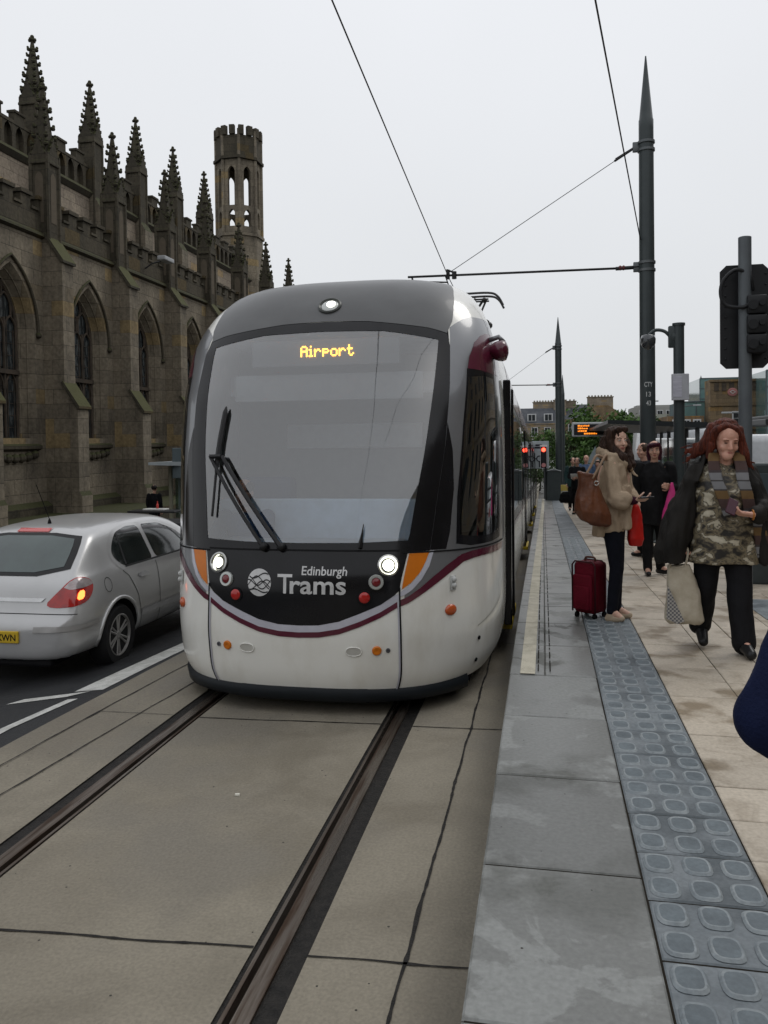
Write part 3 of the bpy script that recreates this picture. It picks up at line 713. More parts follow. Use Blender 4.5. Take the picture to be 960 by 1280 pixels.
def surf(s, z):
    w_ = tl(z, WW); l_ = tl(z, LL); v_ = tl(z, V0); n_ = tl(z, NP); a = abs(s); sg = 1 if s >= 0 else -1
    if a < SQ:
        i = max(1, bisect.bisect_left(ARC, a)); f = (a-ARC[i-1])/(ARC[i]-ARC[i-1]); t = TH[i-1]+(TH[i]-TH[i-1])*f
        x = w_*math.sin(t)**(2/n_); y = v_+l_*(1-max(0,math.cos(t))**(2/n_))
    else: x = w_; y = v_+l_+(a-SQ)
    return Vector((x*sg, y, z))
def nrm_at(s, z):
    e = .015; a = surf(s+e, z)-surf(s-e, z); z1, z2 = max(.15,z-e), min(3.64,z+e); b = surf(s, z2)-surf(s, z1)
    n = a.cross(b); return n.normalized() if n.length > 1e-9 else Vector((0,-1,0))
def SF(s, z, off=0): return surf(s, z)+nrm_at(s, z)*off
def patch(name, poly, off, mt, holes=(), step=.05, parent=None, mirror=None, smooth=True, thick=0):
    V, F = fill2d(poly, holes, step); b = MB(); 
    b.add([SF(u, z, off) for u, z in V], F)
    if mirror == 'both': b.add([SF(-u, z, off) for u, z in V], [f[::-1] for f in F])
    if mirror == 'neg': b = MB(); b.add([SF(-u, z, off) for u, z in V], [f[::-1] for f in F])
    return b.build(name, mt, parent or tram, smooth, world=False, fix=False)
def band(name, top, bot, off, mt, parent=None, n=60, both=True):
    """strip between two (s,z) curves"""
    b = MB()
    for sg in ((1,-1) if both else (1,)):
        rows = []
        for i in range(n+1):
            s = top[0][0]+(top[-1][0]-top[0][0])*i/n
            zt = lerp(s, [p[0] for p in top], [p[1] for p in top]); zb = lerp(s, [p[0] for p in bot], [p[1] for p in bot])
            rows.append([SF(sg*s, zb, off), SF(sg*s, (zt+zb)/2, off), SF(sg*s, zt, off)])
        b.grid(rows if sg < 0 else [r[::-1] for r in rows])
    return b.build(name, mt, parent or tram, True, world=False, fix=False)
def sframe(s, z, off=0):
    n = nrm_at(s, z); x = Vector((0,0,1)).cross(n).normalized(); y = n.cross(x)
    M_ = Matrix((x, y, n)).transposed().to_4x4(); M_.translation = SF(s, z, off); return M_
t_white = mat('tram_white', (.78,.775,.73), .2, coat=.5, col2=(.66,.64,.575), nscale=2.6, nstretch=(1.5,1.5,.7), lo=.46, hi=.80, spec=.5)
t_grey = mat('tram_roof_grey', (.115,.118,.12), .38, .0, col2=(.09,.092,.094), nscale=1.5, coat=.1)
t_silver = mat('tram_silver', (.20,.205,.215), .28, .35, coat=.6, col2=(.165,.17,.18), nscale=1.5)
t_black = mat('tram_black_gloss', (.006,.006,.007), .16, col2=(.010,.010,.012), nscale=3, spec=.32)
t_rub = mat('black_rubber', (.008,.008,.009), .7, spec=.15)
t_maroon = mat('tram_maroon', (.095,.012,.03), .2, coat=.6, col2=(.08,.010,.025), nscale=2)
t_lilac = mat('tram_pale_stripe', (.50,.50,.56), .25, coat=.4)
t_orange = mat('orange_lens', (.62,.17,.010), .3, coat=.1)
t_skirt = mat('dark_grey_skirt', (.012,.015,.018), .5, spec=.2)
t_side = glass_mat('side_glass', (.35,.4,.4), .5, .02, 1.25)
t_ws = glass_mat('windscreen_glass', (.93,.97,1.0), .88, .03, 1.9)
glasspoly_r = [(0,2.93),(.38,2.915),(.885,2.83),(.85,2.33),(.817,1.845),(.775,1.335),(.765,1.29),(.4,1.275),(0,1.27)]
glass_full = glasspoly_r+[(-s, z) for s, z in glasspoly_r[::-1][1:-1]]
cabwin = [(1.285,2.53),(1.6,2.555),(1.96,2.55),(1.99,2.3),(2.08,1.30),(1.8,1.285),(1.5,1.29),(1.245,1.31),(1.225,1.5),(1.235,2.1)]
mask_full = [(.95,1.212),(.986,1.66),(1.012,1.965),(1.028,2.46),(1.02,2.78),(.99,2.885),(.8,2.93),(.52,2.968),(.25,3.005),(0,3.02)]; mask_full = mask_full+[(-s, z) for s, z in mask_full[::-1][1:]]
# shell
b = MB(); NS = 170; rows = []
zl = [.2,.22]+[.22+.04*i for i in range(1,75)]+[3.2+.02*i for i in range(1,23)]
zl = sorted(set(round(z,3) for z in zl if z <= 3.64))
ss = [-SQ+2*SQ*i/NS for i in range(NS+1)]
YEND = 3.75
for z in zl: rows.append([Vector((-tl(z,WW), YEND, z))]+[surf(s, z) for s in ss]+[Vector((tl(z,WW), YEND, z))])
k = NS+3; b.v = [p for r in rows for p in r]
for i in range(len(zl)-1):
    for j in range(k-1):
        if 0 < j < k-2:
            sc_ = (ss[j-1]+ss[j])/2; zc = (zl[i]+zl[i+1])/2
            if abs(sc_) < .97 and 1.26 < zc < 2.99 and inpoly(sc_*1.035, zc+(.02 if zc > 2 else 0), mask_full): continue
            if 1.28 < abs(sc_) < 1.97 and 1.36 < zc < 2.5 : continue
        blk_ = 0 < j < k-2 and abs((ss[j-1]+ss[j])/2) < 1.0 and 1.22 < (zl[i]+zl[i+1])/2 < 3.03
        b.f.append((i*k+j, i*k+j+1, (i+1)*k+j+1, (i+1)*k+j)); b.m.append(1 if blk_ else 0)
b.grid([[rows[-1][j], rows[-1][k-1-j]+Vector((0,0,.0))] for j in range(k//2)])
body = b.build('body', [t_white, t_rub], tram, True, world=False)
# livery (flat films laid on the shell), front mask, pillars
mask_r = [(0,.685),(.15,.69),(.3,.72),(.45,.778),(.6,.84),(.70,.905),(.735,.94),(.775,1.205),(.95,1.212),(.986,1.66),(1.012,1.965),(1.028,2.46),(1.02,2.78),(.99,2.885),(.8,2.93),(.52,2.968),(.25,3.005),(0,3.02)]
mask = mask_r+[(-s, z) for s, z in mask_r[::-1][1:-1]]
front_mask = patch('front_mask', mask, .004, t_black, [glass_full], .05)
ws = patch('windscreen', glass_full, .001, t_ws, (), .07)
# dark glazed edge of the screen, where the blind band ends
pillar = [(.95,1.214),(.986,1.66),(1.012,1.965),(1.028,2.46),(1.02,2.78),(1.035,2.945),(1.12,2.985),(1.255,3.03),(1.465,3.068),(1.95,3.085),(2.55,3.09),(2.62,2.6),(2.66,1.22),
          (2.4,1.186),(1.56,1.188),(1.264,1.165),(.99,1.015),(.80,.89),(.772,.872),(.775,.94),(.85,1.0),(.925,1.1),(.965,1.214)]
for sg in (None, 'neg'): patch('pillar', pillar, .0025, t_silver, [[(1.262,1.33),(1.262,2.48),(2.0,2.48),(2.0,1.33)]], .05, mirror=sg)
blk = [(.952,1.216),(.988,1.66),(1.014,1.965),(1.024,2.16),(1.10,1.95),(1.145,1.66),(1.13,1.35),(1.10,1.216)]
for sg in (None, 'neg'): patch('pillar_trim', blk, .0045, t_black, (), .05, mirror=sg)
orange = [(.785,1.195),(.945,1.20),(.925,1.14),(.885,1.06),(.82,.99),(.752,.945)]
lil = [(.955,1.212),(.985,1.212),(.955,1.10),(.90,1.01),(.83,.94),(.765,.90),(.738,.895),(.738,.925),(.80,.965),(.86,1.02),(.91,1.10)]
for sg in (None, 'neg'):
    c_ = patch('corner_marker', orange, .0065, t_orange, (), .04, mirror=sg)
    patch('pale_edge', lil, .0068, t_lilac, (), .04, mirror=sg)
band('pale_stripe', [(0,.684),(.15,.689),(.3,.719),(.45,.777),(.6,.839),(.70,.904),(.72,.915)], [(0,.636),(.15,.642),(.3,.668),(.45,.722),(.6,.79),(.72,.86)], .0062, t_lilac)
mt_t = [(0,.638),(.15,.644),(.3,.67),(.45,.724),(.6,.792),(.72,.862),(.80,.893),(.90,.955),(.99,1.020),(1.12,1.10),(1.264,1.165),(1.4,1.182),(1.56,1.188),(2.0,1.187),(2.45,1.182)]
mt_b = [(0,.597),(.15,.603),(.3,.63),(.45,.684),(.6,.75),(.72,.818),(.80,.845),(.90,.900),(1.0,.958),(1.14,1.035),(1.3,1.110),(1.45,1.128),(1.6,1.134),(2.0,1.133),(2.45,1.13)]
band('maroon_stripe', mt_t, mt_b, .006, t_maroon, n=110)
roofp = [(0,3.025),(.25,3.01),(.52,2.973),(.8,2.935),(.99,2.892),(1.035,2.95),(1.08,3.0),(1.17,3.15),(1.3,3.3),(1.45,3.42),(1.7,3.56),(1.8,3.62),(0,3.62)]
patch('roof_cap', roofp+[(-s, z) for s, z in roofp[::-1][1:-1]], .0045, t_grey, (), .05)
# whole top of the cab is grey too
b = MB(); rws = []
for z in (3.60,3.62,3.635,3.64): rws.append([SF(-1.9+3.8*i/40, z, .006) for i in range(41)]+[])
b.grid(rws); b.build('roof_cap', t_grey, tram, True, world=False, fix=False)
mar = [(1.27,2.60),(1.30,2.70),(1.42,2.83),(1.6,2.90),(1.8,2.935),(2.1,2.95),(2.3,2.955),(2.35,2.60),(1.95,2.592)]
wsur = [(1.262,2.60),(1.6,2.60),(2.05,2.60),(2.14,2.3),(2.2,1.24),(1.8,1.225),(1.4,1.225),(1.205,1.25),(1.19,1.6),(1.215,2.15)]
for sg in (None, 'neg'):
    patch('maroon_panel', mar, .0055, t_maroon, (), .05, mirror=sg)
    f_ = patch('cab_window', wsur, .0048, t_black, [cabwin], .05, mirror=sg)
    p_ = patch('pane', cabwin, .0044, t_side, (), .06, mirror=sg, parent=f_)
# camera pod
for sg in (1,):
    b = MB(); c0 = SF(sg*2.05, 2.80, .0); n = Vector((sg,0,0))
    b.tube([c0+n*q for q in (-.06,-.02,.03,.06,.09,.12,.14)], [.03,.045,.075,.085,.088,.078,.03], 14); b.v = [Vector((v.x, (v.y-c0.y)*1.5+c0.y, (v.z-c0.z)*1.0+c0.z)) for v in b.v]
    pod = b.build('camera_pod', t_maroon, tram, True, world=False, angle=50)
    b = MB(); b.tube([c0+Vector((-.03*sg,0,.09)), c0+Vector((.06*sg,-.01,.115)), c0+Vector((.10*sg,0,.07))], .022, 8); b.build('pod_bracket', t_silver, pod, True, world=False)
# panel seams
b = MB()
for sg in (1,-1):
    rows = [[SF(sg*(.735+.02*lerp(z,[.2,.94],[1,0])+d), z, .008) for d in (-.006,.006)] for z in [.21+.05*i for i in range(16)]]; b.grid(rows if sg<0 else [r[::-1] for r in rows])
    rows = [[SF(sg*s, 1.203+d+ (.012 if s<1.1 else 0)*0, .0075) for d in (-.006,.006)] for s in [.74+.05*i for i in range(34)]]
    b.grid(rows)
rows = [[SF(-.74+.05*i, 1.218+d, .008) for d in (-.006,.006)] for i in range(30)]; b.grid(rows)
b.build('panel_joint', t_rub, tram, False, world=False, fix=False)
for sg in (1,-1):
    b = MB(); rows = [[SF(sg*(.729+.02*lerp(z,[.2,.94],[1,0])+d), z, .006) for d in (-.012,.004)] for z in [.21+.05*i for i in range(15)]]; b.grid(rows if sg<0 else [r[::-1] for r in rows])
    b.build('joint_edge', t_lilac, tram, False, world=False, fix=False)
# wrap: hatch outlines on the lower side
b = MB()
def ln_(pts, w_=.004, off=.006):
    rows = []
    for i, (s, z) in enumerate(pts):
        rows.append((s, z))
    for (a, c) in zip(pts, pts[1:]):
        d = Vector((c[0]-a[0], c[1]-a[1])); L0 = d.length; n_ = max(1, int(L0/.05)); pr = Vector((-d.y, d.x)).normalized()*w_
        b.grid([[SF(a[0]+d.x*t/n_+pr.x, a[1]+d.y*t/n_+pr.y, off), SF(a[0]+d.x*t/n_-pr.x, a[1]+d.y*t/n_-pr.y, off)] for t in range(n_+1)])
ln_([(1.52,.60),(2.25,.74),(2.25,.30)])
b.build('hatch_line', mat('line_grey', (.35,.34,.31), .6), tram, False, world=False, fix=False)
b = MB()
for p in ((1.55,.50),(1.53,.33)): b.lathe([(.0,.0),(.016,0),(.016,.01),(.0,.014)], 10, sframe(*p, .002))
b.build('catch', t_rub, tram, False, world=False)
# lamps
m_on = mat('headlamp_on', (1,1,.9), .3, emit=(1,1,.82), estr=5)
m_chr = mat('chrome_ring', (.5,.5,.48), .18, .9)
m_lens = mat('lens_clear', (.5,.52,.5), .12, .4, coat=1)
m_red = mat('red_lens', (.42,.012,.010), .2, coat=.8)
m_dred = mat('dark_red_lens', (.16,.008,.012), .15, coat=.8)
for sg in (1,-1):
    F_ = sframe(sg*.64, 1.115, .005); b = MB()
    b.lathe([(.078,-.01),(.078,.012),(.066,.016),(.055,.002),(.05,-.004)], 28, F_); hl = b.build('headlight', m_chr, tram, True, world=False, angle=40)
    b = MB(); b.sph((0,0,0), (.041,.041,.014) if sg > 0 else (.038,.038,.012), 20, None); b.v = [F_ @ (v+Vector((0,0,.008))) for v in b.v]; b.build('lens', m_on, hl, True, world=False)
    F_ = sframe(sg*.565, 1.0, .005); b = MB(); b.lathe([(.055,-.01),(.055,.012),(.05,.018),(.034,.018),(.03,.006)], 24, F_); rl = b.build('marker_light', m_lens, tram, True, world=False, angle=40)
    b = MB(); b.sph((0,0,0), (.032,.032,.012), 16); b.v = [F_ @ (v+Vector((0,0,.012))) for v in b.v]; b.build('lens', m_dred, rl, True, world=False)
    F_ = sframe(sg*.485, .892, .005); b = MB(); b.lathe([(.052,-.01),(.052,.006),(.042,.008)], 24, F_); rl = b.build('tail_light', t_rub, tram, True, world=False, angle=40)
    b = MB(); b.sph((0,0,0), (.041,.041,.014), 18); b.v = [F_ @ (v+Vector((0,0,.006))) for v in b.v]; b.build('lens', m_red, rl, True, world=False)
    F_ = sframe(sg*.571, .512, .002); b = MB(); b.lathe([(.034,-.01),(.034,.006),(.028,.012),(.006,.013),(.0,.009)], 18, F_); b.build('reflector', t_orange, tram, True, world=False, angle=40)
    F_ = sframe(sg*.652, .512, .002); b = MB(); b.lathe([(.017,-.01),(.017,.005),(.010,.006),(.009,-.002)], 12, F_); b.build('sensor', mat('sensor_grey', (.12,.12,.13), .4), tram, True, world=False, angle=40)
    b = MB(); q = smooth_poly([(-.055,-.032),(.055,-.032),(.055,.032),(-.055,.032)], 2); V, F = fill2d(q, (), .02); F_ = sframe(sg*.405, .505, .004)
    b.add([F_ @ Vector((u, v, -.0)) for u, v in V], F); 
    q2 = [(u*.8, v*.72) for u, v in q]; b.build('towing_slot', mat('slot_white', (.50,.49,.45), .35), tram, True, world=False)
    b = MB(); b.tube([F_ @ Vector((u, v, .001)) for u, v in q+q[:1]], .004, 6); b.build('slot_rim', t_white, tram, True, world=False)
    F_ = sframe(sg*1.165, .768, .004); b = MB(); b.sph((0,0,0), (.058,.042,.022), 16); b.v = [F_ @ v for v in b.v]; b.build('side_repeater', mat('amber_lens', (.50,.09,.02), .2, coat=.8), tram, True, world=False)
    F_ = sframe(sg*1.185, .965, .004); b = MB(); b.bbox(-.028,.028,-.055,.055,0,.01,.006); b.v = [F_ @ v for v in b.v]
    for c_ in (.026,-.018): b.sph(F_ @ Vector((0,c_,.014)), .022, 10)
    b.build('door_camera', mat('pale_plastic', (.5,.51,.5), .3), tram, True, world=False)
F_ = sframe(0, 3.175, .006); b = MB(); b.lathe([(.10,-.02),(.10,.008),(.088,.016),(.075,.004)], 30, F_); hl = b.build('top_headlight', mat('lamp_rim_dark', (.05,.055,.05), .3), tram, True, world=False, angle=40)
b = MB(); b.sph((0,0,0), (.077,.077,.02), 22); b.v = [F_ @ v for v in b.v]; b.build('lens', m_lens, hl, True, world=False)
b = MB(); b.sph((0,0,0), (.038,.04,.01), 18); b.v = [F_ @ (v+Vector((.014,.0,.018))) for v in b.v]; b.build('bulb', m_on, hl, True, world=False)
# lettering and emblem
t_let = mat('lettering_silver', (.62,.62,.62), .35, .2, col2=(.5,.5,.5), nscale=9)
b = MB(); fn = lambda x, z: SF(x, z, .0075)
put_text(b, 'T', fn, -.155, -.045, .915, .135, .012); put_text(b, 'rams', fn, -.062, .352, .915, .128, .018); put_text(b, 'Edinburgh', fn, .022, .352, 1.045, .062, .012)
b.build('lettering', t_let, tram, False, world=False, fix=False)
b = MB(); cx, cz, rr = -.295, .985, .098
V, F = fill2d([(rr*math.cos(t)*.93, rr*math.sin(t)) for t in [2*math.pi*i/48 for i in range(48)]], (), .03); b.add([SF(cx+u, cz+v, .0075) for u, v in V], F)
em = b.build('emblem', t_let, tram, False, world=False, fix=False)
b = MB()
def wv(f, w_=.0045):
    rows = []
    for i in range(31):
        u = -.089+.178*i/30; v = f(u/.089)
        if (u/.091)**2+(v/.098)**2 < 1: rows.append([SF(cx+u, cz+v-w_, .0092), SF(cx+u, cz+v+w_, .0092)])
    if len(rows) > 1: b.grid(rows)
wv(lambda u: .045*math.cos(u*2.6+.6)*1.0); wv(lambda u: -.045*math.cos(u*2.6-.6)); wv(lambda u: .048+.018*math.sin(u*3.2)); wv(lambda u: -.02+.03*math.sin(u*3.0+.8)); wv(lambda u: -.058-.012*math.sin(u*3.6)); wv(lambda u: .02*math.sin(u*4-1))
b.build('emblem_wave', t_black, em, False, world=False, fix=False)
# destination display behind the glass
dp = MB(); Y_ = surf(0,2.77).y+.09
dp.box(-.62,.62,Y_+.03,Y_+.07,2.66,2.87); disp = dp.build('destination_display', mat('display_grey', (.14,.15,.155), .5), tram, world=False)
b = MB(); px = .0115; u0 = -.20; 
x_ = u0
for ch in 'Airport':
    G = FONT[ch]; cols = [c for c in range(5) if any(G[r][c] == '1' for r in range(7))] 
    c0, c1 = (0,4) if ch in 'Aiport' and ch != 'i' else (cols[0], cols[-1])
    for r in range(7):
        for c in range(c0, c1+1):
            if G[r][c] == '1':
                cx_ = x_+(c-c0)*px; cz_ = 2.82-r*px*1.12; b.box(cx_, cx_+px*.9, Y_+.022, Y_+.027, cz_-px*.98, cz_)
    x_ += (c1-c0+2)*px
b.build('display_text', mat('amber_led', (1,.5,.05), .5, emit=(1,.42,.03), estr=4.5), disp, world=False)
# cab interior: dash, rear bulkhead with pale blinds, ceiling, seat
def box_part(name, mt, *a, parent=None, bev=.02): 
    q = MB(); q.bbox(*a, bev); return q.build(name, mt, parent or tram, world=False)
m_in = mat('cab_wall_grey', (.25,.265,.27), .7); m_in2 = mat('cab_pale_panel', (.70,.74,.76), .6); m_blue = mat('cab_blue_grey', (.50,.62,.74), .6)
box_part('cab_floor', t_rub, -1.0,1.0,.8,3.2,.5,.56); box_part('dash', m_blue, -.92,.92,.46,.98,1.02,1.24, bev=.06)
box_part('cab_bulkhead', m_in, -1.25,1.25,2.0,2.06,.55,3.0); box_part('bulkhead_panel', m_in2, -.72,.62,1.94,1.99,2.02,2.26, bev=.01)
box_part('bulkhead_panel', m_in2, -1.05,.92,1.3,1.36,2.48,2.66, bev=.01)
box_part('sun_blind', m_in, -.80,.80,.80,.82,2.38,2.60, bev=.005); box_part('bulkhead_panel', m_blue, -1.1,.80,1.15,1.19,1.1,1.56, bev=.02)
box_part('notice', mat('notice_paper', (.16,.18,.2), .6), -.07,.12,1.16,1.195,1.34,1.52, bev=.004)
box_part('cab_ceiling', m_in2, -1.0,1.0,1.05,2.4,2.92,2.97); box_part('driver_seat', mat('seat_blue', (.02,.04,.09), .8), -.95,-.45,1.25,1.45,.95,1.75, bev=.06)
# wiper: parallel arms and blade
m_wip = mat('wiper_black', (.012,.012,.013), .4)
b = MB()
b.tube([SF(s, z, .05) for s, z in curve([(-.13,1.235),(-.36,1.55),(-.60,1.90)], 6)], .016, 6); wip = b.build('wiper', m_wip, tram, world=False)
b = MB(); b.tube([SF(s, z, .05) for s, z in curve([(-.26,1.235),(-.48,1.55),(-.71,1.90)], 6)], .014, 6); b.build('wiper_arm', m_wip, wip, world=False)
b = MB(); b.tube([SF(s, z, .055) for s, z in [(-.71,1.90),(-.60,1.90)]], .02, 6); b.tube([SF(s, z, .03) for s, z in curve([(-.70,1.45),(-.66,1.85),(-.60,2.30)], 6)], [.010]*6+[.02]*6+[.006], 6)
b.build('wiper_blade', m_wip, wip, world=False)
for s_ in (-.13,-.26): b = MB(); b.sph(SF(s_,1.235,.03), .033, 10); b.build('wiper_pivot', m_wip, wip, True, world=False)
b = MB(); b.tube([SF(.42,1.24,.02), SF(.43,1.34,.06), SF(.43,1.40,.055)], [.02,.007,.003], 6); b.build('washer_jet', m_wip, tram, world=False)
# bottom fairing under the nose
b = MB(); rows = []
for z, ins in ((.10,.10),(.13,.03),(.20,.015),(.235,.045)): rows.append([surf(s, .3)+Vector((0,ins,z-.3))-Vector((math.copysign(ins,s)*.6 if abs(s)>.5 else 0,0,0)) for s in [-1.75+3.2*i/70 for i in range(71)]])
rows.append([p+Vector((0,.4,0)) for p in rows[0]]); rows = [rows[-1]]+rows[:-1]
b.grid(rows); b.build('lower_fairing', t_skirt, tram, True, world=False)
b = MB(); b.box(-1.15,1.15,.9,3.6,.12,.3); b.box(-1.3,1.3,3.7,42.6,.14,.34); b.build('underframe', t_rub, tram, world=False)
# body modules behind the nose
def prof(off=0): return [(tl(z,WW)+off, z) for z in [.22,.3,.45,.7,1.0,1.3,1.7,2.1,2.4,2.6,2.8,3.0,3.1,3.2,3.3,3.4,3.48,3.52]]
def section(name, y0, y1, mt, off=0, zr=None, parent=None, both=True):
    b = MB(); P = [p for p in prof(off) if zr is None or zr[0] <= p[1] <= zr[1]]
    if zr: P = [(tl(zr[0],WW)+off, zr[0])]+[p for p in P if zr[0] < p[1] < zr[1]]+[(tl(zr[1],WW)+off, zr[1])]
    for sg in (1,-1):
        b.grid([[(sg*x, y, z) for y in (y0, y1)] for x, z in P])
        if zr is not None: o_ = b.build(name, mt, parent or tram, True, world=False, angle=30); b = MB()
    if zr is not None: return o_
    if zr is None: b.add([(-P[-1][0],y0,P[-1][1]),(P[-1][0],y0,P[-1][1]),(P[-1][0],y1,P[-1][1]),(-P[-1][0],y1,P[-1][1])], [(0,1,2,3)])
    return b.build(name, mt, parent or tram, True, world=False, angle=30)
mods = [(YEND, 7.9), (8.25, 13.8), (14.15, 19.8), (20.15, 25.7), (26.05, 31.6), (31.95, 37.4), (37.75, 42.8)]
for (a, c) in mods:
    sd = section('body_section', a, c, t_white)
    section('window_band', a+.02, c-.02, t_black, .006, (1.2,2.62), sd)
    section('cantrail', a+.02, c-.02, t_maroon, .006, (2.64,3.12), sd)
    section('maroon_line', a+.02, c-.02, t_maroon, .007, (1.13,1.18), sd)
    n_ = max(1, int((c-a)/1.5)); step_ = (c-a)/n_
    for i in range(n_):
        y = a+step_*i
        for sg in (1,-1):
            b = MB(); b.grid([[(sg*(tl(z,WW)+.010), yy, z) for yy in (y+.10, y+step_-.10)] for z in (1.32,1.8,2.2,2.5)]); b.build('window', t_side, sd, True, world=False)
for (a, c) in zip(mods, mods[1:]):
    section('bellows', a[1], c[0], t_rub, -.08)
# saloon interior: pale ceiling strip, floor, poles
box_part('saloon_floor', t_rub, -1.2,1.2,2.2,42,.36,.42); 
for y in [4.5+2*i for i in range(6)]:
    for x in (-.6,.6): b = MB(); b.tube([(x,y,.42),(x,y,2.6)], .018, 6); b.build('grab_pole', mat('yellow_pole', (.5,.35,.02), .4), tram, world=False)
# doors, open leaf standing proud with a yellow step under it
def door(y, w=1.3, sides=(1,-1), openp=False):
    for sg in sides:
        d = MB(); X = 1.385
        for a in (0, w/2): 
            d.bbox(sg*(X+.000), sg*(X+.016), y+a+.02, y+a+w/2-.02, .34, 2.60, .012)
        dr = d.build('door', t_black, tram, world=False)
        g2 = MB()
        for a in (0, w/2): g2.bbox(sg*(X+.015), sg*(X+.019), y+a+.10, y+a+w/2-.10, .6, 2.45, .002)
        g2.build('pane', t_side, dr, world=False)
        s_ = MB(); s_.bbox(sg*(X-.1), sg*(X+.05), y+.05, y+.05+w-.1, .27, .335, .01); s_.build('step', mat('yellow_step', (.55,.40,.02), .5), dr, world=False)
        p_ = MB(); p_.tube([(sg*(X+.012), y+w/2, .36),(sg*(X+.012), y+w/2, 2.58)], .012, 8); p_.build('door_post', t_rub, dr, world=False)
for y in (2.20, 10.2, 17.0, 22.2, 28.4, 34.2): door(y)
b = MB(); b.bbox(1.37,1.440,2.10,2.22,.34,2.66,.012); b.bbox(1.37,1.450,2.60,2.70,.34,2.62,.012); b.build('door_surround', t_black, tram, world=False)
# sliver of silver before the door
# pantograph
m_pan = mat('pantograph_metal', (.06,.06,.06), .4, .6)
b = MB(); yP = 12.0; zP = 5.68
b.tube([(-.6,yP-1.6,3.7),(-.2,yP+.6,4.6)], .035, 6); b.tube([(.6,yP-1.6,3.7),(.2,yP+.6,4.6)], .035, 6); b.tube([(0,yP+.6,4.6),(0,yP-.1,zP-.1)], .04, 6); b.tube([(-.3,yP+.6,4.6),(.3,yP+.6,4.6)], .04, 6)
pt = b.build('pantograph', m_pan, tram, world=False)
b = MB()
for dy in (-.18,.18):
    b.tube([(x, yP+dy, z) for x, z in curve([(-.92,zP-.28),(-.80,zP-.08),(-.6,zP),(0,zP),(.6,zP),(.80,zP-.08),(.92,zP-.28)], 5)], .026, 6)
    b.tube([(-.6,yP+dy*.6,zP-.12),(.6,yP+dy*.6,zP-.12)], .02, 6)
b.tube([(-.3,yP-.18,zP-.08),(-.3,yP+.18,zP-.08)], .015, 5); b.tube([(.3,yP-.18,zP-.08),(.3,yP+.18,zP-.08)], .015, 5); b.tube([(.5,yP,zP-.08),(.3,yP+.1,zP-.35),(-.3,yP+.1,zP-.35),(-.5,yP,zP-.08)], .03, 5); b.tube([(.55,yP,zP-.1),(.40,yP,zP-.45),(.6,yP,zP-.6)], .025, 5); b.sph((.42,yP,zP-.5), .07, 8); b.sph((.6,yP,zP-.68), .08, 8); b.sph((.5,yP,zP-.12), .06, 8)
b.build('contact_shoe', m_pan, pt, world=False)
b = MB()
for x in (-.6,.6): b.sph((x,yP-1.6,3.72), .09, 8)
b.box(-.8,.8,yP-2.2,yP+1.4,3.5,3.64); b.build('roof_insulator', mat('insulator_grey', (.2,.2,.2), .5), pt, world=False)
b = MB(); b.bbox(-.75,.75,4.6,9.0,3.5,3.72,.08); b.bbox(-.75,.75,18,38,3.5,3.72,.08); b.build('roof_equipment', t_white, tram, world=False)
# ------------------------------------------------------------------ cars
def loft_car(st, name, mt, parent, scale=1.0):
    """st: list of stations (y, top, belt, hwBelt, hwWide, hwRoof, zb)"""
    rows = []
    for (y, top, belt, hb, hwid, hr, zb) in st:
        wz = min(.62, belt-.02)
        half = [(0,zb),(hwid-.15,zb),(hwid-.03,zb+.07),(hwid,(zb+.07+wz)/2),(hwid,wz),(hwid-.012,wz+(belt-wz)*.55),(hb,belt)]
        if top-belt > .02:
            half += [(hb-(hb-hr)*.18,belt+(top-belt)*.12),(hb-(hb-hr)*.55,belt+(top-belt)*.5),(hr+.02,top-(top-belt)*.16),(hr-.08,top-.022*(min(1,(top-belt)/.2))),(hr*.5,top-.004),(0,top)]
        else: half += [(hb-.02,top),(hb-.06,top),(hb-.12,top),(hb-.2,top),(hb*.5,top+.01),(0,top+.015)]
        rows.append([Vector((x, y, z)) for x, z in half]+[Vector((-x, y, z)) for x, z in half[::-1][1:-1]])
    return rows
def car_body(st):
    rows = loft_car(st, '', None, None); b = MB(); k = len(rows[0])
    rows2 = [r+[r[0]] for r in rows]
    vs = [p for r in rows for p in r]
    b.add(vs, [(i*k+j, i*k+(j+1)%k, (i+1)*k+(j+1)%k, (i+1)*k+j) for i in range(len(rows)-1) for j in range(k)]+[tuple(range(k))[::-1], tuple((len(rows)-1)*k+j for j in range(k))])
    return b
def apply_mods(o):
    dg = bpy.context.evaluated_depsgraph_get(); dg.update(); me = bpy.data.meshes.new_from_object(o.evaluated_get(dg)); o.modifiers.clear(); o.data = me
def raydecal(bvh, poly, org, rgt, up, d, off, step=.03, holes=()):
    """project an outline (in rgt/up coordinates about org) along d on to the body"""
    V, F = fill2d(poly, holes, step); P = []; ok = []
    for u, v in V:
        o_ = org+rgt*u+up*v; loc, nn, idx, dist = bvh.ray_cast(o_, d)
        if loc is None: P.append(Vector()); ok.append(False)
        else:
            if nn.dot(d) > 0: nn = -nn
            P.append(loc+nn*off); ok.append(True)
    return P, [f for f in F if all(ok[i] for i in f)]
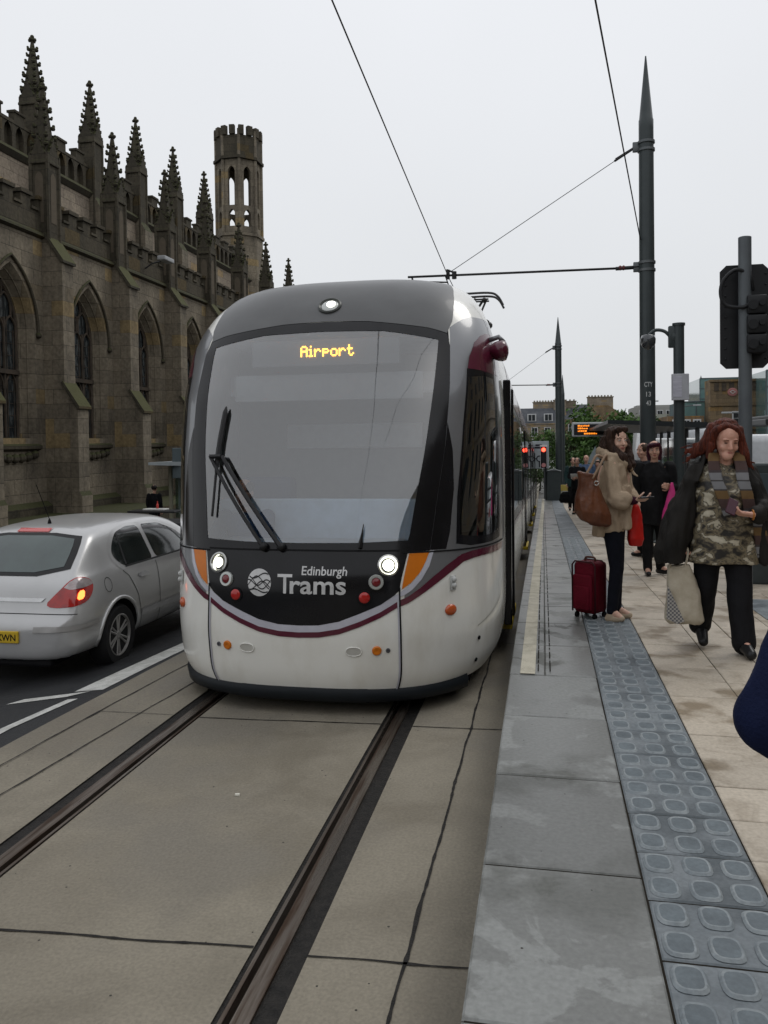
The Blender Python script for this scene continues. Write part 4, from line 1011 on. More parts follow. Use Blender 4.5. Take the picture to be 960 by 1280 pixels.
HATCH = [ # y, top, belt, hwBelt, hwWide, hwRoof, zbottom
 (0.00,.53,.51,.56,.60,.50,.30),(0.02,.60,.58,.62,.68,.5,.24),(.06,.66,.64,.70,.765,.52,.22),(.10,.80,.78,.74,.80,.60,.22),(.13,.94,.90,.74,.825,.64,.22),(.20,1.00,.95,.755,.842,.66,.22),
 (.33,1.13,.97,.785,.858,.64,.22),(.50,1.285,.975,.80,.868,.63,.22),(.63,1.385,.98,.81,.872,.62,.22),(.74,1.425,.98,.815,.875,.61,.22),(1.0,1.445,.975,.82,.876,.61,.22),(1.5,1.46,.965,.825,.876,.61,.20),(2.0,1.455,.955,.83,.876,.61,.20),
 (2.4,1.42,.945,.83,.876,.60,.20),(2.75,1.30,.93,.825,.876,.60,.20),(3.05,1.12,.92,.82,.875,.62,.22),(3.25,.985,.90,.81,.872,.66,.22),(3.5,.91,.86,.78,.865,.62,.22),(3.8,.84,.79,.74,.85,.55,.22),(4.05,.75,.70,.66,.80,.50,.22),(4.2,.62,.58,.58,.70,.45,.25),(4.25,.50,.48,.5,.58,.4,.3)]
def build_car(name, label, paint, loc, rz=0, sc_=1.0, plate=None, detail=True, group=None, brake=True):
    t = thing(name, label, 'car', loc, (0,0,rz), group); t.scale = (sc_, sc_, sc_)
    b = car_body(HATCH); o = b.build('body', paint, t, True, world=False)
    sb = o.modifiers.new('s','SUBSURF'); sb.levels = 2; sb.render_levels = 2
    apply_mods(o); me0 = o.data
    bvh = BVHTree.FromPolygons([v.co.copy() for v in me0.vertices], [tuple(p.vertices) for p in me0.polygons])
    # wheel arch cut
    RY, FY, WR = .78, 3.40, .315
    for y in (RY, FY):
        cu_ = MB(); cu_.tube([(-1.2,y,WR),(1.2,y,WR)], .365, 32); c = cu_.build('cut', t_rub, t, world=False)
        bo = o.modifiers.new('b','BOOLEAN'); bo.object = c; bo.operation = 'DIFFERENCE'; bo.solver = 'EXACT'; apply_mods(o); bpy.data.objects.remove(c)
    me = o.data; me.materials.clear(); me.materials.append(paint); me.materials.append(t_rub)
    for p in me.polygons:
        p.use_smooth = True; c = p.center
        inn = any(math.hypot(c.y-y, c.z-WR) < .372 and abs(c.x) < .86 for y in (RY,FY)); p.material_index = 1 if inn or (p.normal.z < -.8 and c.z < .3) else 0
    try: me.set_sharp_from_angle(angle=R(40))
    except Exception: pass
    X, Y, Z = Vector((1,0,0)), Vector((0,1,0)), Vector((0,0,1))
    def side(poly, off, mt, nm, holes=(), par=t, step=.04, both=True):
        for sg in ((1,-1) if both else (1,)):
            b = MB(); P, F = raydecal(bvh, poly, Vector((sg*2,0,0)), Y, Z, Vector((-sg,0,0)), off, step, holes); b.add(P, F); r_ = b.build(nm, mt, par, True, world=False)
        return r_
    def rear(poly, off, mt, nm, holes=(), par=t, step=.04, up=None, d=None, y0=-2):
        P, F = raydecal(bvh, poly, Vector((0,y0,0)), X, Z, Y, off, step, holes); b = MB(); b.add(P, F); return b.build(nm, mt, par, True, world=False)
    cg = glass_mat('car_glass', (.3,.38,.36), .35, .03, 1.3) if 'car_glass' not in MATS else MATS['car_glass']
    cgl = MATS.get('car_glass_dark') or mat('car_glass_dark', (.010,.014,.014), .06, coat=1, col2=(.02,.026,.026), nscale=4, spec=.9)
    trim = mat('window_trim_black', (.012,.012,.013), .35)
    rq = smooth_poly(densify([(.97,.99),(1.62,.985),(1.585,1.355),(1.35,1.365),(1.08,1.325),(.92,1.22),(.84,1.11)], .10), 2)
    fq = smooth_poly(densify([(1.70,.985),(2.78,.975),(2.80,1.0),(2.44,1.22),(2.08,1.335),(1.67,1.355)], .10), 2)
    side(smooth_poly(densify([(.90,.955),(2.84,.945),(2.90,.985),(2.46,1.25),(2.08,1.37),(1.35,1.39),(1.04,1.35),(.88,1.25),(.78,1.11)], .1), 2), .003, paint, 'window_frame', [rq, fq]); side([(1.0,.972),(2.72,.962),(2.74,.98),(1.0,.99)], .0055, trim, 'waist_seal')
    side(rq, .0045, cgl, 'side_window'); side(fq, .0045, cgl, 'side_window')
    side([(1.02,1.0),(1.05,1.0),(1.11,1.325),(1.08,1.32)], .006, trim, 'window_divider')
    rw = smooth_poly([(-.64,1.0),(.64,1.0),(.60,1.25),(.54,1.37),(-.54,1.37),(-.60,1.25)], 1)
    rear(rw, .004, trim, 'rear_window_surround'); 
    rear(smooth_poly([(-.56,1.03),(.56,1.03),(.54,1.23),(.49,1.345),(-.49,1.345),(-.54,1.23)], 1), .007, MATS.get('rear_glass') or mat('rear_glass', (.05,.075,.072), .12, coat=1, col2=(.035,.05,.05), nscale=2), 'rear_window')
    rear([(-.18,1.375),(.18,1.375),(.18,1.405),(-.18,1.405)], .01, mat('brake_red', (.35,.01,.008), .2, coat=1, emit=(1,.02,.01), estr=.06), 'high_brake_light')
    # tail lamps wrap round the corner
    lamp_red = MATS.get('tail_lens') or mat('tail_lens', (.42,.012,.01), .16, coat=1, col2=(.28,.008,.008), nscale=14, emit=None)
    lamp_clear = mat('tail_lens_clear', (.40,.36,.36), .12, .3, coat=1, col2=(.28,.22,.22), nscale=12)
    lamp_hot = mat('tail_lamp_lit', (1,.3,.1), .3, emit=(1,.16,.03), estr=3.2)
    for sg in (1,-1):
        d = Vector((-sg*.62,.78,0)).normalized(); rg = Vector((.78*sg*1,.62,0)).normalized()*1; org = Vector((sg*.80,.12,0))-d*2
        L1 = smooth_poly([(-.30,.715),(.02,.74),(.14,.80),(.17,.93),(.08,.99),(-.04,.985),(-.16,.87)], 2)
        P, F = raydecal(bvh, L1, org, rg, Z, d, .008, .03); q = MB(); q.add(P, F); lm = q.build('tail_light', lamp_red, t, True, world=False)
        L2 = smooth_poly([(-.13,.885),(.155,.90),(.15,.94),(.075,.98),(-.035,.975)], 1)
        P, F = raydecal(bvh, L2, org, rg, Z, d, .011, .03); q = MB(); q.add(P, F); q.build('clear_lens', lamp_clear, lm, True, world=False)
        if brake:
            L3 = smooth_poly([(-.01,.79),(.06,.80),(.07,.875),(.01,.87)], 1); P, F = raydecal(bvh, L3, org, rg, Z, d, .012, .02); q = MB(); q.add(P, F); q.build('lit_bulb', lamp_hot, lm, True, world=False)
    # rear: chrome strip, bumper line, plate
    rear([(-.44,.775),(.44,.775),(.48,.81),(-.48,.81)], .012, mat('chrome_trim', (.55,.55,.55), .15, 1), 'chrome_strip')
    rear([(-.80,.665),(.80,.665),(.80,.672),(-.80,.672)], .004, t_rub, 'hatch_gap'); 
    for sg in (1,-1):
        d = Vector((-sg*.5,.87,0)).normalized(); rg = Vector((.87*sg,.5,0)); org = Vector((sg*.7,.05,0))-d*2
        P, F = raydecal(bvh, [(-.28,.50),(.30,.535),(.30,.575),(-.27,.555)], org, rg, Z, d, .012, .03); q = MB(); q.add(P, F); q.build('bumper_strip', mat('bumper_trim', (.42,.41,.40), .35, .4), t, True, world=False)
    if plate:
        q = MB(); q.bbox(-.26,.26,-.018,.002,.40,.515,.008); pl = q.build('number_plate', mat('plate_yellow', (.62,.42,.03), .4), t, world=False)
        q = MB(); put_text(q, plate, lambda u, z: Vector((u,-.020,z)), .03, .235, .425, .062, .012); q.build('plate_lettering', t_rub, pl, world=False, fix=False)
    # door seams, handles, side strip, fuel flap
    seam = mat('seam_dark', (.05,.05,.05), .6)
    def sl_(pts, w_=.005, nm='door_seam', mt=seam, off=.003):
        for sg in (1,-1):
            q = MB()
            for a, c in zip(pts, pts[1:]):
                dd = Vector((c[0]-a[0], c[1]-a[1])); pr = Vector((-dd.y, dd.x)).normalized()*w_
                poly = [(a[0]+pr.x, a[1]+pr.y),(a[0]-pr.x,a[1]-pr.y),(c[0]-pr.x,c[1]-pr.y),(c[0]+pr.x,c[1]+pr.y)]
                P, F = raydecal(bvh, poly, Vector((sg*2,0,0)), Y, Z, Vector((-sg,0,0)), off, .03); q.add(P, F)
            q.build(nm, mt, t, True, world=False)
    sl_([(.93,.95),(1.02,.88),(1.16,.66),(1.22,.44),(1.24,.27),(1.66,.25)]); sl_([(1.66,.96),(1.66,.25)]); sl_([(1.66,.25),(2.70,.25),(2.78,.50),(2.74,.94)])
    sl_([(1.22,.46),(2.75,.44)], .030, 'rubbing_strip', mat('strip_silver', (.42,.42,.43), .35, .3), .016)
    for y in (1.22, 2.30):
        for sg in (1,-1): 
            q = MB(); P, F = raydecal(bvh, smooth_poly([(y,.83),(y+.19,.83),(y+.19,.87),(y,.87)], 1), Vector((sg*2,0,0)), Y, Z, Vector((-sg,0,0)), .024, .03); q.add(P, F)
            P2, F2 = raydecal(bvh, smooth_poly([(y-.01,.822),(y+.2,.822),(y+.2,.88),(y-.01,.88)], 1), Vector((sg*2,0,0)), Y, Z, Vector((-sg,0,0)), .006, .03); q.add(P2, F2)
            q.build('door_handle', mat('handle_silver', (.5,.5,.51), .25, .4), t, True, world=False)
    q = MB(); P, F = raydecal(bvh, [(.60+.065*math.cos(i*.5236), .86+.075*math.sin(i*.5236)) for i in range(12)], Vector((2,0,0)), Y, Z, -X, .004, .05, [[(.60+.058*math.cos(i*.5236), .86+.068*math.sin(i*.5236)) for i in range(12)]]); q.add(P, F); q.build('fuel_flap', seam, t, world=False)
    # mirrors, aerial, wheels
    for sg in (1,-1):
        q = MB(); q.sph((sg*.98,2.58,1.01), (.12,.07,.075), 14); q.tube([(sg*.84,2.62,.97),(sg*.95,2.6,.98)], .03, 6); q.build('wing_mirror', paint if not detail else mat('mirror_dark', (.03,.03,.032), .4), t, True, world=False)
    q = MB(); q.lathe([(.022,0),(.014,.04),(.004,.06)], 8, Matrix.Translation((0,.92,1.43))); q.tube([(0,.92,1.48),(0,.70,1.86)], .004, 5); q.build('aerial', t_rub, t, world=False)
    tyre = MATS.get('tyre') or mat('tyre', (.014,.014,.015), .8)
    alloy = mat('alloy_wheel', (.36,.35,.34), .35, .5)
    for sg in (1,-1):
        for y in (RY, FY):
            Mx = Matrix.Translation((sg*.78, y, WR)) @ Matrix.Rotation(sg*math.pi/2, 4, 'Y')
            q = MB(); q.lathe([(.20,-.12),(.29,-.11),(.313,-.07),(.318,0),(.313,.06),(.29,.095),(.215,.085),(.205,.06)], 36, Mx); wh = q.build('wheel', tyre, t, True, world=False, angle=50)
            q = MB(); q.lathe([(.212,.02),(.214,.084),(.203,.088),(.196,.05),(.19,-.02)], 36, Mx); q.lathe([(.0,.066),(.035,.068),(.05,.055),(.055,.0)], 16, Mx)
            for i in range(6):
                for dd in (-.13,.13):
                    a = i*math.pi/3; q.tube([Mx @ Vector((.045*math.cos(a+dd*1.6),.045*math.sin(a+dd*1.6),.055)), Mx @ Vector((.2*math.cos(a+dd),.2*math.sin(a+dd),.060))], .013, 6)
            q.build('rim', alloy, wh, True, world=False, angle=40)
            q = MB(); q.lathe([(.0,-.03),(.19,-.03),(.19,-.02),(.0,-.02)], 20, Mx); q.build('brake_disc', t_rub, wh, world=False)
    for sg in (1,-1):
        for y in (RY, FY):
            q = MB(); pts = [(y+.385*math.cos(a), WR+.385*math.sin(a)) for a in [math.pi*(-.08+1.16*i/18) for i in range(19)]]; P3 = []
            for u, v in pts:
                loc, nn, ix, ds_ = bvh.ray_cast(Vector((sg*2, u, v)), Vector((-sg,0,0)))
                if loc is not None: P3.append(loc+Vector((sg*.002,0,0)))
            q.tube(P3, .020, 8); q.build('arch_flare', paint, t, True, world=False)
    q = MB(); q.bbox(-.55,.55,.06,.5,.16,.26,.03); q.build('undertray', t_rub, t, world=False)
    # silhouettes of seats seen through the rear glass
    return t
p_sil = mat('silver_paint', (.50,.50,.50), .32, .45, coat=.6, col2=(.47,.47,.47), nscale=3)
car0 = build_car('parked_car', 'silver hatchback with a lit right tail lamp waiting left of the tram', p_sil, (-4.86, 6.31, -.145), R(1.0), .95, 'XWN', group=None)
p_wht = mat('white_paint', (.62,.64,.66), .3, coat=.6)
# ------------------------------------------------------------------ people
def cap_(b, p0, r0, p1, r1, n=14):
    p0 = Vector(p0); p1 = Vector(p1); d = p1-p0; L0 = d.length
    if L0 < 1e-5: b.sph(p0, r0, n); return
    q = d.to_track_quat('Z','Y').to_matrix().to_4x4(); Mx = Matrix.Translation(p0) @ q
    pr = []
    for i in range(5): a = math.pi/2*(1-i/4); pr.append((r0*math.cos(a), -r0*math.sin(a)))
    for i in range(5): a = math.pi/2*i/4; pr.append((r1*math.cos(a), L0+r1*math.sin(a)))
    b.lathe(pr, n, Mx)
def chain(b, pts, rs, n=14):
    for i in range(len(pts)-1): cap_(b, pts[i], rs[i], pts[i+1], rs[i+1], n)
def slab(b, secs, n=28, pw=2.2):
    """closed loft of horizontal sections: (x,y,z,rx,ry[,rot])"""
    rows = []
    for s in secs:
        x, y, z, rx, ry = s[:5]; a = s[5] if len(s) > 5 else 0
        r_ = []
        for j in range(n):
            t = 2*math.pi*j/n; u = rx*math.copysign(abs(math.cos(t))**(2/pw), math.cos(t)); v = ry*math.copysign(abs(math.sin(t))**(2/pw), math.sin(t))
            r_.append(Vector((x+u*math.cos(a)-v*math.sin(a), y+u*math.sin(a)+v*math.cos(a), z)))
        rows.append(r_)
    vs = [p for r in rows for p in r]; k = n
    b.add(vs, [(i*k+j, i*k+(j+1)%k, (i+1)*k+(j+1)%k, (i+1)*k+j) for i in range(len(rows)-1) for j in range(k)]+[tuple(range(k))[::-1], tuple((len(rows)-1)*k+j for j in range(k))])
def blob(b, name, mt, parent, vox=.008, sm=3, folds=0, fs=(9,9,3), seed=0, subs=None):
    me = bpy.data.meshes.new(name); me.from_pydata([tuple(v) for v in b.v], [], b.f)
    bm = bmesh.new(); bm.from_mesh(me); bmesh.ops.recalc_face_normals(bm, faces=bm.faces[:]); bm.to_mesh(me); bm.free()
    o = bpy.data.objects.new(name, me); col.objects.link(o)
    r_ = o.modifiers.new('r','REMESH'); r_.mode = 'VOXEL'; r_.voxel_size = vox
    if sm: s_ = o.modifiers.new('s','SMOOTH'); s_.iterations = sm; s_.factor = .5
    apply_mods(o); me = o.data
    if folds:
        ns = [v.normal.copy() for v in me.vertices]
        for v, n_ in zip(me.vertices, ns):
            q = Vector((v.co.x*fs[0], v.co.y*fs[1], v.co.z*fs[2]+seed*7.3))
            w_ = noise.noise(q)+.5*noise.noise(q*2.3); w_ = (abs(w_)**.8)*math.copysign(1,w_); v.co += n_*(folds*w_)
    me.polygons.foreach_set('use_smooth', [True]*len(me.polygons)); me.materials.clear(); me.materials.append(mt)
    if parent is not None: o.parent = parent
    return o
def skinm(name, c):
    return mat(name, c, .5, col2=(c[0]*.86, c[1]*.72, c[2]*.68), nscale=22, spec=.4)
SK = skinm('skin', (.56,.35,.26)); SK2 = skinm('skin_pale', (.64,.43,.33)); SK3 = skinm('skin_ruddy', (.63,.37,.28))
def cloth(name, c, c2=None, rough=.85, sc2=12, bump=.25, st=(1,1,1), bs=160): 
    return mat(name, c, rough, col2=c2 or tuple(x*.7 for x in c), nscale=sc2, bump=bump, bscale=bs, sheen=.0, nstretch=st, spec=.12)
def hairm(name, c, c2): return mat(name, c, .5, col2=c2, nscale=30, nstretch=(2.2,2.2,.25), bump=.9, bscale=60, detail=4, spec=.22)
EYE = mat('eye_dark', (.02,.015,.012), .15); LIP = mat('lips', (.36,.10,.09), .45); BROW = mat('brow', (.06,.03,.02), .8); WHT = mat('eye_white', (.6,.57,.54), .3)
def head(b, H, c, fwd, up=Vector((0,0,1)), s=1.0):
    """head prims: c centre, fwd facing; returns frame"""
    f_ = Vector(fwd).normalized(); u_ = (Vector(up)-f_*f_.dot(Vector(up))).normalized(); r_ = f_.cross(u_)
    Mx = Matrix((r_, f_, u_)).transposed().to_4x4(); Mx.translation = Vector(c)
    def E_(p, r, n=14):
        o = len(b.v); b.sph((0,0,0), tuple(x*s for x in r), n)
        for i in range(o, len(b.v)): b.v[i] = Mx @ (b.v[i]+Vector(p)*s)
    E_((0,-.012,.035), (.076,.095,.085), 20); E_((0,.012,-.015), (.066,.078,.088), 18); E_((0,.040,-.070), (.046,.045,.040)); E_((0,.066,-.088), (.022,.018,.017))
    for sg in (1,-1): E_((sg*.032,.058,-.030), (.028,.024,.026)); E_((sg*.030,.076,.024), (.024,.010,.008)); E_((sg*.075,-.005,-.005), (.010,.018,.030), 10)
    o = len(b.v); cap_(b, (0,.086,.012), .008, (0,.104,-.026), .013, 10)
    for i in range(o, len(b.v)): b.v[i] = Mx @ (b.v[i]*s)
    E_((.010,.094,-.030), (.009,.010,.008), 8); E_((-.010,.094,-.030), (.009,.010,.008), 8); E_((0,.082,-.055), (.024,.010,.007)); E_((0,.080,-.064), (.020,.010,.008))
    return Mx
def face(Mx, parent, s=1.0, brow=BROW, lips=LIP, eyes='open', look=0):
    q = MB()
    for sg in (1,-1): q.sph((sg*.030,.0815,.008), (.0125,.007,.0065 if eyes == 'open' else .0028), 10)
    q.v = [Mx @ (v*s) for v in q.v]; e_ = q.build('eye', WHT if eyes == 'open' else BROW, parent, True, world=False)
    if eyes == 'open':
        q = MB()
        for sg in (1,-1): q.sph((sg*.030+look*.004,.0865,.008), (.0055,.004,.0062), 8)
        q.v = [Mx @ (v*s) for v in q.v]; q.build('iris', EYE, e_, True, world=False)
    q = MB()
    for sg in (1,-1): q.tube([Mx @ (Vector(p)*s) for p in [(sg*.014,.0885,.0255),(sg*.032,.090,.0315),(sg*.050,.074,.025)]], .0028*s, 6)
    q.build('eyebrow', brow, parent, True, world=False)
    q = MB(); q.tube([Mx @ (Vector(p)*s) for p in [(-.024,.078,-.0585),(-.010,.0905,-.0555),(0,.092,-.057),(.010,.0905,-.0555),(.024,.078,-.0585)]], [.002,.0042,.0036,.0042,.002], 6)
    q.tube([Mx @ (Vector(p)*s) for p in [(-.020,.079,-.062),(0,.0905,-.066),(.020,.079,-.062)]], [.002,.0048,.002], 6); q.build('mouth', lips, parent, True, world=False)
def hand(b, wrist, d, palmn, curl=.6, s=1.0, thumb=1, spread=.0):
    """five fingered hand: d = direction of the fingers, palmn = way the palm faces"""
    d = Vector(d).normalized(); pn = Vector(palmn); pn = (pn-d*pn.dot(d)).normalized(); sd = d.cross(pn).normalized()*thumb; w_ = Vector(wrist)
    K = w_+d*.085*s
    for t in (-1.5,-.5,.5,1.5): cap_(b, w_+sd*(t*.010*s), .016*s, K+sd*(t*.0205*s), .0125*s, 8)
    lens = [.068,.078,.073,.056]
    for i, t in enumerate((1.5,.5,-.5,-1.5)):
        p = K+sd*(t*.0205*s); dd = (d+sd*spread*t).normalized(); ln = lens[i]*s; r_ = .0092*s
        for sgm, (fr, an) in enumerate(((.42,curl*.7),(.32,curl*1.6),(.26,curl*2.3))):
            v = (dd*math.cos(an)+pn*math.sin(an)); q = p+v*ln*fr; cap_(b, p, r_, q, r_*.92, 8); p = q; r_ *= .92
    p = w_+d*.022*s+sd*.026*s; v1 = (d*.55+sd*.75+pn*.35).normalized(); q = p+v1*.038*s; cap_(b, p, .015*s, q, .0115*s, 8)
    v2 = (d*.85+sd*.25+pn*.55).normalized(); q2 = q+v2*.030*s; cap_(b, q, .0115*s, q2, .0098*s, 8); v3 = (d*.8+pn*.7-sd*.1).normalized(); cap_(b, q2, .0098*s, q2+v3*.024*s, .0085*s, 8)
def basebody(b, P, arm=.038):
    """P: dict of joint points: neck, chest, pelvis, shL, elL, wrL, ... hipL, knL, anL, toeL"""
    chain(b, [P['neck'], P['headb']], [.050,.048]); chain(b, [P['chest'], P['neck']+Vector((0,0,-.03))], [.10,.05]); 
    slabsec = [(P['pelvis'].x,P['pelvis'].y,P['pelvis'].z-.08,.12,.09),(P['pelvis'].x,P['pelvis'].y,P['pelvis'].z+.05,.15,.105),((P['pelvis'].x+P['chest'].x)/2,(P['pelvis'].y+P['chest'].y)/2,(P['pelvis'].z+P['chest'].z)/2,.12,.09),(P['chest'].x,P['chest'].y,P['chest'].z,.14,.10),(P['chest'].x,P['chest'].y,P['chest'].z+.11,.11,.07)]
    slab(b, slabsec)
    for s in 'LR':
        chain(b, [P['chest']+Vector((0,0,.06)), P['sh'+s], P['el'+s], P['wr'+s]], [.06,.050,arm*.95,.026])
        chain(b, [P['pelvis'], P['hip'+s], P['kn'+s], P['an'+s], P['toe'+s]], [.09,.082,.052,.036,.028])
V3 = lambda *a: Vector(a)
def shoe(parent, an, toe, mt, w_=.042, heel=.0, name='shoe'):
    b = MB(); a = Vector(an); t = Vector(toe); dr = (t-a); dr.z = 0; dr.normalize(); z0 = min(a.z, t.z)-.03
    chain(b, [a+V3(0,0,.0), a+dr*(-.03)+V3(0,0,-.035), a+dr*.05+V3(0,0,-.03), t], [w_*.95,w_*.85,w_*.9,w_*.75])
    return blob(b, name, mt, parent, .008, 2)
def hair_strands(b, pts_list, r=.006):
    for pts in pts_list: b.tube(curve(pts, 4), [r]*(4*(len(pts)-1))+[.001], 5)

# ---- red haired woman walking to the camera
X0, Y0 = 1.27, 6.3; w3 = thing('person', 'red haired woman in open black coat, patterned tunic and striped scarf, walking with a phone', 'person', (X0, Y0, PZ-drop(Y0)), (0,0,0))
P = dict(neck=V3(.04,-.02,1.42), headb=V3(.05,-.05,1.49), chest=V3(.02,0,1.24), pelvis=V3(.03,0,.90), shL=V3(.205,.01,1.335), elL=V3(.285,-.06,1.07), wrL=V3(.175,-.30,1.04),
  shR=V3(-.135,.01,1.335), elR=V3(-.26,.03,1.06), wrR=V3(-.25,-.03,.82), hipL=V3(.12,0,.86), knL=V3(.13,-.09,.50), anL=V3(.145,-.16,.11), toeL=V3(.165,-.29,.045), hipR=V3(-.05,0,.86), knR=V3(-.085,.02,.49), anR=V3(-.09,.16,.15), toeR=V3(-.095,.04,.05))
b = MB(); basebody(b, P, .045); Mh = head(b, None, (.055,-.055,1.565), (.10,-.94,-.30), V3(.05,-.25,1), 1.12)
cap_(b, (.05,-.02,1.40), .062, (.055,-.045,1.49), .058)
hand(b, P['wrL'], (-.95,-.2,.12), (.1,.3,.9), .55, 1.0, 1); hand(b, P['wrR'], (.05,-.05,-1), (.9,.2,0), 1.1, 1.0, -1)
cap_(b, (.05,-.10,1.455), .040, (.05,-.085,1.47), .045)
blob(b, 'body', SK3, w3, .0065, 2); face(Mh, w3, 1.12, mat('brow_auburn', (.16,.06,.03), .8), LIP, 'closed')
# trousers, tunic, coat
TR = cloth('black_trousers', (.012,.012,.014), rough=.75); b = MB()
slab(b, [(.03,0,.72,.19,.15),(.03,0,.84,.205,.165),(.03,0,1.0,.19,.15)])
def leg(b, hip, kn, an, r0, r1, r2, rk=None): chain(b, [hip, kn, an], [r0, r1, r2], 18)
leg(b, P['hipL'], P['knL'], P['anL']+V3(.0,.01,.0), .115, .088, .078); leg(b, P['hipR'], P['knR'], P['anR']+V3(0,.01,.02), .115, .085, .076)
cap_(b, P['knL'], .08, P['anL']+V3(0,.03,-.02), .085); cap_(b, P['knR'], .08, P['anR']+V3(0,.02,.0), .082)
blob(b, 'trousers', TR, w3, .009, 3, .012, (8,8,3), 1)
tun = bpy.data.materials.new('patterned_tunic'); tun.use_nodes = True; t_, bb = nodes_of(tun)
tcn = t_.nodes.new('ShaderNodeTexCoord'); n1 = t_.nodes.new('ShaderNodeTexNoise'); n1.inputs['Scale'].default_value = 13; n1.inputs['Detail'].default_value = 7; n1.inputs['Distortion'].default_value = .35
mpp = t_.nodes.new('ShaderNodeMapping'); mpp.inputs['Scale'].default_value = (1,1,1.4); t_.links.new(tcn.outputs['Object'], mpp.inputs[0]); t_.links.new(mpp.outputs[0], n1.inputs[0])
rp = t_.nodes.new('ShaderNodeValToRGB'); el = rp.color_ramp.elements; el[0].position = .40; el[0].color = (.012,.010,.008,1); el[1].position = .47; el[1].color = (.085,.068,.042,1)
for ps, c in ((.53,(.20,.165,.10,1)),(.57,(.035,.028,.02,1)),(.61,(.40,.36,.27,1)),(.72,(.50,.46,.36,1))): e_ = el.new(ps); e_.color = c
t_.links.new(n1.outputs['Fac'], rp.inputs[0]); t_.links.new(rp.outputs[0], bb.inputs['Base Color']); bb.inputs['Roughness'].default_value = .6
b = MB(); slab(b, [(.045,.0,.665,.255,.19),(.045,0,.74,.25,.19),(.04,-.01,.90,.235,.185),(.035,-.015,1.06,.215,.18),(.03,-.02,1.17,.215,.185),(.03,-.01,1.28,.20,.15),(.03,0,1.37,.15,.09),(.04,0,1.40,.10,.07)], pw=2.3)
b.sph((-.055,-.12,1.19), (.09,.085,.085)); b.sph((.12,-.12,1.19), (.09,.085,.085))
blob(b, 'tunic', tun, w3, .009, 4, .012, (6,6,4), 2)
CT = cloth('black_coat', (.013,.012,.011), (.022,.020,.018), .62, 6, .3)
b = MB()   # back and billowing right side panel of the coat
slab(b, [(.0,.15,.64,.36,.07),(.0,.14,.80,.345,.08),(.0,.11,1.05,.29,.08),(.0,.09,1.25,.235,.085),(.02,.06,1.38,.205,.075),(.03,.05,1.44,.12,.06)], pw=2.6)
slab(b, [(-.33,.02,.655,.10,.17),(-.335,.02,.75,.11,.17),(-.28,.0,.95,.10,.15),(-.235,-.01,1.12,.075,.13),(-.19,-.02,1.28,.06,.115),(-.14,.0,1.40,.06,.08)], pw=2.4)
slab(b, [(.285,.02,.66,.06,.15),(.285,.02,.85,.065,.15),(.27,.0,1.05,.065,.13),(.235,-.01,1.25,.055,.12),(.17,.0,1.41,.05,.08)], pw=2.4)
chain(b, [P['shR'], P['elR'], P['wrR']+V3(0,0,.05)], [.072,.078,.072]); chain(b, [P['shL'], P['elL'], P['wrL']+V3(.035,.05,.0)], [.072,.074,.060])
cap_(b, (-.10,-.05,1.44), .03, (.0,.05,1.47), .04); cap_(b, (.17,-.05,1.44), .03, (.08,.05,1.47), .04); cap_(b, (-.10,-.05,1.44), .03, (-.16,-.13,1.27), .018)
blob(b, 'coat', CT, w3, .009, 2, .026, (11,11,2.4), 3)
# scarf
scf = bpy.data.materials.new('striped_scarf'); scf.use_nodes = True; t_, bb = nodes_of(scf); tcn = t_.nodes.new('ShaderNodeTexCoord'); sp_ = t_.nodes.new('ShaderNodeSeparateXYZ'); t_.links.new(tcn.outputs['Object'], sp_.inputs[0])
fr_ = t_.nodes.new('ShaderNodeMath'); fr_.operation = 'MULTIPLY'; fr_.inputs[1].default_value = 3.7; t_.links.new(sp_.outputs['Z'], fr_.inputs[0]); f2 = t_.nodes.new('ShaderNodeMath'); f2.operation = 'FRACT'; t_.links.new(fr_.outputs[0], f2.inputs[0])
rp = t_.nodes.new('ShaderNodeValToRGB'); rp.color_ramp.interpolation = 'CONSTANT'; el = rp.color_ramp.elements; el[0].position = 0; el[0].color = (.05,.026,.022,1); el[1].position = .24; el[1].color = (.12,.068,.022,1)
for ps, c in ((.46,(.035,.03,.03,1)),(.50,(.15,.15,.155,1)),(.70,(.04,.035,.035,1)),(.74,(.16,.16,.165,1)),(.93,(.04,.03,.03,1))): e_ = el.new(ps); e_.color = c
t_.links.new(f2.outputs[0], rp.inputs[0]); t_.links.new(rp.outputs[0], bb.inputs['Base Color']); bb.inputs['Roughness'].default_value = .85
b = MB()
def ribbon(b, pts, w_, th, wd=None):
    for a, c in zip(pts, pts[1:]):
        a = Vector(a); c = Vector(c); d_ = (c-a).normalized(); sd = d_.cross(V3(0,-1,0)).normalized() if wd is None else Vector(wd).normalized()
        for t in (-1,-.5,0,.5,1): cap_(b, a+sd*w_*t, th, c+sd*w_*t, th, 8)
ribbon(b, curve([(-.02,-.055,1.475),(-.050,-.12,1.42),(-.045,-.185,1.30),(-.005,-.222,1.16),(.035,-.225,1.04)],4), .034, .010); ribbon(b, curve([(.11,-.055,1.47),(.135,-.11,1.42),(.135,-.18,1.30),(.16,-.215,1.17),(.185,-.20,1.02)],4), .034, .010)
ribbon(b, curve([(-.02,-.055,1.47),(-.045,.03,1.49),(.05,.06,1.50),(.13,.03,1.49),(.11,-.055,1.47)],4), .026, .013, (0,0,1))
ribbon(b, [(.245,-.14,.98),(.27,-.14,.86),(.285,-.12,.72)], .036, .012)
blob(b, 'scarf', scf, w3, .008, 2, .004, (20,20,8), 4)
HR = hairm('hair_auburn', (.145,.030,.014), (.045,.010,.006)); b = MB()
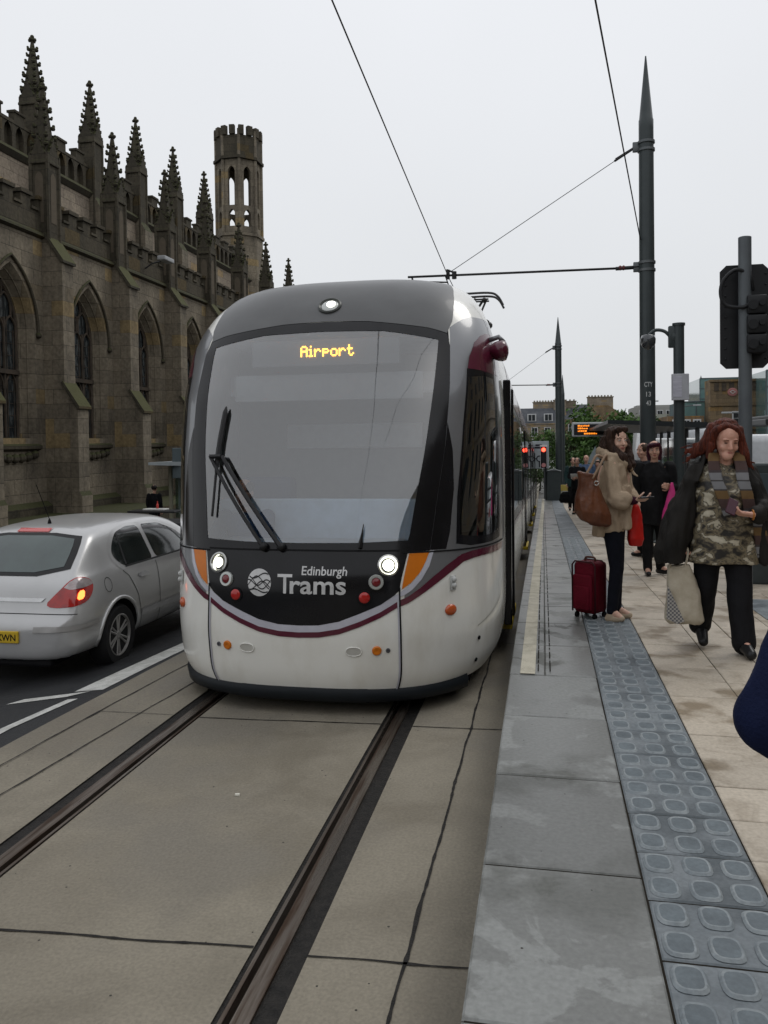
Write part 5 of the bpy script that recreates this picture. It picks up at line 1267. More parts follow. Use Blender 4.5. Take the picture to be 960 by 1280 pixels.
slab(b, [(.05,-.0,1.42,.085,.06),(.05,.0,1.52,.108,.08),(.055,-.0,1.60,.105,.095),(.055,-.01,1.67,.10,.10),(.055,-.02,1.715,.07,.08)]); b.sph((.055,-.02,1.64), (.103,.108,.095), 16)
chain(b, [(-.035,-.03,1.66),(-.065,-.03,1.57),(-.115,-.01,1.50),(-.175,.01,1.44)], [.045,.05,.045,.015]); chain(b, [(.14,-.04,1.64),(.15,-.05,1.55),(.175,-.07,1.46),(.21,-.06,1.37)], [.038,.040,.035,.012]); chain(b, [(-.04,-.05,1.62),(-.055,-.07,1.53),(-.085,-.08,1.44)], [.035,.035,.012])
chain(b, [(.03,-.125,1.67),(-.03,-.115,1.64),(-.05,-.075,1.57)], [.026,.03,.03]); chain(b, [(.03,-.12,1.675),(.10,-.115,1.645),(.145,-.07,1.58)], [.026,.03,.03])
hair_strands(b, [[(-.08+random.uniform(-.03,.03),-.02,1.55+random.uniform(-.08,.06)),(-.15,0,1.50+random.uniform(-.06,.05)),(-.22+random.uniform(-.05,.03),.0,1.45+random.uniform(-.06,.07))] for _ in range(14)]+[[(.18,-.03,1.5),(.21,-.03,1.42),(.24+random.uniform(-.03,.03),-.02,1.36+random.uniform(-.05,.05))] for _ in range(9)], .007)
blob(b, 'hair', HR, w3, .0065, 2, .0045, (46,46,2.0), 5)
BL = mat('black_leather', (.012,.012,.013), .35)
for an, toe in ((P['anL']+V3(0,0,-.01), P['toeL']), (P['anR']+V3(0,0,-.02), P['toeR'])): shoe(w3, an, toe, BL, .05)
b = MB(); b.tube([P['wrL']+V3(0,0,-.035)+V3(.02*0,0,0)]+[P['wrL']+V3(.0,.034*math.sin(a),-.034*math.cos(a)) for a in [i*.6 for i in range(12)]], .006, 6); b.build('bracelet', mat('amber_beads', (.42,.16,.03), .35), w3, True, world=False)
def W3(v): return Vector(v)+w3.location
b = MB(); b.bbox(-.035,.035,-.006,.006,-.065,.065,.005); ph = b.build('phone', mat('phone_maroon', (.05,.008,.02), .25), None); ph.location = W3((.03,-.335,1.10)); ph.rotation_euler = (R(-35),R(25),0); tag(ph, 'dark red phone held at the waist of the red haired woman', 'phone')
# tote bag
tb_ = thing('tote_bag', 'cream canvas tote bag with a checked side panel hanging from the red haired woman\'s hand', 'bag', W3((-.245,-.05,.20)))
CAN = cloth('canvas', (.50,.45,.36), (.38,.33,.25), .9, 8, .4)
b = MB(); slab(b, [(.0,0,.0,.11,.045),(.0,0,.03,.135,.06),(-.01,0,.25,.115,.06),(-.03,0,.42,.085,.035),(-.035,0,.44,.078,.025)], pw=3.2); blob(b, 'bag_body', CAN, tb_, .008, 2, .012, (10,10,5), 7)
b = MB()
for dx in (-.10,.005): b.tube(curve([(dx-.005,-.02,.42),(dx+.02,-.02,.54),(-.0,.0,.62)], 5), .009, 6)
b.build('handle', CAN, tb_, True, world=False)
ck = bpy.data.materials.new('check_print'); ck.use_nodes = True; t_, bb = nodes_of(ck); tcn = t_.nodes.new('ShaderNodeTexCoord'); ch_ = t_.nodes.new('ShaderNodeTexChecker'); ch_.inputs['Scale'].default_value = 70; ch_.inputs['Color1'].default_value = (.10,.10,.11,1); ch_.inputs['Color2'].default_value = (.36,.34,.31,1); t_.links.new(tcn.outputs['Object'], ch_.inputs[0]); t_.links.new(ch_.outputs[0], bb.inputs['Base Color']); bb.inputs['Roughness'].default_value = .9
b = MB(); V, F = fill2d([(-.138,.05),(-.128,.30),(-.01,.03),(-.06,.01)], (), .02); b.add([(u, -.072-.0*v, v) for u, v in V], F); b.build('printed_panel', ck, tb_, world=False)

# ---- woman in the beige coat, turned to her right, looking back at the camera
X1, Y1 = .60, 7.3; w1 = thing('person', 'dark haired woman in beige coat and black leggings standing beside a red suitcase', 'person', (X1, Y1, PZ-drop(Y1)))
P = dict(neck=V3(.035,0,1.43), headb=V3(.04,-.01,1.50), chest=V3(.01,0,1.26), pelvis=V3(-.01,0,.90), shL=V3(.08,.14,1.38), elL=V3(.14,.14,1.12), wrL=V3(.22,.06,1.02),
  shR=V3(-.02,-.14,1.38), elR=V3(.01,-.20,1.10), wrR=V3(.17,-.20,1.075), hipL=V3(.0,.08,.86), knL=V3(.035,.06,.47), anL=V3(.03,.07,.09), toeL=V3(.14,.05,.035), hipR=V3(.0,-.07,.86), knR=V3(.025,-.06,.47), anR=V3(-.02,-.07,.09), toeR=V3(.06,-.11,.035))
b = MB(); basebody(b, P); Mh = head(b, None, (.045,-.01,1.585), (.45,-.89,-.02)); hand(b, P['wrR'], (.95,-.15,.15), (-.1,.35,.9), .5, .95, 1); hand(b, P['wrL'], (.2,0,-1), (-.9,0,0), 1.2, .95, 1)
blob(b, 'body', SK2, w1, .0065, 2); face(Mh, w1)
LG = cloth('navy_leggings', (.010,.011,.018), rough=.8); b = MB(); slab(b, [(-.01,0,.74,.11,.14),(-.02,0,.86,.13,.16),(-.01,0,.98,.11,.14)])
leg(b, P['hipL'], P['knL'], P['anL'], .098, .062, .046); leg(b, P['hipR'], P['knR'], P['anR'], .098, .062, .046); blob(b, 'leggings', LG, w1, .008, 3, .004, (14,14,6), 8)
BC = cloth('beige_coat_cloth', (.42,.325,.23), (.35,.265,.185), .8, 5, .3)
b = MB(); slab(b, [(-.035,0,.80,.135,.18),(-.03,0,.88,.145,.185),(-.01,0,1.0,.145,.18),(.01,0,1.14,.135,.17),(.01,0,1.28,.125,.17),(.025,0,1.38,.10,.17),(.035,0,1.44,.07,.09)], pw=2.3)
slab(b, [(-.125,-.05,.76,.045,.14),(-.12,-.05,.85,.05,.15),(-.10,-.04,1.0,.05,.15)])
slab(b, [(.105,-.06,.82,.045,.13),(.11,-.06,.95,.05,.13),(.09,-.06,1.2,.05,.12)])
chain(b, [P['shR'], P['elR'], (.085,-.215,1.085)], [.068,.064,.066]); cap_(b, P['elR']+V3(-.02,0,-.03), .054, (.075,-.215,1.045), .062); chain(b, [P['shL'], P['elL'], P['wrL']+V3(-.03,0,.05)], [.08,.07,.06])
# collar and hood edge
chain(b, [(-.06,-.10,1.46),(.02,-.13,1.44),(.10,-.12,1.40),(.155,-.09,1.34)], [.035,.035,.032,.02]); chain(b, [(-.06,-.10,1.46),(-.09,0,1.49),(-.05,.10,1.48)], [.04,.045,.04]); cap_(b, (.15,-.06,1.33), .02, (.20,-.08,1.28), .012)
blob(b, 'coat', BC, w1, .008, 2, .018, (12,12,5), 9)
b = MB(); chain(b, [(.08,-.21,1.075), P['wrR']+V3(-.01,0,0)], [.05,.036]); blob(b, 'sleeve', cloth('burgundy_knit', (.045,.010,.022)), w1, .007, 2, .004, (20,20,20))
H1 = hairm('hair_brown', (.055,.028,.018), (.022,.011,.008)); b = MB()
b.sph((.025,.015,1.625), (.098,.103,.095), 16); slab(b, [(-.0,.01,1.40,.06,.07),(-.005,.015,1.46,.095,.10),(-.01,.02,1.54,.105,.105),(.0,.02,1.63,.09,.095)])
chain(b, [(.10,.05,1.63),(.13,.03,1.55),(.14,.0,1.46),(.16,-.03,1.38),(.15,-.05,1.33)], [.03,.03,.04,.045,.02]); chain(b, [(-.02,-.075,1.67),(-.03,-.085,1.60),(-.0,-.095,1.50),(.08,-.11,1.44),(.13,-.10,1.36)], [.035,.03,.04,.045,.03]); cap_(b, (.04,-.07,1.685), .028, (.10,-.03,1.685), .03)
blob(b, 'hair', H1, w1, .0065, 1, .010, (34,34,4), 10)
SH1 = mat('beige_leather', (.50,.40,.29), .5)
for an, toe in ((P['anL']+V3(.0,0,-.03), P['toeL']), (P['anR']+V3(0,0,-.03), P['toeR'])): shoe(w1, an, toe, SH1, .04)
def W1(v): return Vector(v)+w1.location
b = MB(); b.bbox(-.065,.065,-.03,.03,-.006,.006,.004); b.bbox(.02,.06,-.04,-.02,-.012,.008,.004); ph = b.build('phone', mat('phone_black', (.012,.012,.014), .2), None); ph.location = W1((.255,-.235,1.105)); ph.rotation_euler = (0,R(-4),R(-10)); tag(ph, 'black phone held out flat in the hand of the woman in the beige coat', 'phone')
# slouchy tan handbag on the shoulder
bg_ = thing('handbag', 'large tan brown leather handbag hanging from the shoulder of the woman in beige', 'bag', W1((-.19,-.24,.87))); bg_.scale = (.90,.9,.90)
TAN = mat('tan_leather', (.15,.052,.022), .38, col2=(.085,.028,.013), nscale=5, bump=.25, bscale=40, coat=.15)
b = MB(); slab(b, [(.05,0,.0,.08,.05),(.03,0,.03,.15,.08),(.0,0,.12,.175,.095),(-.01,0,.22,.15,.09),(-.02,0,.34,.10,.075),(-.03,0,.44,.075,.06),(-.03,0,.49,.085,.06)], pw=2.5)
for i in range(len(b.v)): v = b.v[i]; b.v[i] = Vector((v.x-(v.z-.2)*.05-(.2-v.z)*v.x*.25+.0, v.y, v.z-.16*v.x))
blob(b, 'bag_body', TAN, bg_, .008, 2, .014, (11,11,3.5), 11)
b = MB()
for dx in (-.05,.03): b.tube(curve([(dx-.03,-.05,.44),(dx+.04,-.02,.56),(dx+.10,.03,.66),(.14,.08,.62)], 5), .013, 8)
b.build('strap', mat('strap_beige', (.30,.2,.13), .5), bg_, True, world=False)
b = MB(); b.tube([(.035+.02*math.cos(a),-.085,.40+.02*math.sin(a)) for a in [i*.5236 for i in range(13)]], .005, 6); b.build('ring', m_chr, bg_, True, world=False)
# red carrier bag in the far hand
b = MB(); slab(b, [(.0,0,.0,.055,.03),(.0,0,.06,.075,.05),(.0,0,.25,.06,.035),(.0,0,.36,.02,.02)]); rb_ = blob(b, 'carrier_bag', mat('red_plastic', (.55,.018,.012), .4, col2=(.42,.012,.01), nscale=8), None, .008, 2, .010, (12,12,5), 12); rb_.location = W1((.195,.02,.66)); tag(rb_, 'bright red carrier bag hanging behind the woman in beige', 'bag')
# suitcase
sc0 = thing('suitcase', 'dark red wheeled fabric suitcase standing on the grey platform slabs', 'suitcase', (.41, 7.40, PZ-drop(7.4)), (0,0,R(-35)))
RF = cloth('suitcase_red', (.14,.006,.018), (.10,.004,.012), .65, 6, .4)
b = MB(); b.bbox(-.115,.115,-.11,.11,.045,.51,.04); body_ = b.build('case_body', RF, sc0, True, world=False, angle=50)
b = MB(); b.bbox(-.095,.095,-.145,-.105,.08,.40,.03); b.bbox(-.08,.08,-.165,-.14,.09,.30,.02); b.build('front_pocket', RF, sc0, True, world=False, angle=50)
b = MB(); b.tube([(x,-.112,z) for x, z in [(-.115,.06),(-.117,.48),(-.09,.513),(.09,.513),(.117,.48),(.115,.06)]], .008, 6); b.tube([(x,.05,z) for x, z in [(-.115,.06),(-.118,.48),(-.09,.513),(.09,.513),(.118,.48),(.115,.06)]], .006, 6); b.build('piping', mat('dark_piping', (.05,.004,.008), .5), sc0, True, world=False)
b = MB(); b.tube(curve([(-.05,0,.51),(-.04,0,.54),(.04,0,.54),(.05,0,.51)], 4), .010, 6); b.build('handle', mat('brown_handle', (.12,.05,.03), .5), sc0, True, world=False)
for sx in (-.09,.09):
    for sy in (-.08,.08): b = MB(); b.tube([(sx-.012,sy,.025),(sx+.012,sy,.025)], .025, 12); b.tube([(sx,sy,.025),(sx,sy,.06)], .01, 6); b.build('wheel', t_rub, sc0, world=False)

# ---- woman in black with plum hair
def simple_person(label, X, Y, z, s=1.0, face_=(0,-1,0), coat=(.012,.012,.013), trous=(.012,.012,.013), hair=(.03,.015,.012), hair2=(.012,.008,.007), skin=SK, female=False, pose=None, bald=False, top_len=.78, wide=1.0, armw=1.0, shoes=BL, vox=.010, group=None, feet=None, headfwd=None, back=False):
    t = thing('person', label, 'person', (X, Y, z), (0,0,0), group); t.scale = (s,s,s)
    a = math.atan2(face_[0], -face_[1])   # 0 = facing the camera
    Rz = Matrix.Rotation(a, 4, 'Z')
    P = dict(neck=V3(0,0,1.46), headb=V3(0,-.02,1.53), chest=V3(0,0,1.28), pelvis=V3(0,0,.93), shL=V3(.18,0,1.40), elL=V3(.23,.02,1.12), wrL=V3(.22,-.06,.88), shR=V3(-.18,0,1.40), elR=V3(-.23,.02,1.12), wrR=V3(-.22,-.06,.88),
      hipL=V3(.085,0,.90), knL=V3(.095,-.03,.50), anL=V3(.10,.02,.09), toeL=V3(.12,-.12,.04), hipR=V3(-.085,0,.90), knR=V3(-.095,-.03,.50), anR=V3(-.10,.02,.09), toeR=V3(-.12,-.12,.04))
    for k_, v in (pose or {}).items(): P[k_] = V3(*v)
    P = {k_: (Rz @ v) for k_, v in P.items()}
    b = MB(); basebody(b, P); Mh = head(b, None, P['headb']+V3(0,0,.085), headfwd or (math.sin(a), -math.cos(a), -.05))
    for sd_, th in (('L',1),('R',-1)):
        d_ = (P['wr'+sd_]-P['el'+sd_]).normalized(); hand(b, P['wr'+sd_], d_, Rz @ V3(-.9 if sd_=='L' else .9,0,.2), .7, 1.0, th)
    blob(b, 'body', skin, t, .007 if vox <= .01 else .010, 2)
    if not back: face(Mh, t)
    CTm = cloth('coat_%02d%02d%02d' % tuple(int(c*99) for c in coat), coat, rough=.75); TRm = cloth('trousers_%02d%02d%02d' % tuple(int(c*99) for c in trous), trous, rough=.8)
    b = MB(); slab(b, [(0,0,.80,.14*wide,.12,a),(0,0,.92,.165*wide,.135,a),(0,0,1.04,.15*wide,.12,a)]); 
    for sd_ in 'LR': leg(b, P['hip'+sd_], P['kn'+sd_], P['an'+sd_]+V3(0,0,.0), .10*wide, .068*wide, .058)
    blob(b, 'trousers', TRm, t, vox, 3, .006, (12,12,4), X)
    b = MB(); slab(b, [(0,0,top_len,.185*wide,.145*wide,a),(0,0,.95,.18*wide,.14*wide,a),(0,0,1.12,.16*wide,.125*wide,a),(0,0,1.28,.185*wide,.125*wide,a),(0,0,1.40,.15,.09,a),(0,0,1.46,.08,.07,a)])
    for sd_ in 'LR': chain(b, [P['sh'+sd_], P['el'+sd_], P['wr'+sd_].lerp(P['el'+sd_], .12)], [.072*armw,.058*armw**2,.045*armw**2])
    blob(b, 'jacket', CTm, t, vox, 2, .015, (12,12,4), Y)
    if not bald:
        HM = hairm('hair_%d' % int(hair[0]*999+hair[1]*99), hair, hair2); b = MB(); hc = P['headb']+V3(0,0,.085); bk = Rz @ V3(0,.018,0)
        b.sph(hc+bk+V3(0,0,.035), (.092,.098,.082), 14)
        if female: slab(b, [(hc.x+bk.x*2,hc.y+bk.y*2,hc.z-.13,.085,.05,a),(hc.x+bk.x*2,hc.y+bk.y*2,hc.z-.02,.098,.07,a),(hc.x+bk.x,hc.y+bk.y,hc.z+.06,.09,.08,a)]); fr = Rz @ V3(0,-.075,.0); sdv = Rz @ V3(1,0,0); cap_(b, hc+fr-sdv*.05+V3(0,0,.06), .028, hc+fr+sdv*.045+V3(0,0,.075), .03)
        blob(b, 'hair', HM, t, .007, 1, .007, (30,30,8), 3)
    for sd_ in 'LR': shoe(t, P['an'+sd_]+V3(0,0,-.025), P['toe'+sd_], shoes, .044)
    return t
X2, Y2 = 1.36, 10.4
w2 = simple_person('woman dressed all in black with plum red hair carrying a pink bag', X2, Y2, PZ-drop(Y2), .97, (-.1,-1,0), hair=(.075,.010,.025), hair2=(.03,.006,.012), female=True, top_len=.66, wide=1.05, vox=.009,
  pose=dict(elL=(.24,.0,1.14), wrL=(.17,-.20,1.16), anR=(-.09,-.02,.09), toeR=(-.08,-.15,.04), anL=(.07,.12,.10), toeL=(.17,.03,.05), knL=(.08,.0,.5)))
b = MB(); slab(b, [(.0,0,.0,.09,.03),(.01,0,.05,.095,.04),(.02,0,.30,.05,.03),(.035,0,.46,.015,.015)]); pk = blob(b, 'carrier_bag', mat('pink_plastic', (.62,.05,.24), .4, col2=(.5,.035,.18), nscale=6), None, .008, 2, .010, (14,14,3), 5); pk.location = (X2+.135, Y2-.26, PZ-drop(Y2)+.72); tag(pk, 'bright pink bag hanging from the wrist of the woman in black', 'bag')
Y_ = 12.6
simple_person('brown haired man half hidden behind the plum haired woman, hand at his mouth', 1.50, Y_, PZ-drop(Y_), 1.0, (-.8,-.5,0), coat=(.02,.021,.026), hair=(.07,.035,.018), hair2=(.03,.016,.01), pose=dict(elL=(.2,-.1,1.25), wrL=(.05,-.24,1.46)))
# ---- people waiting at the far end of the platform
Y_ = 25.0
simple_person('man in black jacket reading a white paper at the far platform end', 1.02, Y_, PZ-drop(Y_), 1.0, (-.25,-1,0), hair=(.10,.085,.075), hair2=(.05,.045,.04), vox=.016, pose=dict(elL=(.24,-.05,1.15), wrL=(.10,-.28,1.15), elR=(-.24,-.05,1.15), wrR=(-.10,-.28,1.12)))
b = MB(); b.bbox(-.13,.13,-.004,.004,-.1,.1,.002); o = b.build('paper', mat('white_paper', (.7,.7,.68), .7), None); o.location = (.94, Y_-.36, PZ-drop(Y_)+1.18); o.rotation_euler = (R(40),0,R(-10)); tag(o, 'white sheet of paper held by the man in black at the far platform end', 'paper')
b = MB(); slab(b, [(0,0,0,.18,.12),(0,0,.08,.23,.15),(0,0,.26,.20,.13),(0,0,.34,.10,.07)]); o = blob(b, 'holdall', cloth('black_nylon', (.012,.012,.013)), None, .014, 3, .012, (8,8,8)); o.location = (.70, Y_-.1, PZ-drop(Y_)+.36); tag(o, 'bulging black shoulder bag hanging beside the man reading a paper', 'bag')
simple_person('bald man in a blue shirt and grey jacket at the far platform end', 1.36, 26.4, PZ-drop(26.4), 1.06, (-.2,-1,0), coat=(.10,.15,.25), bald=True, vox=.016)
simple_person('dark haired man in teal jacket standing behind the paper reader', .98, 27.6, PZ-drop(27.6), 1.03, (.1,-1,0), coat=(.03,.06,.06), hair=(.03,.02,.015), vox=.016)
simple_person('woman in brown coat waiting rightmost of the far platform group', 1.78, 27.2, PZ-drop(27.2), .98, (-.4,-1,0), coat=(.12,.08,.05), hair=(.12,.08,.05), hair2=(.06,.04,.03), female=True, vox=.016)
# ---- the person whose navy elbow comes in at the right edge
wN = simple_person('person in a navy jacket at the right edge of the photograph, elbow bent out', .765, 1.58, PZ, 1.0, (.1,1,0), coat=(.008,.013,.045), trous=(.010,.014,.04), top_len=.82, wide=1.12, armw=1.12, vox=.009,
  pose=dict(shR=(.20,0,1.38), elR=(.345,.03,1.06), wrR=(.22,-.12,1.14), shL=(-.20,0,1.38), elL=(-.28,.02,1.08), wrL=(-.2,-.2,1.0)), back=True)
# ---- person at the bus shelter by the church
simple_person('person in dark clothes seen from behind near the church bus shelter', -12.15, 23.4, g(-12.15,23.4)+.05, 1.0, (0,1,0), coat=(.008,.008,.010), trous=(.06,.008,.012), hair=(.012,.01,.01), vox=.016, back=True)
# driver
dv = MB()
drv = thing('person', 'tram driver in a blue shirt seated low behind the windscreen', 'person', (TX-.80, TY+1.0, .50))
b = MB(); P = dict(neck=V3(0,.1,.92), headb=V3(0,.08,.99), chest=V3(0,.12,.72), pelvis=V3(0,.2,.35), shL=V3(.19,.1,.86), elL=V3(.24,-.1,.65), wrL=V3(.16,-.33,.66), shR=V3(-.19,.1,.86), elR=V3(-.24,-.1,.65), wrR=V3(-.16,-.33,.66),
 hipL=V3(.09,.18,.36), knL=V3(.12,-.25,.42), anL=V3(.12,-.3,.1), toeL=V3(.12,-.42,.06), hipR=V3(-.09,.18,.36), knR=V3(-.12,-.25,.42), anR=V3(-.12,-.3,.1), toeR=V3(-.12,-.42,.06))
basebody(b, P); Mh = head(b, None, (0,.06,1.07), (0,-1,-.05)); hand(b, P['wrL'], (-.1,-1,0), (0,0,-1), .5, 1, 1); hand(b, P['wrR'], (.1,-1,0), (0,0,-1), .5, 1, -1); blob(b, 'body', SK, drv, .009, 2); face(Mh, drv)
b = MB(); slab(b, [(0,.18,.32,.17,.13),(0,.14,.6,.17,.12),(0,.12,.8,.19,.11),(0,.1,.9,.10,.07)])
for s_ in 'LR': chain(b, [P['sh'+s_], P['el'+s_], P['wr'+s_]], [.07,.058,.042])
blob(b, 'shirt', cloth('blue_shirt', (.035,.09,.20)), drv, .010, 2, .008)
b = MB(); b.sph((0,.075,1.11), (.088,.095,.075), 12); blob(b, 'hair', hairm('hair_driver', (.03,.02,.015), (.015,.01,.008)), drv, .008, 1, .005, (30,30,10))
b = MB()
for s_ in 'LR': chain(b, [P['hip'+s_], P['kn'+s_], P['an'+s_]], [.09,.065,.05])
blob(b, 'trousers', TR, drv, .012, 2)
# ------------------------------------------------------------------ poles, wires, signals
m_pole = mat('pole_grey_green', (.045,.056,.058), .42, .15, col2=(.036,.046,.048), nscale=4, coat=.15)
m_galv = mat('galvanised', (.13,.14,.145), .45, .5, col2=(.10,.11,.115), nscale=6)
m_wire = mat('wire', (.03,.03,.032), .5, .4)
GALV = m_galv
def clamp(par, z, r):
    b = MB()
    for dz in (-.07,.07): b.lathe([(r+.002,z+dz-.022),(r+.016,z+dz-.022),(r+.016,z+dz+.022),(r+.002,z+dz+.022)], 18)
    b.bbox(-r-.10,-r+.01,-.03,.03,z-.09,z+.09,.01); return b.build('clamp', GALV, par, True, world=False, angle=40)
def ohl_pole(label, X, Y, z0, top, r=.138, text=False, arm=None, stay=None):
    t = thing('overhead_line_pole', label, 'pole', (X, Y, z0), (0,0,0), 'overhead line poles along the platform')
    H_ = top-z0; b = MB(); b.lathe([(r*1.12,0),(r*1.1,.3),(r*1.02,1),(r*.95,H_-1.30),(r*.95,H_-1.16),(r*.88,H_-1.14),(.012,H_),(.0,H_+.01)], 24); b.build('mast', m_pole, t, True, world=False, angle=30)
    b = MB(); b.lathe([(r*1.7,0),(r*1.7,.03),(r*1.2,.05)], 20)
    for k in range(4): b.lathe([(.02,.03),(.02,.06)], 6, Matrix.Translation((r*1.45*math.cos(k*1.57+.8), r*1.45*math.sin(k*1.57+.8), 0)))
    b.build('base_plate', m_pole, t, world=False)
    if arm:
        za = arm-z0; clamp(t, za, r); b = MB(); L_a = X+1.76+.78
        b.tube([(-r,0,za),(-.55,0,za-.01)], .035, 8); b.tube([(-.4,0,za-.005),(-L_a,0,za+.04)], .022, 8)
        b.tube([(-L_a+.08,0,za+.04),(-L_a+.10,0,za-.07)], .02, 6); b.tube([(-L_a+.10,0,za-.05),(-(X+1.76)+.0,0,za-.10)], .016, 6)
        ar = b.build('cantilever_arm', m_wire, t, True, world=False)
        b = MB(); b.lathe([(.03,-.0),(.05,.03),(.03,.06),(.05,.09),(.03,.12)], 10, Matrix.Translation((-.5,0,za)) @ Matrix.Rotation(R(90),4,'Y')); b.build('insulator', mat('insulator_red', (.12,.03,.03), .4), ar, True, world=False)
        b = MB(); c_ = -(X+1.76); b.tube([(c_,0,za-.04),(c_,0,za+.14)], .035, 8); b.tube([(c_+.12,0,za-.04),(c_+.12,0,za+.10)], .045, 8); b.tube([(c_-.03,0,za+.14),(c_+.15,0,za+.07)], .02, 6); b.tube([(c_-.05,0,za+.02),(c_+.05,0,za-.28)], .012, 5); b.build('registration_clamp', m_wire, ar, world=False)
    if stay:
        zs_ = stay-z0; clamp(t, zs_, r); b = MB(); b.tube([(-r-.05,0,zs_),(-r-.42,0,zs_-.22)], .022, 6); b.tube([(-r-.08,.03,zs_+.01),(-r-.40,.03,zs_-.17)], .012, 6); b.tube([(-r-.42,0,zs_-.22),(-(X+1.76)+.05,0,arm-z0+.10)], .007, 5); b.build('stay_wire', m_wire, t, world=False)
    if text:
        b = MB()
        for s_, z in (('CTY',2.94),('13',2.76),('43',2.60)):
            put_text(b, s_, lambda u, z: Vector((r*1.0*math.sin(u/r+.0), -r*1.012*math.cos(u/r), z)), -.075 if s_ == 'CTY' else -.042, .075 if s_ == 'CTY' else .042, z-z0, .085, .012)
        b.build('stencilled_number', mat('stencil_white', (.55,.57,.57), .6), t, world=False, fix=False)
    return t
ohl_pole('tall dark pole with pointed tip and stencilled number behind the plum haired woman', 1.89, 15.3, PZ-drop(15.3), 8.95, .138, True, 5.14, 7.32)
ohl_pole('second tall pointed pole, behind the red signal at the far platform end', .70, 36.5, -.92, 7.45, .15, False, 4.45, 6.1)
ohl_pole('far thin pointed pole just right of the second overhead line pole', 1.25, 52.0, -.92, 6.1, .13)
def wire(name, label, pts, r=.008): 
    b = MB(); b.tube(pts, r, 5); return tag(b.build(name, m_wire, None), label, 'wire')
wire('contact_wire', 'overhead contact wire running above the tram track', [(-1.95,-9,7.1),(-1.76,6.75,5.83),(-1.76,15.3,5.16),(-1.76,36.5,4.35),(-1.76,80,4.1)])
d = Vector((.528,8,6.22))-Vector((1.78,15.3,5.63))
wire('feeder_wire', 'overhead wire running to the arm clamp of the tall dark pole', [Vector((1.78,15.3,5.63))+d*2.2, Vector((.528,8,6.22)), (1.78,15.3,5.63),(1.83,15.25,5.2)], .010)
# CCTV column
cc = thing('camera_pole', 'short grey pole with a dome camera on a curved arm and a white notice box', 'pole', (2.15, 13.5, PZ-drop(13.5)))
z0 = cc.location.z; b = MB(); b.lathe([(.085,0),(.085,3.8-z0),(.10,3.8-z0),(.10,3.84-z0)], 18); b.build('mast', m_pole, cc, True, world=False, angle=40)
b = MB(); b.bbox(-.16,-.05,-.05,.05,3.45-z0,3.80-z0,.02); b.bbox(-.11,.0,-.06,.06,3.55-z0,3.68-z0,.02); b.tube(curve([(-.12,0,3.62-z0),(-.22,0,3.72-z0),(-.36,0,3.74-z0),(-.46,0,3.66-z0)], 6), .028, 8); ar = b.build('curved_arm', m_pole, cc, True, world=False, angle=40)
b = MB(); b.lathe([(.03,.10),(.10,.08),(.12,.02),(.115,-.05),(.09,-.10),(.04,-.145),(.0,-.155)], 20, Matrix.Translation((-.47,0,3.58-z0))); b.build('camera_dome', mat('camera_dome', (.05,.055,.06), .12, .2, coat=.8), ar, True, world=False, angle=60)
b = MB(); b.bbox(-.13,.13,-.15,-.08,2.60-z0,3.02-z0,.01); nb_ = b.build('notice_box', mat('notice_white', (.42,.43,.46), .5), cc, world=False)
b = MB(); b.bbox(-.115,.02,-.156,-.151,2.65-z0,2.98-z0,.001); b.build('notice', mat('notice_paper_lilac', (.50,.50,.56), .6, col2=(.36,.36,.42), nscale=25, nstretch=(.2,.2,3)), nb_, world=False)
# traffic signal seen from behind
ts = thing('traffic_signal', 'grey signal pole with black traffic light head seen from behind', 'traffic light', (2.06, 8.84, PZ-drop(8.84))); z0 = ts.location.z
b = MB(); b.lathe([(.066,0),(.064,4.06-z0),(.058,4.065-z0)], 20); b.build('pole', mat('signal_pole_grey', (.115,.13,.14), .45, .2, col2=(.09,.10,.11), nscale=3), ts, True, world=False, angle=40)
m_sb = mat('signal_black', (.014,.015,.017), .5)
q = smooth_poly([(-.22,2.72),(.25,2.72),(.25,3.80),(-.22,3.80)], 3)
b = MB(); pp_ = [(x_, z-z0) for x_, z in [(-.22,2.78),(-.16,2.72),(.20,2.72),(.26,2.78),(.26,3.74),(.20,3.80),(-.16,3.80),(-.22,3.74)]]
n_ = len(pp_); b.add([(x_, .10, z) for x_, z in pp_]+[(x_, .125, z) for x_, z in pp_], [tuple(range(n_))[::-1], tuple(range(n_,2*n_))]+[(i,(i+1)%n_,n_+(i+1)%n_,n_+i) for i in range(n_)])
for i in range(9): b.sph((-.17,.098,2.82-z0+i*.11), .012, 6); b.sph((.225,.098,2.82-z0+i*.11), .012, 6)
bk = b.build('backing_board', m_sb, ts, world=False)
b = MB()
for k in range(3): b.bbox(-.0,.20,-.10,.10,2.86-z0+k*.20,3.055-z0+k*.20,.025); b.tube([(.05,-.10,2.95-z0+k*.20),(.05,-.125,2.95-z0+k*.20)], .05, 12); b.tube([(.14,-.10,2.97-z0+k*.20),(.14,-.12,2.97-z0+k*.20)], .03, 10)
for k in range(3): b.tube([(.10,.12,3.0-z0+k*.3),(.10,.26,3.0-z0+k*.3)], .11, 16)
b.build('lamp_housing', m_sb, bk, True, world=False, angle=40)
b = MB(); b.tube(curve([(.03,-.03,3.68-z0),(-.10,-.06,3.72-z0),(-.22,-.07,3.62-z0),(-.25,-.07,3.48-z0),(-.20,-.07,3.36-z0),(-.05,-.08,3.33-z0),(.02,-.08,3.36-z0)], 6), .020, 8); b.tube([(.03,-.02,3.8-z0),(.07,-.05,3.5-z0)], .015, 6); b.build('cable_loop', m_sb, ts, True, world=False)
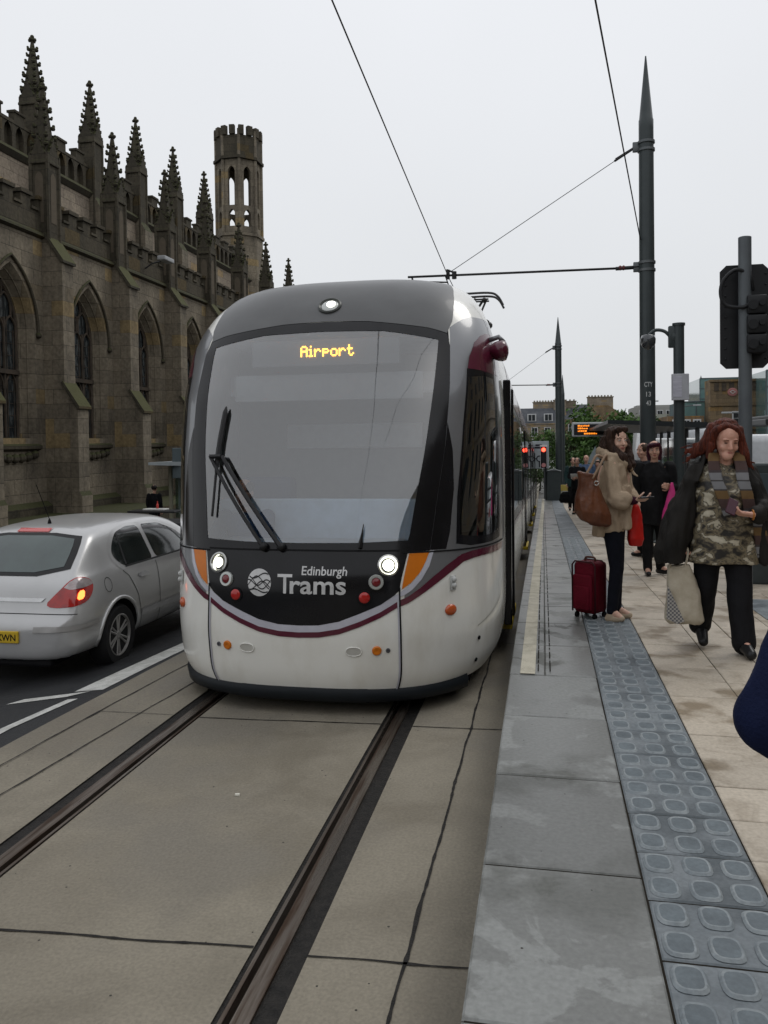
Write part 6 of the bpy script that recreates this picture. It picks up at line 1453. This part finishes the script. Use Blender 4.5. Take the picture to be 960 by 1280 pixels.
# red tram signal at the platform end
rs = thing('traffic_signal', 'small traffic light showing red beyond the far platform end', 'traffic light', (.02, 33.5, -.92)); 
b = MB(); b.lathe([(.05,0),(.05,2.6)], 12, Matrix.Translation((.10,.1,0))); b.build('pole', m_pole, rs, world=False)
b = MB(); b.bbox(-.12,.12,-.08,.08,1.75,2.68,.03); hd_ = b.build('signal_head', m_sb, rs, world=False)
b = MB(); b.sph((0,-.09,2.5), (.085,.03,.085), 14); b.build('red_lamp', mat('lamp_red_lit', (1,.1,.05), .3, emit=(1,.06,.03), estr=4), hd_, True, world=False)
b = MB(); b.lathe([(.09,0),(.09,.012),(.07,.014),(.068,.004)], 16, Matrix.Translation((0,-.085,1.87)) @ Matrix.Rotation(R(90),4,'X')); b.sph((0,-.085,1.87), (.06,.01,.06), 10); b.build('ban_sign', mat('sign_red_white', (.55,.25,.25), .4), hd_, world=False)
b = MB(); b.bbox(-.15,.15,-.09,-.07,2.62,2.70,.01); b.bbox(-.135,-.122,-.09,-.07,1.75,2.66,.002); b.bbox(.122,.135,-.09,-.07,1.75,2.66,.002); b.build('white_border', mat('border_white', (.7,.7,.7), .5), hd_, world=False)
# roundabout sign
rb = thing('road_sign', 'pale direction sign with a black roundabout diagram beyond the tram', 'sign', (-.35, 38.5, -.92)); m_sg = mat('sign_white', (.42,.47,.49), .5)
b = MB(); b.bbox(-.62,.62,-.02,.02,1.55,2.85,.01); sg_ = b.build('sign_panel', m_sg, rb, world=False)
b = MB(); cx_, cz_ = .18, 2.02
b.tube([(cx_+.13*math.cos(a),-.03,cz_+.13*math.sin(a)) for a in [i*.4488 for i in range(15)]], .025, 6); b.tube([(cx_,-.03,cz_-.13),(cx_,-.03,1.62)], .03, 6); b.tube([(cx_-.13,-.03,cz_),(cx_-.42,-.03,cz_)], .03, 6); b.tube([(cx_+.09,-.03,cz_+.09),(cx_+.30,-.03,cz_+.32)], .03, 6)
b.bbox(-.05,.35,-.03,-.022,2.50,2.58,.002); b.bbox(.0,.3,-.03,-.022,2.62,2.70,.002); b.bbox(-.5,-.25,-.03,-.022,1.72,1.78,.002); b.build('diagram', mat('sign_black', (.02,.02,.03), .5), sg_, world=False)
for x_ in (-.4,.4): b = MB(); b.tube([(x_,.04,0),(x_,.04,2.7)], .035, 8); b.build('post', m_galv, rb, world=False)
# equipment cabinet at the end of the platform
cb_ = thing('equipment_cabinet', 'dark green cabinet with a shallow pointed top closing the platform end', 'cabinet', (.42, 33.6, PZ-drop(33.6)-.02))
b = MB(); b.bbox(-.28,.28,-.25,.25,0,1.22,.02); b.build('cabinet_body', m_pole, cb_, world=False); b = MB(); b.add([(-.31,-.28,1.22),(.31,-.28,1.22),(0,-.28,1.31),(-.31,.28,1.22),(.31,.28,1.22),(0,.28,1.31)], [(0,1,2),(5,4,3),(0,2,5,3),(2,1,4,5),(0,3,4,1)]); b.build('lid', m_galv, cb_, world=False)
# display board and canopy of the stop shelter
m_fr = mat('frame_pale_grey', (.42,.44,.45), .4)
ds = thing('departure_display', 'black departure display with orange text in a pale grey frame', 'display', (1.40, 24.5, PZ-drop(24.5))); z0 = ds.location.z
b = MB(); b.bbox(-.55,.55,-.08,.08,2.07-z0,2.50-z0,.03); fr = b.build('housing', m_fr, ds, world=False); b = MB(); b.bbox(-.49,.49,-.09,-.08,2.12-z0,2.44-z0,.003); sc_n = b.build('screen', m_sb, fr, world=False)
b = MB()
for r_, (n0, n1) in enumerate(((-.38,-.05),(-.38,-.12),(-.38,-.16),(-.20,.16))):
    u = n0; zc = 2.42-.078*r_-z0
    while u < n1:
        l_ = random.choice((.03,.05,.06)); b.box(u, u+l_, -.096, -.091, zc-.045, zc-.012 if random.random() < .4 else zc); u += l_+.014
b.build('led_rows', mat('led_orange', (1,.3,.03), .5, emit=(1,.26,.02), estr=1.0), sc_n, world=False)
b = MB(); b.tube([(.30,.05,0),(.30,.05,2.4-z0)], .05, 10); b.build('post', m_pole, ds, world=False)
sh = thing('platform_shelter', 'dark flat roofed platform shelter with glass panels behind the waiting women', 'shelter', (2.45, 20.0, PZ-drop(20.0))); z0 = sh.location.z
b = MB(); b.add([(-1.1,-2.5,2.42),(.9,-2.5,2.30),(.9,4.5,2.22),(-1.1,4.5,2.34),(-1.1,-2.5,2.50),(.9,-2.5,2.42),(.9,4.5,2.34),(-1.1,4.5,2.40)], [(0,1,2,3),(4,7,6,5),(0,4,5,1),(1,5,6,2),(2,6,7,3),(3,7,4,0)]); b.build('roof', mat('shelter_dark', (.02,.024,.026), .4), sh, world=False)
for y in (-2.2,-.9,.4,1.7,3.0,4.2):
    b = MB(); b.tube([(.75,y,0),(.75,y,2.35)], .045, 8); b.build('post', m_galv, sh, world=False)
    if y < 4: b = MB(); b.bbox(.73,.76,y+.08,y+1.2,.25,2.1,.004); b.build('glass_panel', MATS.get('shelter_glass') or glass_mat('shelter_glass', (.7,.85,.82), .8, .05, 1.2), sh, world=False)
# guard railing along the back of the platform
gr = thing('guard_railing', 'black upright barred guard railing along the back of the platform', 'railing', (2.78, 9.2, 0)); m_blk = mat('railing_black', (.016,.017,.018), .4)
rows_ = []; b = MB()
def gz(y): return PZ-dropl(y)
for y0, y1 in ((8.9,11.0),(11.0,13.1),(13.1,15.2),(15.2,17.3),(17.3,19.4)):
    for zz_ in (.12,.82,.98): b.tube([(0,y0-9.2,gz(y0)+zz_),(0,y1-9.2,gz(y1)+zz_)], .022, 6)
b.build('rails', m_blk, gr, world=False)
for y0 in (8.9,11.0,13.1,15.2,17.3,19.4): b = MB(); b.tube([(0,y0-9.2,gz(y0)),(0,y0-9.2,gz(y0)+1.02)], .028, 8); b.build('post', m_blk, gr, world=False)
b = MB(); y = 9.0
while y < 19.3: b.tube([(0,y-9.2,gz(y)+.12),(0,y-9.2,gz(y)+.82)], .008, 5); y += .095
b.build('bars', m_blk, gr, world=False)
# dark ticket machine behind the red haired woman
tk = thing('ticket_machine', 'dark grey ticket machine standing behind the red haired woman', 'machine', (2.42, 9.9, PZ-drop(9.9)))
b = MB(); b.bbox(-.20,.20,-.16,.16,0,1.40,.03); b.build('case', m_pole, tk, world=False); b = MB(); b.bbox(-.12,.14,-.170,-.16,1.02,1.28,.004); b.build('screen', mat('dull_screen', (.06,.08,.09), .15), tk, world=False); b = MB(); b.bbox(-.12,.14,-.172,-.16,.62,.82,.004); b.build('keypad', m_galv, tk, world=False)
# street lights beyond
def lamp(label, X, Y, h, dirn=1):
    t = thing('street_lamp', label, 'street lamp', (X, Y, -.92), (0,0,0), 'street lamps beyond the stop'); b = MB(); b.tube([(0,0,0),(0,0,h-.2)]+[(dirn*x_,0,h-.2+.2*math.sin(min(1,x_)*1.57)) for x_ in (.3,.7,1.2)], .06, 6); b.build('column', m_galv, t, world=False)
    b = MB(); b.bbox(dirn*1.1,dirn*1.9,-.12,.12,h-.06,h+.08,.03); b.build('lantern', m_fr, t, world=False)
lamp('grey street lamp with one arm to the right above the shelter roof', 10.6, 92, 7.0); lamp('thin street lamp standing right of the tree, nearest the main pole', 14.3, 88, 6.3, 1); lamp('short street lamp with a small head in front of the stone tower', 16.8, 72, 5.0, -1)
# warning sign seen from the back, signs at the kerb
ws_ = thing('road_sign', 'grey triangular road sign seen from behind below the departure display', 'sign', (2.05, 33.0, -.92)); b = MB(); b.add([(-.36,0,1.95),(.36,0,1.95),(0,0,2.62),(-.36,.02,1.95),(.36,.02,1.95),(0,.02,2.62)], [(0,1,2),(5,4,3),(0,2,5,3),(2,1,4,5),(0,3,4,1)]); b.build('sign_plate', mat('sign_back', (.20,.24,.26), .45), ws_, world=False); b = MB(); b.tube([(0,.04,0),(0,.04,2.6)], .035, 8); b.build('post', m_galv, ws_, world=False)
kb = thing('roadworks_barrier', 'yellow and red roadworks barrier beside the far platform end', 'barrier', (.86, 34.8, -.92)); b = MB(); b.bbox(-.2,.25,-.03,.03,.72,.98,.01); b.build('board', mat('barrier_yellow', (.55,.42,.10), .5), kb, world=False); b = MB(); b.bbox(-.2,.3,-.03,.03,.30,.52,.01); b.build('board', mat('barrier_red', (.35,.02,.05), .5), kb, world=False)
b = MB(); b.bbox(-.2,.28,-.035,.035,.54,.70,.01); b.build('board', mat('barrier_white', (.5,.5,.4), .5), kb, world=False)
for x_ in (-.18,.22): b = MB(); b.bbox(x_-.02,x_+.02,-.15,.15,0,.98,.01); b.build('leg', m_galv, kb, world=False)
# bus shelter on the church side, hotel board, stall table
bs = thing('bus_shelter', 'glass bus shelter with a pale flat roof in front of the church', 'bus shelter', (-10.35, 23.6, g(-10.35,23.6)+.38)); 
b = MB(); b.add([(-1.25,-1.6,2.05),(-.1,-.6,1.98),(.9,3.8,1.98),(-1.25,3.8,2.05),(-1.25,-1.6,2.13),(-.1,-.6,2.13),(.9,3.8,2.13),(-1.25,3.8,2.13)], [(0,1,2,3),(4,7,6,5),(0,4,5,1),(1,5,6,2),(2,6,7,3),(3,7,4,0)]); b.build('roof', mat('shelter_roof_pale', (.30,.33,.34), .4), bs, world=False)
for x_, y in ((-1.05,-.55),(-1.1,1.2),(-1.1,3.2)): b = MB(); b.bbox(x_-.05,x_+.05,y-.05,y+.05,-.4,2.0,.01); b.build('post', mat('post_pale', (.2,.19,.14), .5), bs, world=False)
b = MB(); b.bbox(-1.0,.75,-.35,-.32,.35,1.85,.01); b.build('glass_panel', MATS['shelter_glass'], bs, world=False)
b = MB(); b.bbox(-1.0,.8,-.36,-.31,1.82,1.92,.01); b.bbox(-.90,-.83,-.36,-.31,.5,1.8,.01); b.bbox(-.88,.8,-.36,-.31,.45,.52,.01); b.build('panel_frame', mat('frame_green_grey', (.10,.13,.12), .5), bs, world=False)
b = MB(); b.bbox(-.80,-.30,-.95,-.55,1.62,2.55,.02); b.build('information_box', mat('info_box', (.09,.115,.125), .5), bs, world=False)
hb = thing('advertising_board', 'low dark red board with gold capital letters behind the silver car', 'sign', (-8.85, 17.6, g(-8.85,17.6)))
m_mar = mat('board_maroon', (.10,.010,.014), .5); b = MB(); b.bbox(-.9,1.2,-.06,.06,.06,.80,.02); bd = b.build('board', m_mar, hb, world=False)
b = MB(); put_text(b, 'HOTEL', lambda u, z: Vector((u,-.066,z)), -.50, .55, .25, .24, .012); b.build('gold_lettering', mat('gold_paint', (.40,.20,.05), .5), bd, world=False, fix=False)
b = MB(); b.bbox(-.9,1.2,-.064,-.058,.60,.63,.002); b.build('gold_line', MATS['gold_paint'], bd, world=False); b = MB(); b.bbox(-1.0,1.3,-.5,.5,.86,.96,.02); b.build('lid', mat('board_black', (.02,.02,.022), .4), hb, world=False)
b = MB()
for x_ in (-.85,1.15): b.bbox(x_-.03,x_+.03,-.03,.03,0,.9,.01)
b.build('leg', MATS['board_black'], hb, world=False)
tbz = thing('stall_table', 'small dark pedestal table holding a white tray behind the silver car', 'table', (-10.5, 20.3, g(-10.5,20.3)+.0)); b = MB(); b.bbox(-.7,.7,-.3,.3,1.05,1.1,.01); b.build('table_top', MATS['board_black'], tbz, world=False); b = MB(); b.tube([(0,0,0),(0,0,1.05)], .05, 8); b.build('pedestal', MATS['board_black'], tbz, world=False)
b = MB(); b.bbox(-.33,.33,-.15,.15,0,.05,.02); o = b.build('tray', mat('tray_white', (.5,.5,.48), .5), None); o.location = (-10.5,20.3,g(-10.5,20.3)+1.1); tag(o, 'white tray lying on the dark table behind the silver car', 'tray')
b = MB(); b.lathe([(.03,0),(.035,.09),(.015,.14),(.015,.2),(.0,.205)], 10); o = b.build('bottle', mat('bottle_red', (.5,.06,.05), .4), None); o.location = (-10.45,20.3,g(-10.5,20.3)+1.15); tag(o, 'small red bottle standing on the white tray', 'bottle')
# ------------------------------------------------------------------ buildings, trees and traffic in the distance
GZ = -.92
m_ts = stone_mat('tenement_stone', (.30,.25,.19), (.22,.18,.13), (.12,.10,.08), soot_amt=.4, bw=.9, bh=.4)
m_ts2 = stone_mat('old_stone_dark', (.25,.18,.105), (.16,.12,.075), (.07,.055,.04), soot_amt=.6, bw=1.2, bh=.5)
m_slate = mat('slate', (.065,.07,.08), .6, col2=(.04,.045,.055), nscale=1.5)
m_win = mat('dark_window', (.02,.025,.03), .15, coat=.5); m_wfr = mat('window_white', (.55,.56,.56), .5)
def facade(par, x0, x1, z0, z1, y, cols, rows, w_=1.0, h=1.7, mt=m_win):
    for i in range(cols):
        for j in range(rows):
            cx = x0+(x1-x0)*(i+.5)/cols; cz = z0+(z1-z0)*(j+.5)/rows
            b = MB(); b.bbox(cx-w_/2-.1,cx+w_/2+.1,y-.10,y+.05,cz-h/2-.1,cz+h/2+.1,.02); f_ = b.build('window', m_wfr, par, world=False)
            b = MB(); 
            for sx in (0,1):
                for sz in (0,1): b.box(cx-w_/2+sx*w_/2+.03, cx+sx*w_/2-.03, y-.12, y-.10, cz-h/2+sz*h/2+.03, cz+sz*h/2-.03)
            b.build('pane', mt, f_, world=False)
def chimney(par, x0, x1, y0, y1, z0, z1, pots=5):
    b = MB(); b.bbox(x0,x1,y0,y1,z0,z1,.05); b.bbox(x0-.12,x1+.12,y0-.12,y1+.12,z1-.25,z1,.04)
    for k in range(pots): b.lathe([(.14,z1),(.16,z1+.35),(.13,z1+.4)], 8, Matrix.Translation((x0+(x1-x0)*(k+.5)/pots,(y0+y1)/2,0)))
    b.build('chimney', m_ts, par, world=False)
# tenement A, left
A = thing('tenement', 'pale stone tenement with slate attic, dormer windows and wide chimney stacks left of the poles', 'building', (-4.0, 150, GZ))
b = MB(); b.box(-9,6.5,0,10,0,8.3); b.box(-9,6.7,-.15,0,8.2,8.5); b.build('wall', m_ts, A, world=False); facade(A, -8, 6, 1.5, 7.8, 0, 6, 2, 1.0, 2.2); A.scale = (1,1,.70)
b = MB(); b.add([(-9,0,8.5),(6.5,0,8.5),(6.5,3.5,12.6),(-9,3.5,12.6),(6.5,10,8.5),(-9,10,8.5),(6.5,6,12.8),(-9,6,12.8)], [(0,1,2,3),(1,4,6,2),(0,3,7,5),(2,6,7,3),(4,5,7,6)]); rf = b.build('roof', m_slate, A, world=False)
for x_ in (2.0, 6.0-1.0): 
    b = MB(); b.bbox(x_-.8,x_+.8,.3,2.4,9.0,11.0,.05); dm = b.build('dormer', m_wfr, rf, world=False); b = MB(); b.box(x_-.6,x_-.06,.25,.30,9.2,10.8); b.box(x_+.06,x_+.6,.25,.30,9.2,10.8); b.build('pane', m_win, dm, world=False)
for x_ in (-2.5,): b = MB(); b.bbox(x_-.8,x_+.8,.3,2.4,9.0,11.0,.05); b.build('dormer', m_wfr, rf, world=False)
chimney(A, 2.2, 6.4, 4, 5.5, 11, 14.4, 8); chimney(A, 6.0, 8.3, 3, 4.5, 8, 14.8, 3)
B_ = thing('tenement', 'stone tenement with a tall gable chimney and long slate roof behind the green tree', 'building', (7.2, 152, GZ))
B_.scale = (1,1,.70); b = MB(); b.box(-4,8.2,0,10,0,9.5); b.build('wall', m_ts2, B_, world=False)
b = MB(); b.add([(-4,0,9.5),(5.5,0,9.5),(5.5,4,13.6),(-4,4,13.6),(5.5,8,9.5),(-4,8,9.5)], [(0,1,2,3),(1,4,2),(0,3,5),(2,4,5,3)]); b.build('roof', m_slate, B_, world=False)
b = MB(); b.prism([(-2.2,0),(5.0,0),(.8,0)], 0, .1) if False else None
V, F = fill2d([(1.0,0),(8.2,0),(8.2,9.6),(4.6,13.0),(1.0,13.0)], (), 3); b = MB(); b.add([(x_,-.1,z) for x_, z in V], F); b.build('gable', m_ts2, B_, world=False)
chimney(B_, -3.2, -1.0, 3, 4.5, 11, 14.6, 3); chimney(B_, 1.0, 5.6, 1, 2.6, 9, 15.4, 8)
facade(B_, -3, 7, 2, 9, -.1, 5, 2)
# low ranges of roofs to the right
def shed(label, x, y, w_, d_, h, hr, mtw, mtr, cols=6):
    t = thing('building', label, 'building', (x, y, GZ)); b = MB(); b.box(0,w_,0,d_,0,h); b.build('wall', mtw, t, world=False)
    b = MB(); b.add([(-.3,-.3,h),(w_+.3,-.3,h),(w_+.3,d_/2,h+hr),(-.3,d_/2,h+hr),(w_+.3,d_+.3,h),(-.3,d_+.3,h)], [(0,1,2,3),(1,4,2),(0,3,5),(2,4,5,3)]); b.build('roof', mtr, t, world=False); facade(t, 1, w_-1, .5, h-.5, 0, cols, 1, 1.2, 1.6); return t
shed('long low stone building with a mossy slate roof right of the gabled tenement', 12.6, 130, 14, 10, 4.6, 2.2, m_ts, mat('mossy_slate', (.10,.105,.08), .7, col2=(.07,.075,.06), nscale=1)); shed('dark hipped roof building between the two near poles', 17.2, 112, 8, 8, 3.6, 2.6, m_ts2, mat('mossy_slate_dark', (.055,.05,.03), .7, col2=(.035,.035,.025), nscale=1), 3)
b = thing('building', 'distant pale flat roofed block on the skyline right of the main pole', 'building', (20, 170, GZ)); q = MB(); q.box(-2,14,0,8,0,9.2); q.box(-1,13,1,7,9.2,9.7); q.build('wall', mat('pale_render', (.30,.30,.28), .8), b, world=False); facade(b, -1, 13, 1, 9, 0, 8, 3)
sp_ = thing('church_spire', 'small distant dark spire on the skyline left of the glass building', 'spire', (27.6, 150, GZ)); q = MB(); q.box(-1,1,-1,1,0,9.5); q.build('tower', m_dk, sp_, world=False); q = MB(); q.add([(-1,-1,9.5),(1,-1,9.5),(1,1,9.5),(-1,1,9.5),(0,0,14)], [(0,1,4),(1,2,4),(2,3,4),(3,0,4)]); q.build('spire', m_dk, sp_, world=False)
# stone building with emblem
S = thing('stone_building', 'weathered brown stone building with round red emblem and dark ground floor', 'building', (17.5, 90, GZ)); S.scale = (1,1,.88)
b = MB(); b.box(0,6.6,0,3,0,10.3); b.box(-.15,6.7,-.15,0,7.1,7.4); b.box(-.15,6.7,-.2,0,10.0,10.3); b.build('wall', m_ts2, S, world=False)
b = MB(); 
for k in range(8): b.bbox(.4+k*.75,.85+k*.75,-.08,.05,8.9,9.9,.02)
b.build('frieze', m_tr, S, world=False); b = MB(); b.lathe([(.50,0),(.50,.10),(.40,.13),(.0,.12)], 20, Matrix.Translation((2.2,0,8.75)) @ Matrix.Rotation(R(90),4,'X')); em = b.build('round_emblem', mat('emblem_pink', (.38,.16,.15), .5), S, world=False)
b = MB(); b.tube([(1.95,-.16,8.75),(2.2,-.16,8.95),(2.45,-.16,8.75),(2.2,-.16,8.55),(1.95,-.16,8.75)], .07, 5); b.build('emblem_device', mat('emblem_white', (.5,.45,.42), .5), em, world=False)
facade(S, 1.8, 4.0, 4.6, 6.6, 0, 1, 1, 1.3, 1.5); 
b = MB()
for k in range(6): b.bbox(.3+k*1.1,1.0+k*1.1,-.06,.05,.3,3.9,.03)
b.box(-.1,6.7,-.12,0,4.1,4.3); b.build('shopfront', m_dk, S, world=False)
W_ = thing('stone_building', 'low brown stone range with arched openings left of the emblem building', 'building', (12.9, 88, GZ)); b = MB(); b.box(0,3.6,0,8,0,5.2); b.box(0,3.7,-.12,0,3.1,3.3); b.build('wall', stone_mat('warm_stone', (.26,.17,.09), (.18,.12,.07), (.07,.05,.04), soot_amt=.6), W_, world=False); facade(W_, .3, 3.4, .3, 3.0, 0, 2, 1, 1.0, 1.9); facade(W_, .3, 3.4, 3.4, 5.1, 0, 3, 1, .6, 1.0)
# glass blocks
m_gl = mat('teal_glass', (.09,.17,.17), .12, coat=1, col2=(.15,.26,.25), nscale=.35)
def glassblock(label, x, y, w_, z0, z1, d_=8, grid=(4,3)):
    t = thing('glass_building', label, 'building', (x, y, GZ)); b = MB(); b.box(0,w_,0,d_,0,z1); b.build('glazing', m_gl, t, world=False); b = MB()
    for i in range(grid[0]+1): b.bbox(w_*i/grid[0]-.06,w_*i/grid[0]+.06,-.08,0,z0,z1,.01)
    for j in range(grid[1]+1): b.bbox(0,w_,-.07,.0,z0+(z1-z0)*j/grid[1]-.06,z0+(z1-z0)*j/grid[1]+.06,.01)
    b.build('mullions', mat('mullion_grey', (.10,.13,.14), .4), t, world=False); return t
glassblock('teal glass box left of the emblem building', 15.0, 93, 3.2, 3.4, 6.9, 8, (2,2)); glassblock('tall glass block rising behind the emblem building', 19.0, 104, 8.0, 4, 10.2, 8, (5,5)); glassblock('glass facade with a white column at the right edge behind the signal pole', 22.0, 86, 9, 3, 9.6, 8, (5,4))
b = MB(); b.bbox(24.5,24.9,84.6,85.0,GZ,10.0,.04); b.bbox(23.6,33,84.4,85.6,9.95,10.25,.04); tag(b.build('white_column', mat('white_render', (.55,.57,.57), .5), None), 'white column and thin canopy edge in front of the glass facade', 'column')
kc = thing('kiosk', 'black flat canopied kiosk at the right edge beyond the railing', 'kiosk', (6.9, 24.5, -.7)); b = MB(); b.bbox(-.9,4,-1.0,2,3.02,3.20,.03); b.bbox(-.75,4,-.9,2,3.2,3.3,.03); b.build('canopy', m_blk, kc, world=False)
b = MB(); b.bbox(.0,.4,-.6,1.6,0,3.05,.02); b.bbox(1.0,4,-.2,1.6,0,3.05,.02); b.build('wall', mat('kiosk_dark', (.012,.014,.017), .5), kc, world=False)
# big sandstone pillar at the right edge
pr = thing('building', 'strip of red brown stone building at the right edge behind the signal head', 'building', (26.9, 80, GZ)); b = MB(); b.box(0,9,0,6,0,17); b.build('wall', m_ts2, pr, world=False); facade(pr, .8, 8, 2, 16, 0, 3, 4)
# trees
leafm = mat('tree_leaves', (.065,.135,.020), .6, col2=(.03,.07,.012), nscale=.8, detail=3, per_island=.35)
leafm2 = mat('tree_leaves_dark', (.045,.085,.018), .6, col2=(.02,.045,.010), nscale=.8, detail=3, per_island=.35)
bark = mat('bark', (.05,.04,.03), .9)
def tree(label, x, y, h, r, n=2600, lm=leafm, seed=1, z0=GZ, low=.25, group='trees beyond the stop'):
    rnd = random.Random(seed); t = thing('tree', label, 'tree', (x, y, z0), (0,0,0), group)
    b = MB(); b.tube([(0,0,0),(.05,0,h*.3),(-.05,.05,h*.6)], .035*h, 8, .015*h); tr_ = b.build('trunk', bark, t, True, world=False)
    cl = []
    for k in range(16): a = rnd.uniform(0,6.28); rr = r*rnd.uniform(.1,.75); cl.append(Vector((math.cos(a)*rr, math.sin(a)*rr*.8, h*rnd.uniform(low+.12,.86))))
    b = MB()
    for c in cl[:9]: b.tube([(0,0,h*.35), c*.5+V3(0,0,h*.25), c], .012*h, 5, .003*h)
    b.build('limbs', bark, tr_, world=False)
    b = MB()
    for k in range(n):
        c = rnd.choice(cl); cr_ = r*rnd.uniform(.30,.48); d = Vector((rnd.gauss(0,1), rnd.gauss(0,1), rnd.gauss(0,.8))); d = d.normalized()*cr_*rnd.uniform(.35,1.08); p = c+d; s = rnd.uniform(.018,.038)*h
        u = Vector((rnd.uniform(-1,1),rnd.uniform(-1,1),rnd.uniform(-1,1))).normalized(); v = u.orthogonal().normalized(); w2_ = u.cross(v)
        b.add([p+v*s, p+w2_*s*.6, p-v*s, p-w2_*s*.6+u*s*.3], [(0,1,2,3)])
    b.build('crown', lm, t, world=False, fix=False); return t
tree('large green tree behind the departure display', 4.6, 66, 5.6, 3.0, 5200, seed=2, low=.1); tree('round green tree between the tram end and the poles', .3, 72, 3.9, 2.3, 3200, seed=3, low=.05); tree('dark green tree behind the beige coated woman', 7.6, 70, 4.9, 2.6, 3600, leafm2, 4, low=.1); tree('dark low tree right behind the second pole', 2.3, 69, 4.2, 2.2, 3000, leafm2, 5, low=.05)
tree('small bush beside the platform end cabinet', -.2, 46, 1.5, .9, 1200, leafm2, 6, low=0)
b = MB(); rnd = random.Random(9)
for k in range(3500):
    p = Vector((rnd.uniform(-1.2,11.5), 62+rnd.uniform(-1,1), GZ+abs(rnd.gauss(0,.9)))); s = rnd.uniform(.06,.13); u = Vector((rnd.uniform(-1,1),rnd.uniform(-1,1),rnd.uniform(-1,1))).normalized(); v = u.orthogonal().normalized(); w2_ = u.cross(v); b.add([p+v*s, p+w2_*s*.6, p-v*s, p-w2_*s*.6], [(0,1,2,3)])
o = b.build('shrubbery', leafm2, None, fix=False); o['kind'] = 'stuff'; o['label'] = 'dark green shrubs below the trees'; o['category'] = 'shrubs'
# traffic
def van(label, x, y, mt, L_=5.2, h=2.3, w_=2.0, rz=0):
    t = thing('van', label, 'van', (x, y, GZ+.0 if y > 30 else -dropl(y)+.02), (0,0,rz)); b = MB()
    pr = [(-L_/2,.45),(L_/2,.45),(L_/2,.95),(L_/2-.55,1.15),(L_/2-1.15,h-.12),(L_/2-1.4,h),(-L_/2+.1,h),(-L_/2,h-.15)]
    n_ = len(pr); b.add([(-w_/2,yy,z) for yy, z in pr]+[(w_/2,yy,z) for yy, z in pr], [tuple(range(n_)), tuple(range(n_,2*n_))[::-1]]+[(i,(i+1)%n_,n_+(i+1)%n_,n_+i) for i in range(n_)])
    bm = bmesh.new(); vs = [bm.verts.new(v) for v in b.v]; [bm.faces.new([vs[i] for i in f]) for f in b.f]; bmesh.ops.bevel(bm, geom=bm.edges[:], offset=.08, segments=3, profile=.6, affect='EDGES'); b = MB(); b.bm(bm)
    b.build('body', mt, t, True, world=False, angle=40)
    b = MB(); b.bbox(-w_/2+.15,w_/2-.15,-L_/2-.03,-L_/2+.02,1.35,1.95,.02); b.build('rear_window', cgl_, t, world=False)
    b = MB(); b.add([(-w_/2+.14,L_/2-.58,1.22),(w_/2-.14,L_/2-.58,1.22),(w_/2-.2,L_/2-1.12,h-.2),(-w_/2+.2,L_/2-1.12,h-.2)], [(0,1,2,3)]); b.v = [v+V3(0,.06,.03) for v in b.v]; b.build('windscreen', cgl_, t, world=False)
    for sg in (1,-1):
        b = MB(); b.bbox(sg*(w_/2-.02),sg*(w_/2+.015),L_/2-2.2,L_/2-1.2,1.3,1.95,.01); b.build('side_window', cgl_, t, world=False)
        for yy in (-L_/2+.9, L_/2-.95): b = MB(); b.tube([(sg*(w_/2-.22),yy,.34),(sg*(w_/2+.01),yy,.34)], .34, 20); b.build('wheel', MATS['tyre'], t, world=False)
        b = MB(); b.bbox(sg*(w_/2-.16),sg*(w_/2-.04),-L_/2-.03,-L_/2+.02,.95,1.35,.01); b.build('tail_light', m_red, t, world=False)
    return t
cgl_ = mat('van_glass', (.06,.09,.09), .1, coat=1)
van('white box van with rounded roof passing right of the tall dark pole', 4.15, 27.5, p_wht, 5.6, 3.15, 2.1); van('plain white van partly behind the camera pole', 5.75, 24.5, p_wht, 5.0, 2.75, 2.0)
build_car('car', 'white car at the right edge beyond the guard railing', p_wht, (5.35, 14.4, -dropl(15)+.02), R(0), 1.05, None, True, None, False)
def lowcar(label, x, y, paint, rz=0):
    c = build_car('car', label, paint, (x, y, -dropl(y)+.02), rz, 1.0, None, True, None, False); return c
lowcar('pale silver car beyond the railing between the pole and the camera pole', 3.75, 19.8, mat('pale_silver_paint', (.50,.53,.53), .3, .3, coat=.6))
# terraces that face the church and close the street behind the viewpoint (mirrored in the tram's glass and paint)
def terrace(label, x0, x1, y0, y1, h, face):
    t = thing('terrace', label, 'building', ((x0+x1)/2, (y0+y1)/2, -.2)); a, c = (x1-x0)/2, (y1-y0)/2
    b = MB(); b.box(-a,a,-c,c,0,h); b.box(-a-.2,a+.2,-c-.2,c+.2,h,h+.4); b.box(-a-.15,a+.15,-c-.15,c+.15,4.2,4.5); b.build('wall', m_ts, t, world=False)
    n_ = int((c if face == 'x' else a)*2/3.2)
    for i in range(n_):
        for j in range(4):
            z = 1.4+j*3.4; b = MB()
            if face == 'x': u = -c+(i+.5)*2*c/n_; b.bbox(-a-.05,-a+.1,u-.6,u+.6,z,z+2.1,.02)
            else: u = -a+(i+.5)*2*a/n_; b.bbox(u-.6,u+.6,c-.1,c+.05,z,z+2.1,.02)
            b.build('window', m_win, t, world=False)
terrace('long four storey stone terrace mirrored in the side glass of the tram', 19, 30, -30, 52, 15, 'x'); terrace('stone building behind the viewpoint, mirrored in the black front of the tram', -14, 16, -48, -34, 14, 'y')
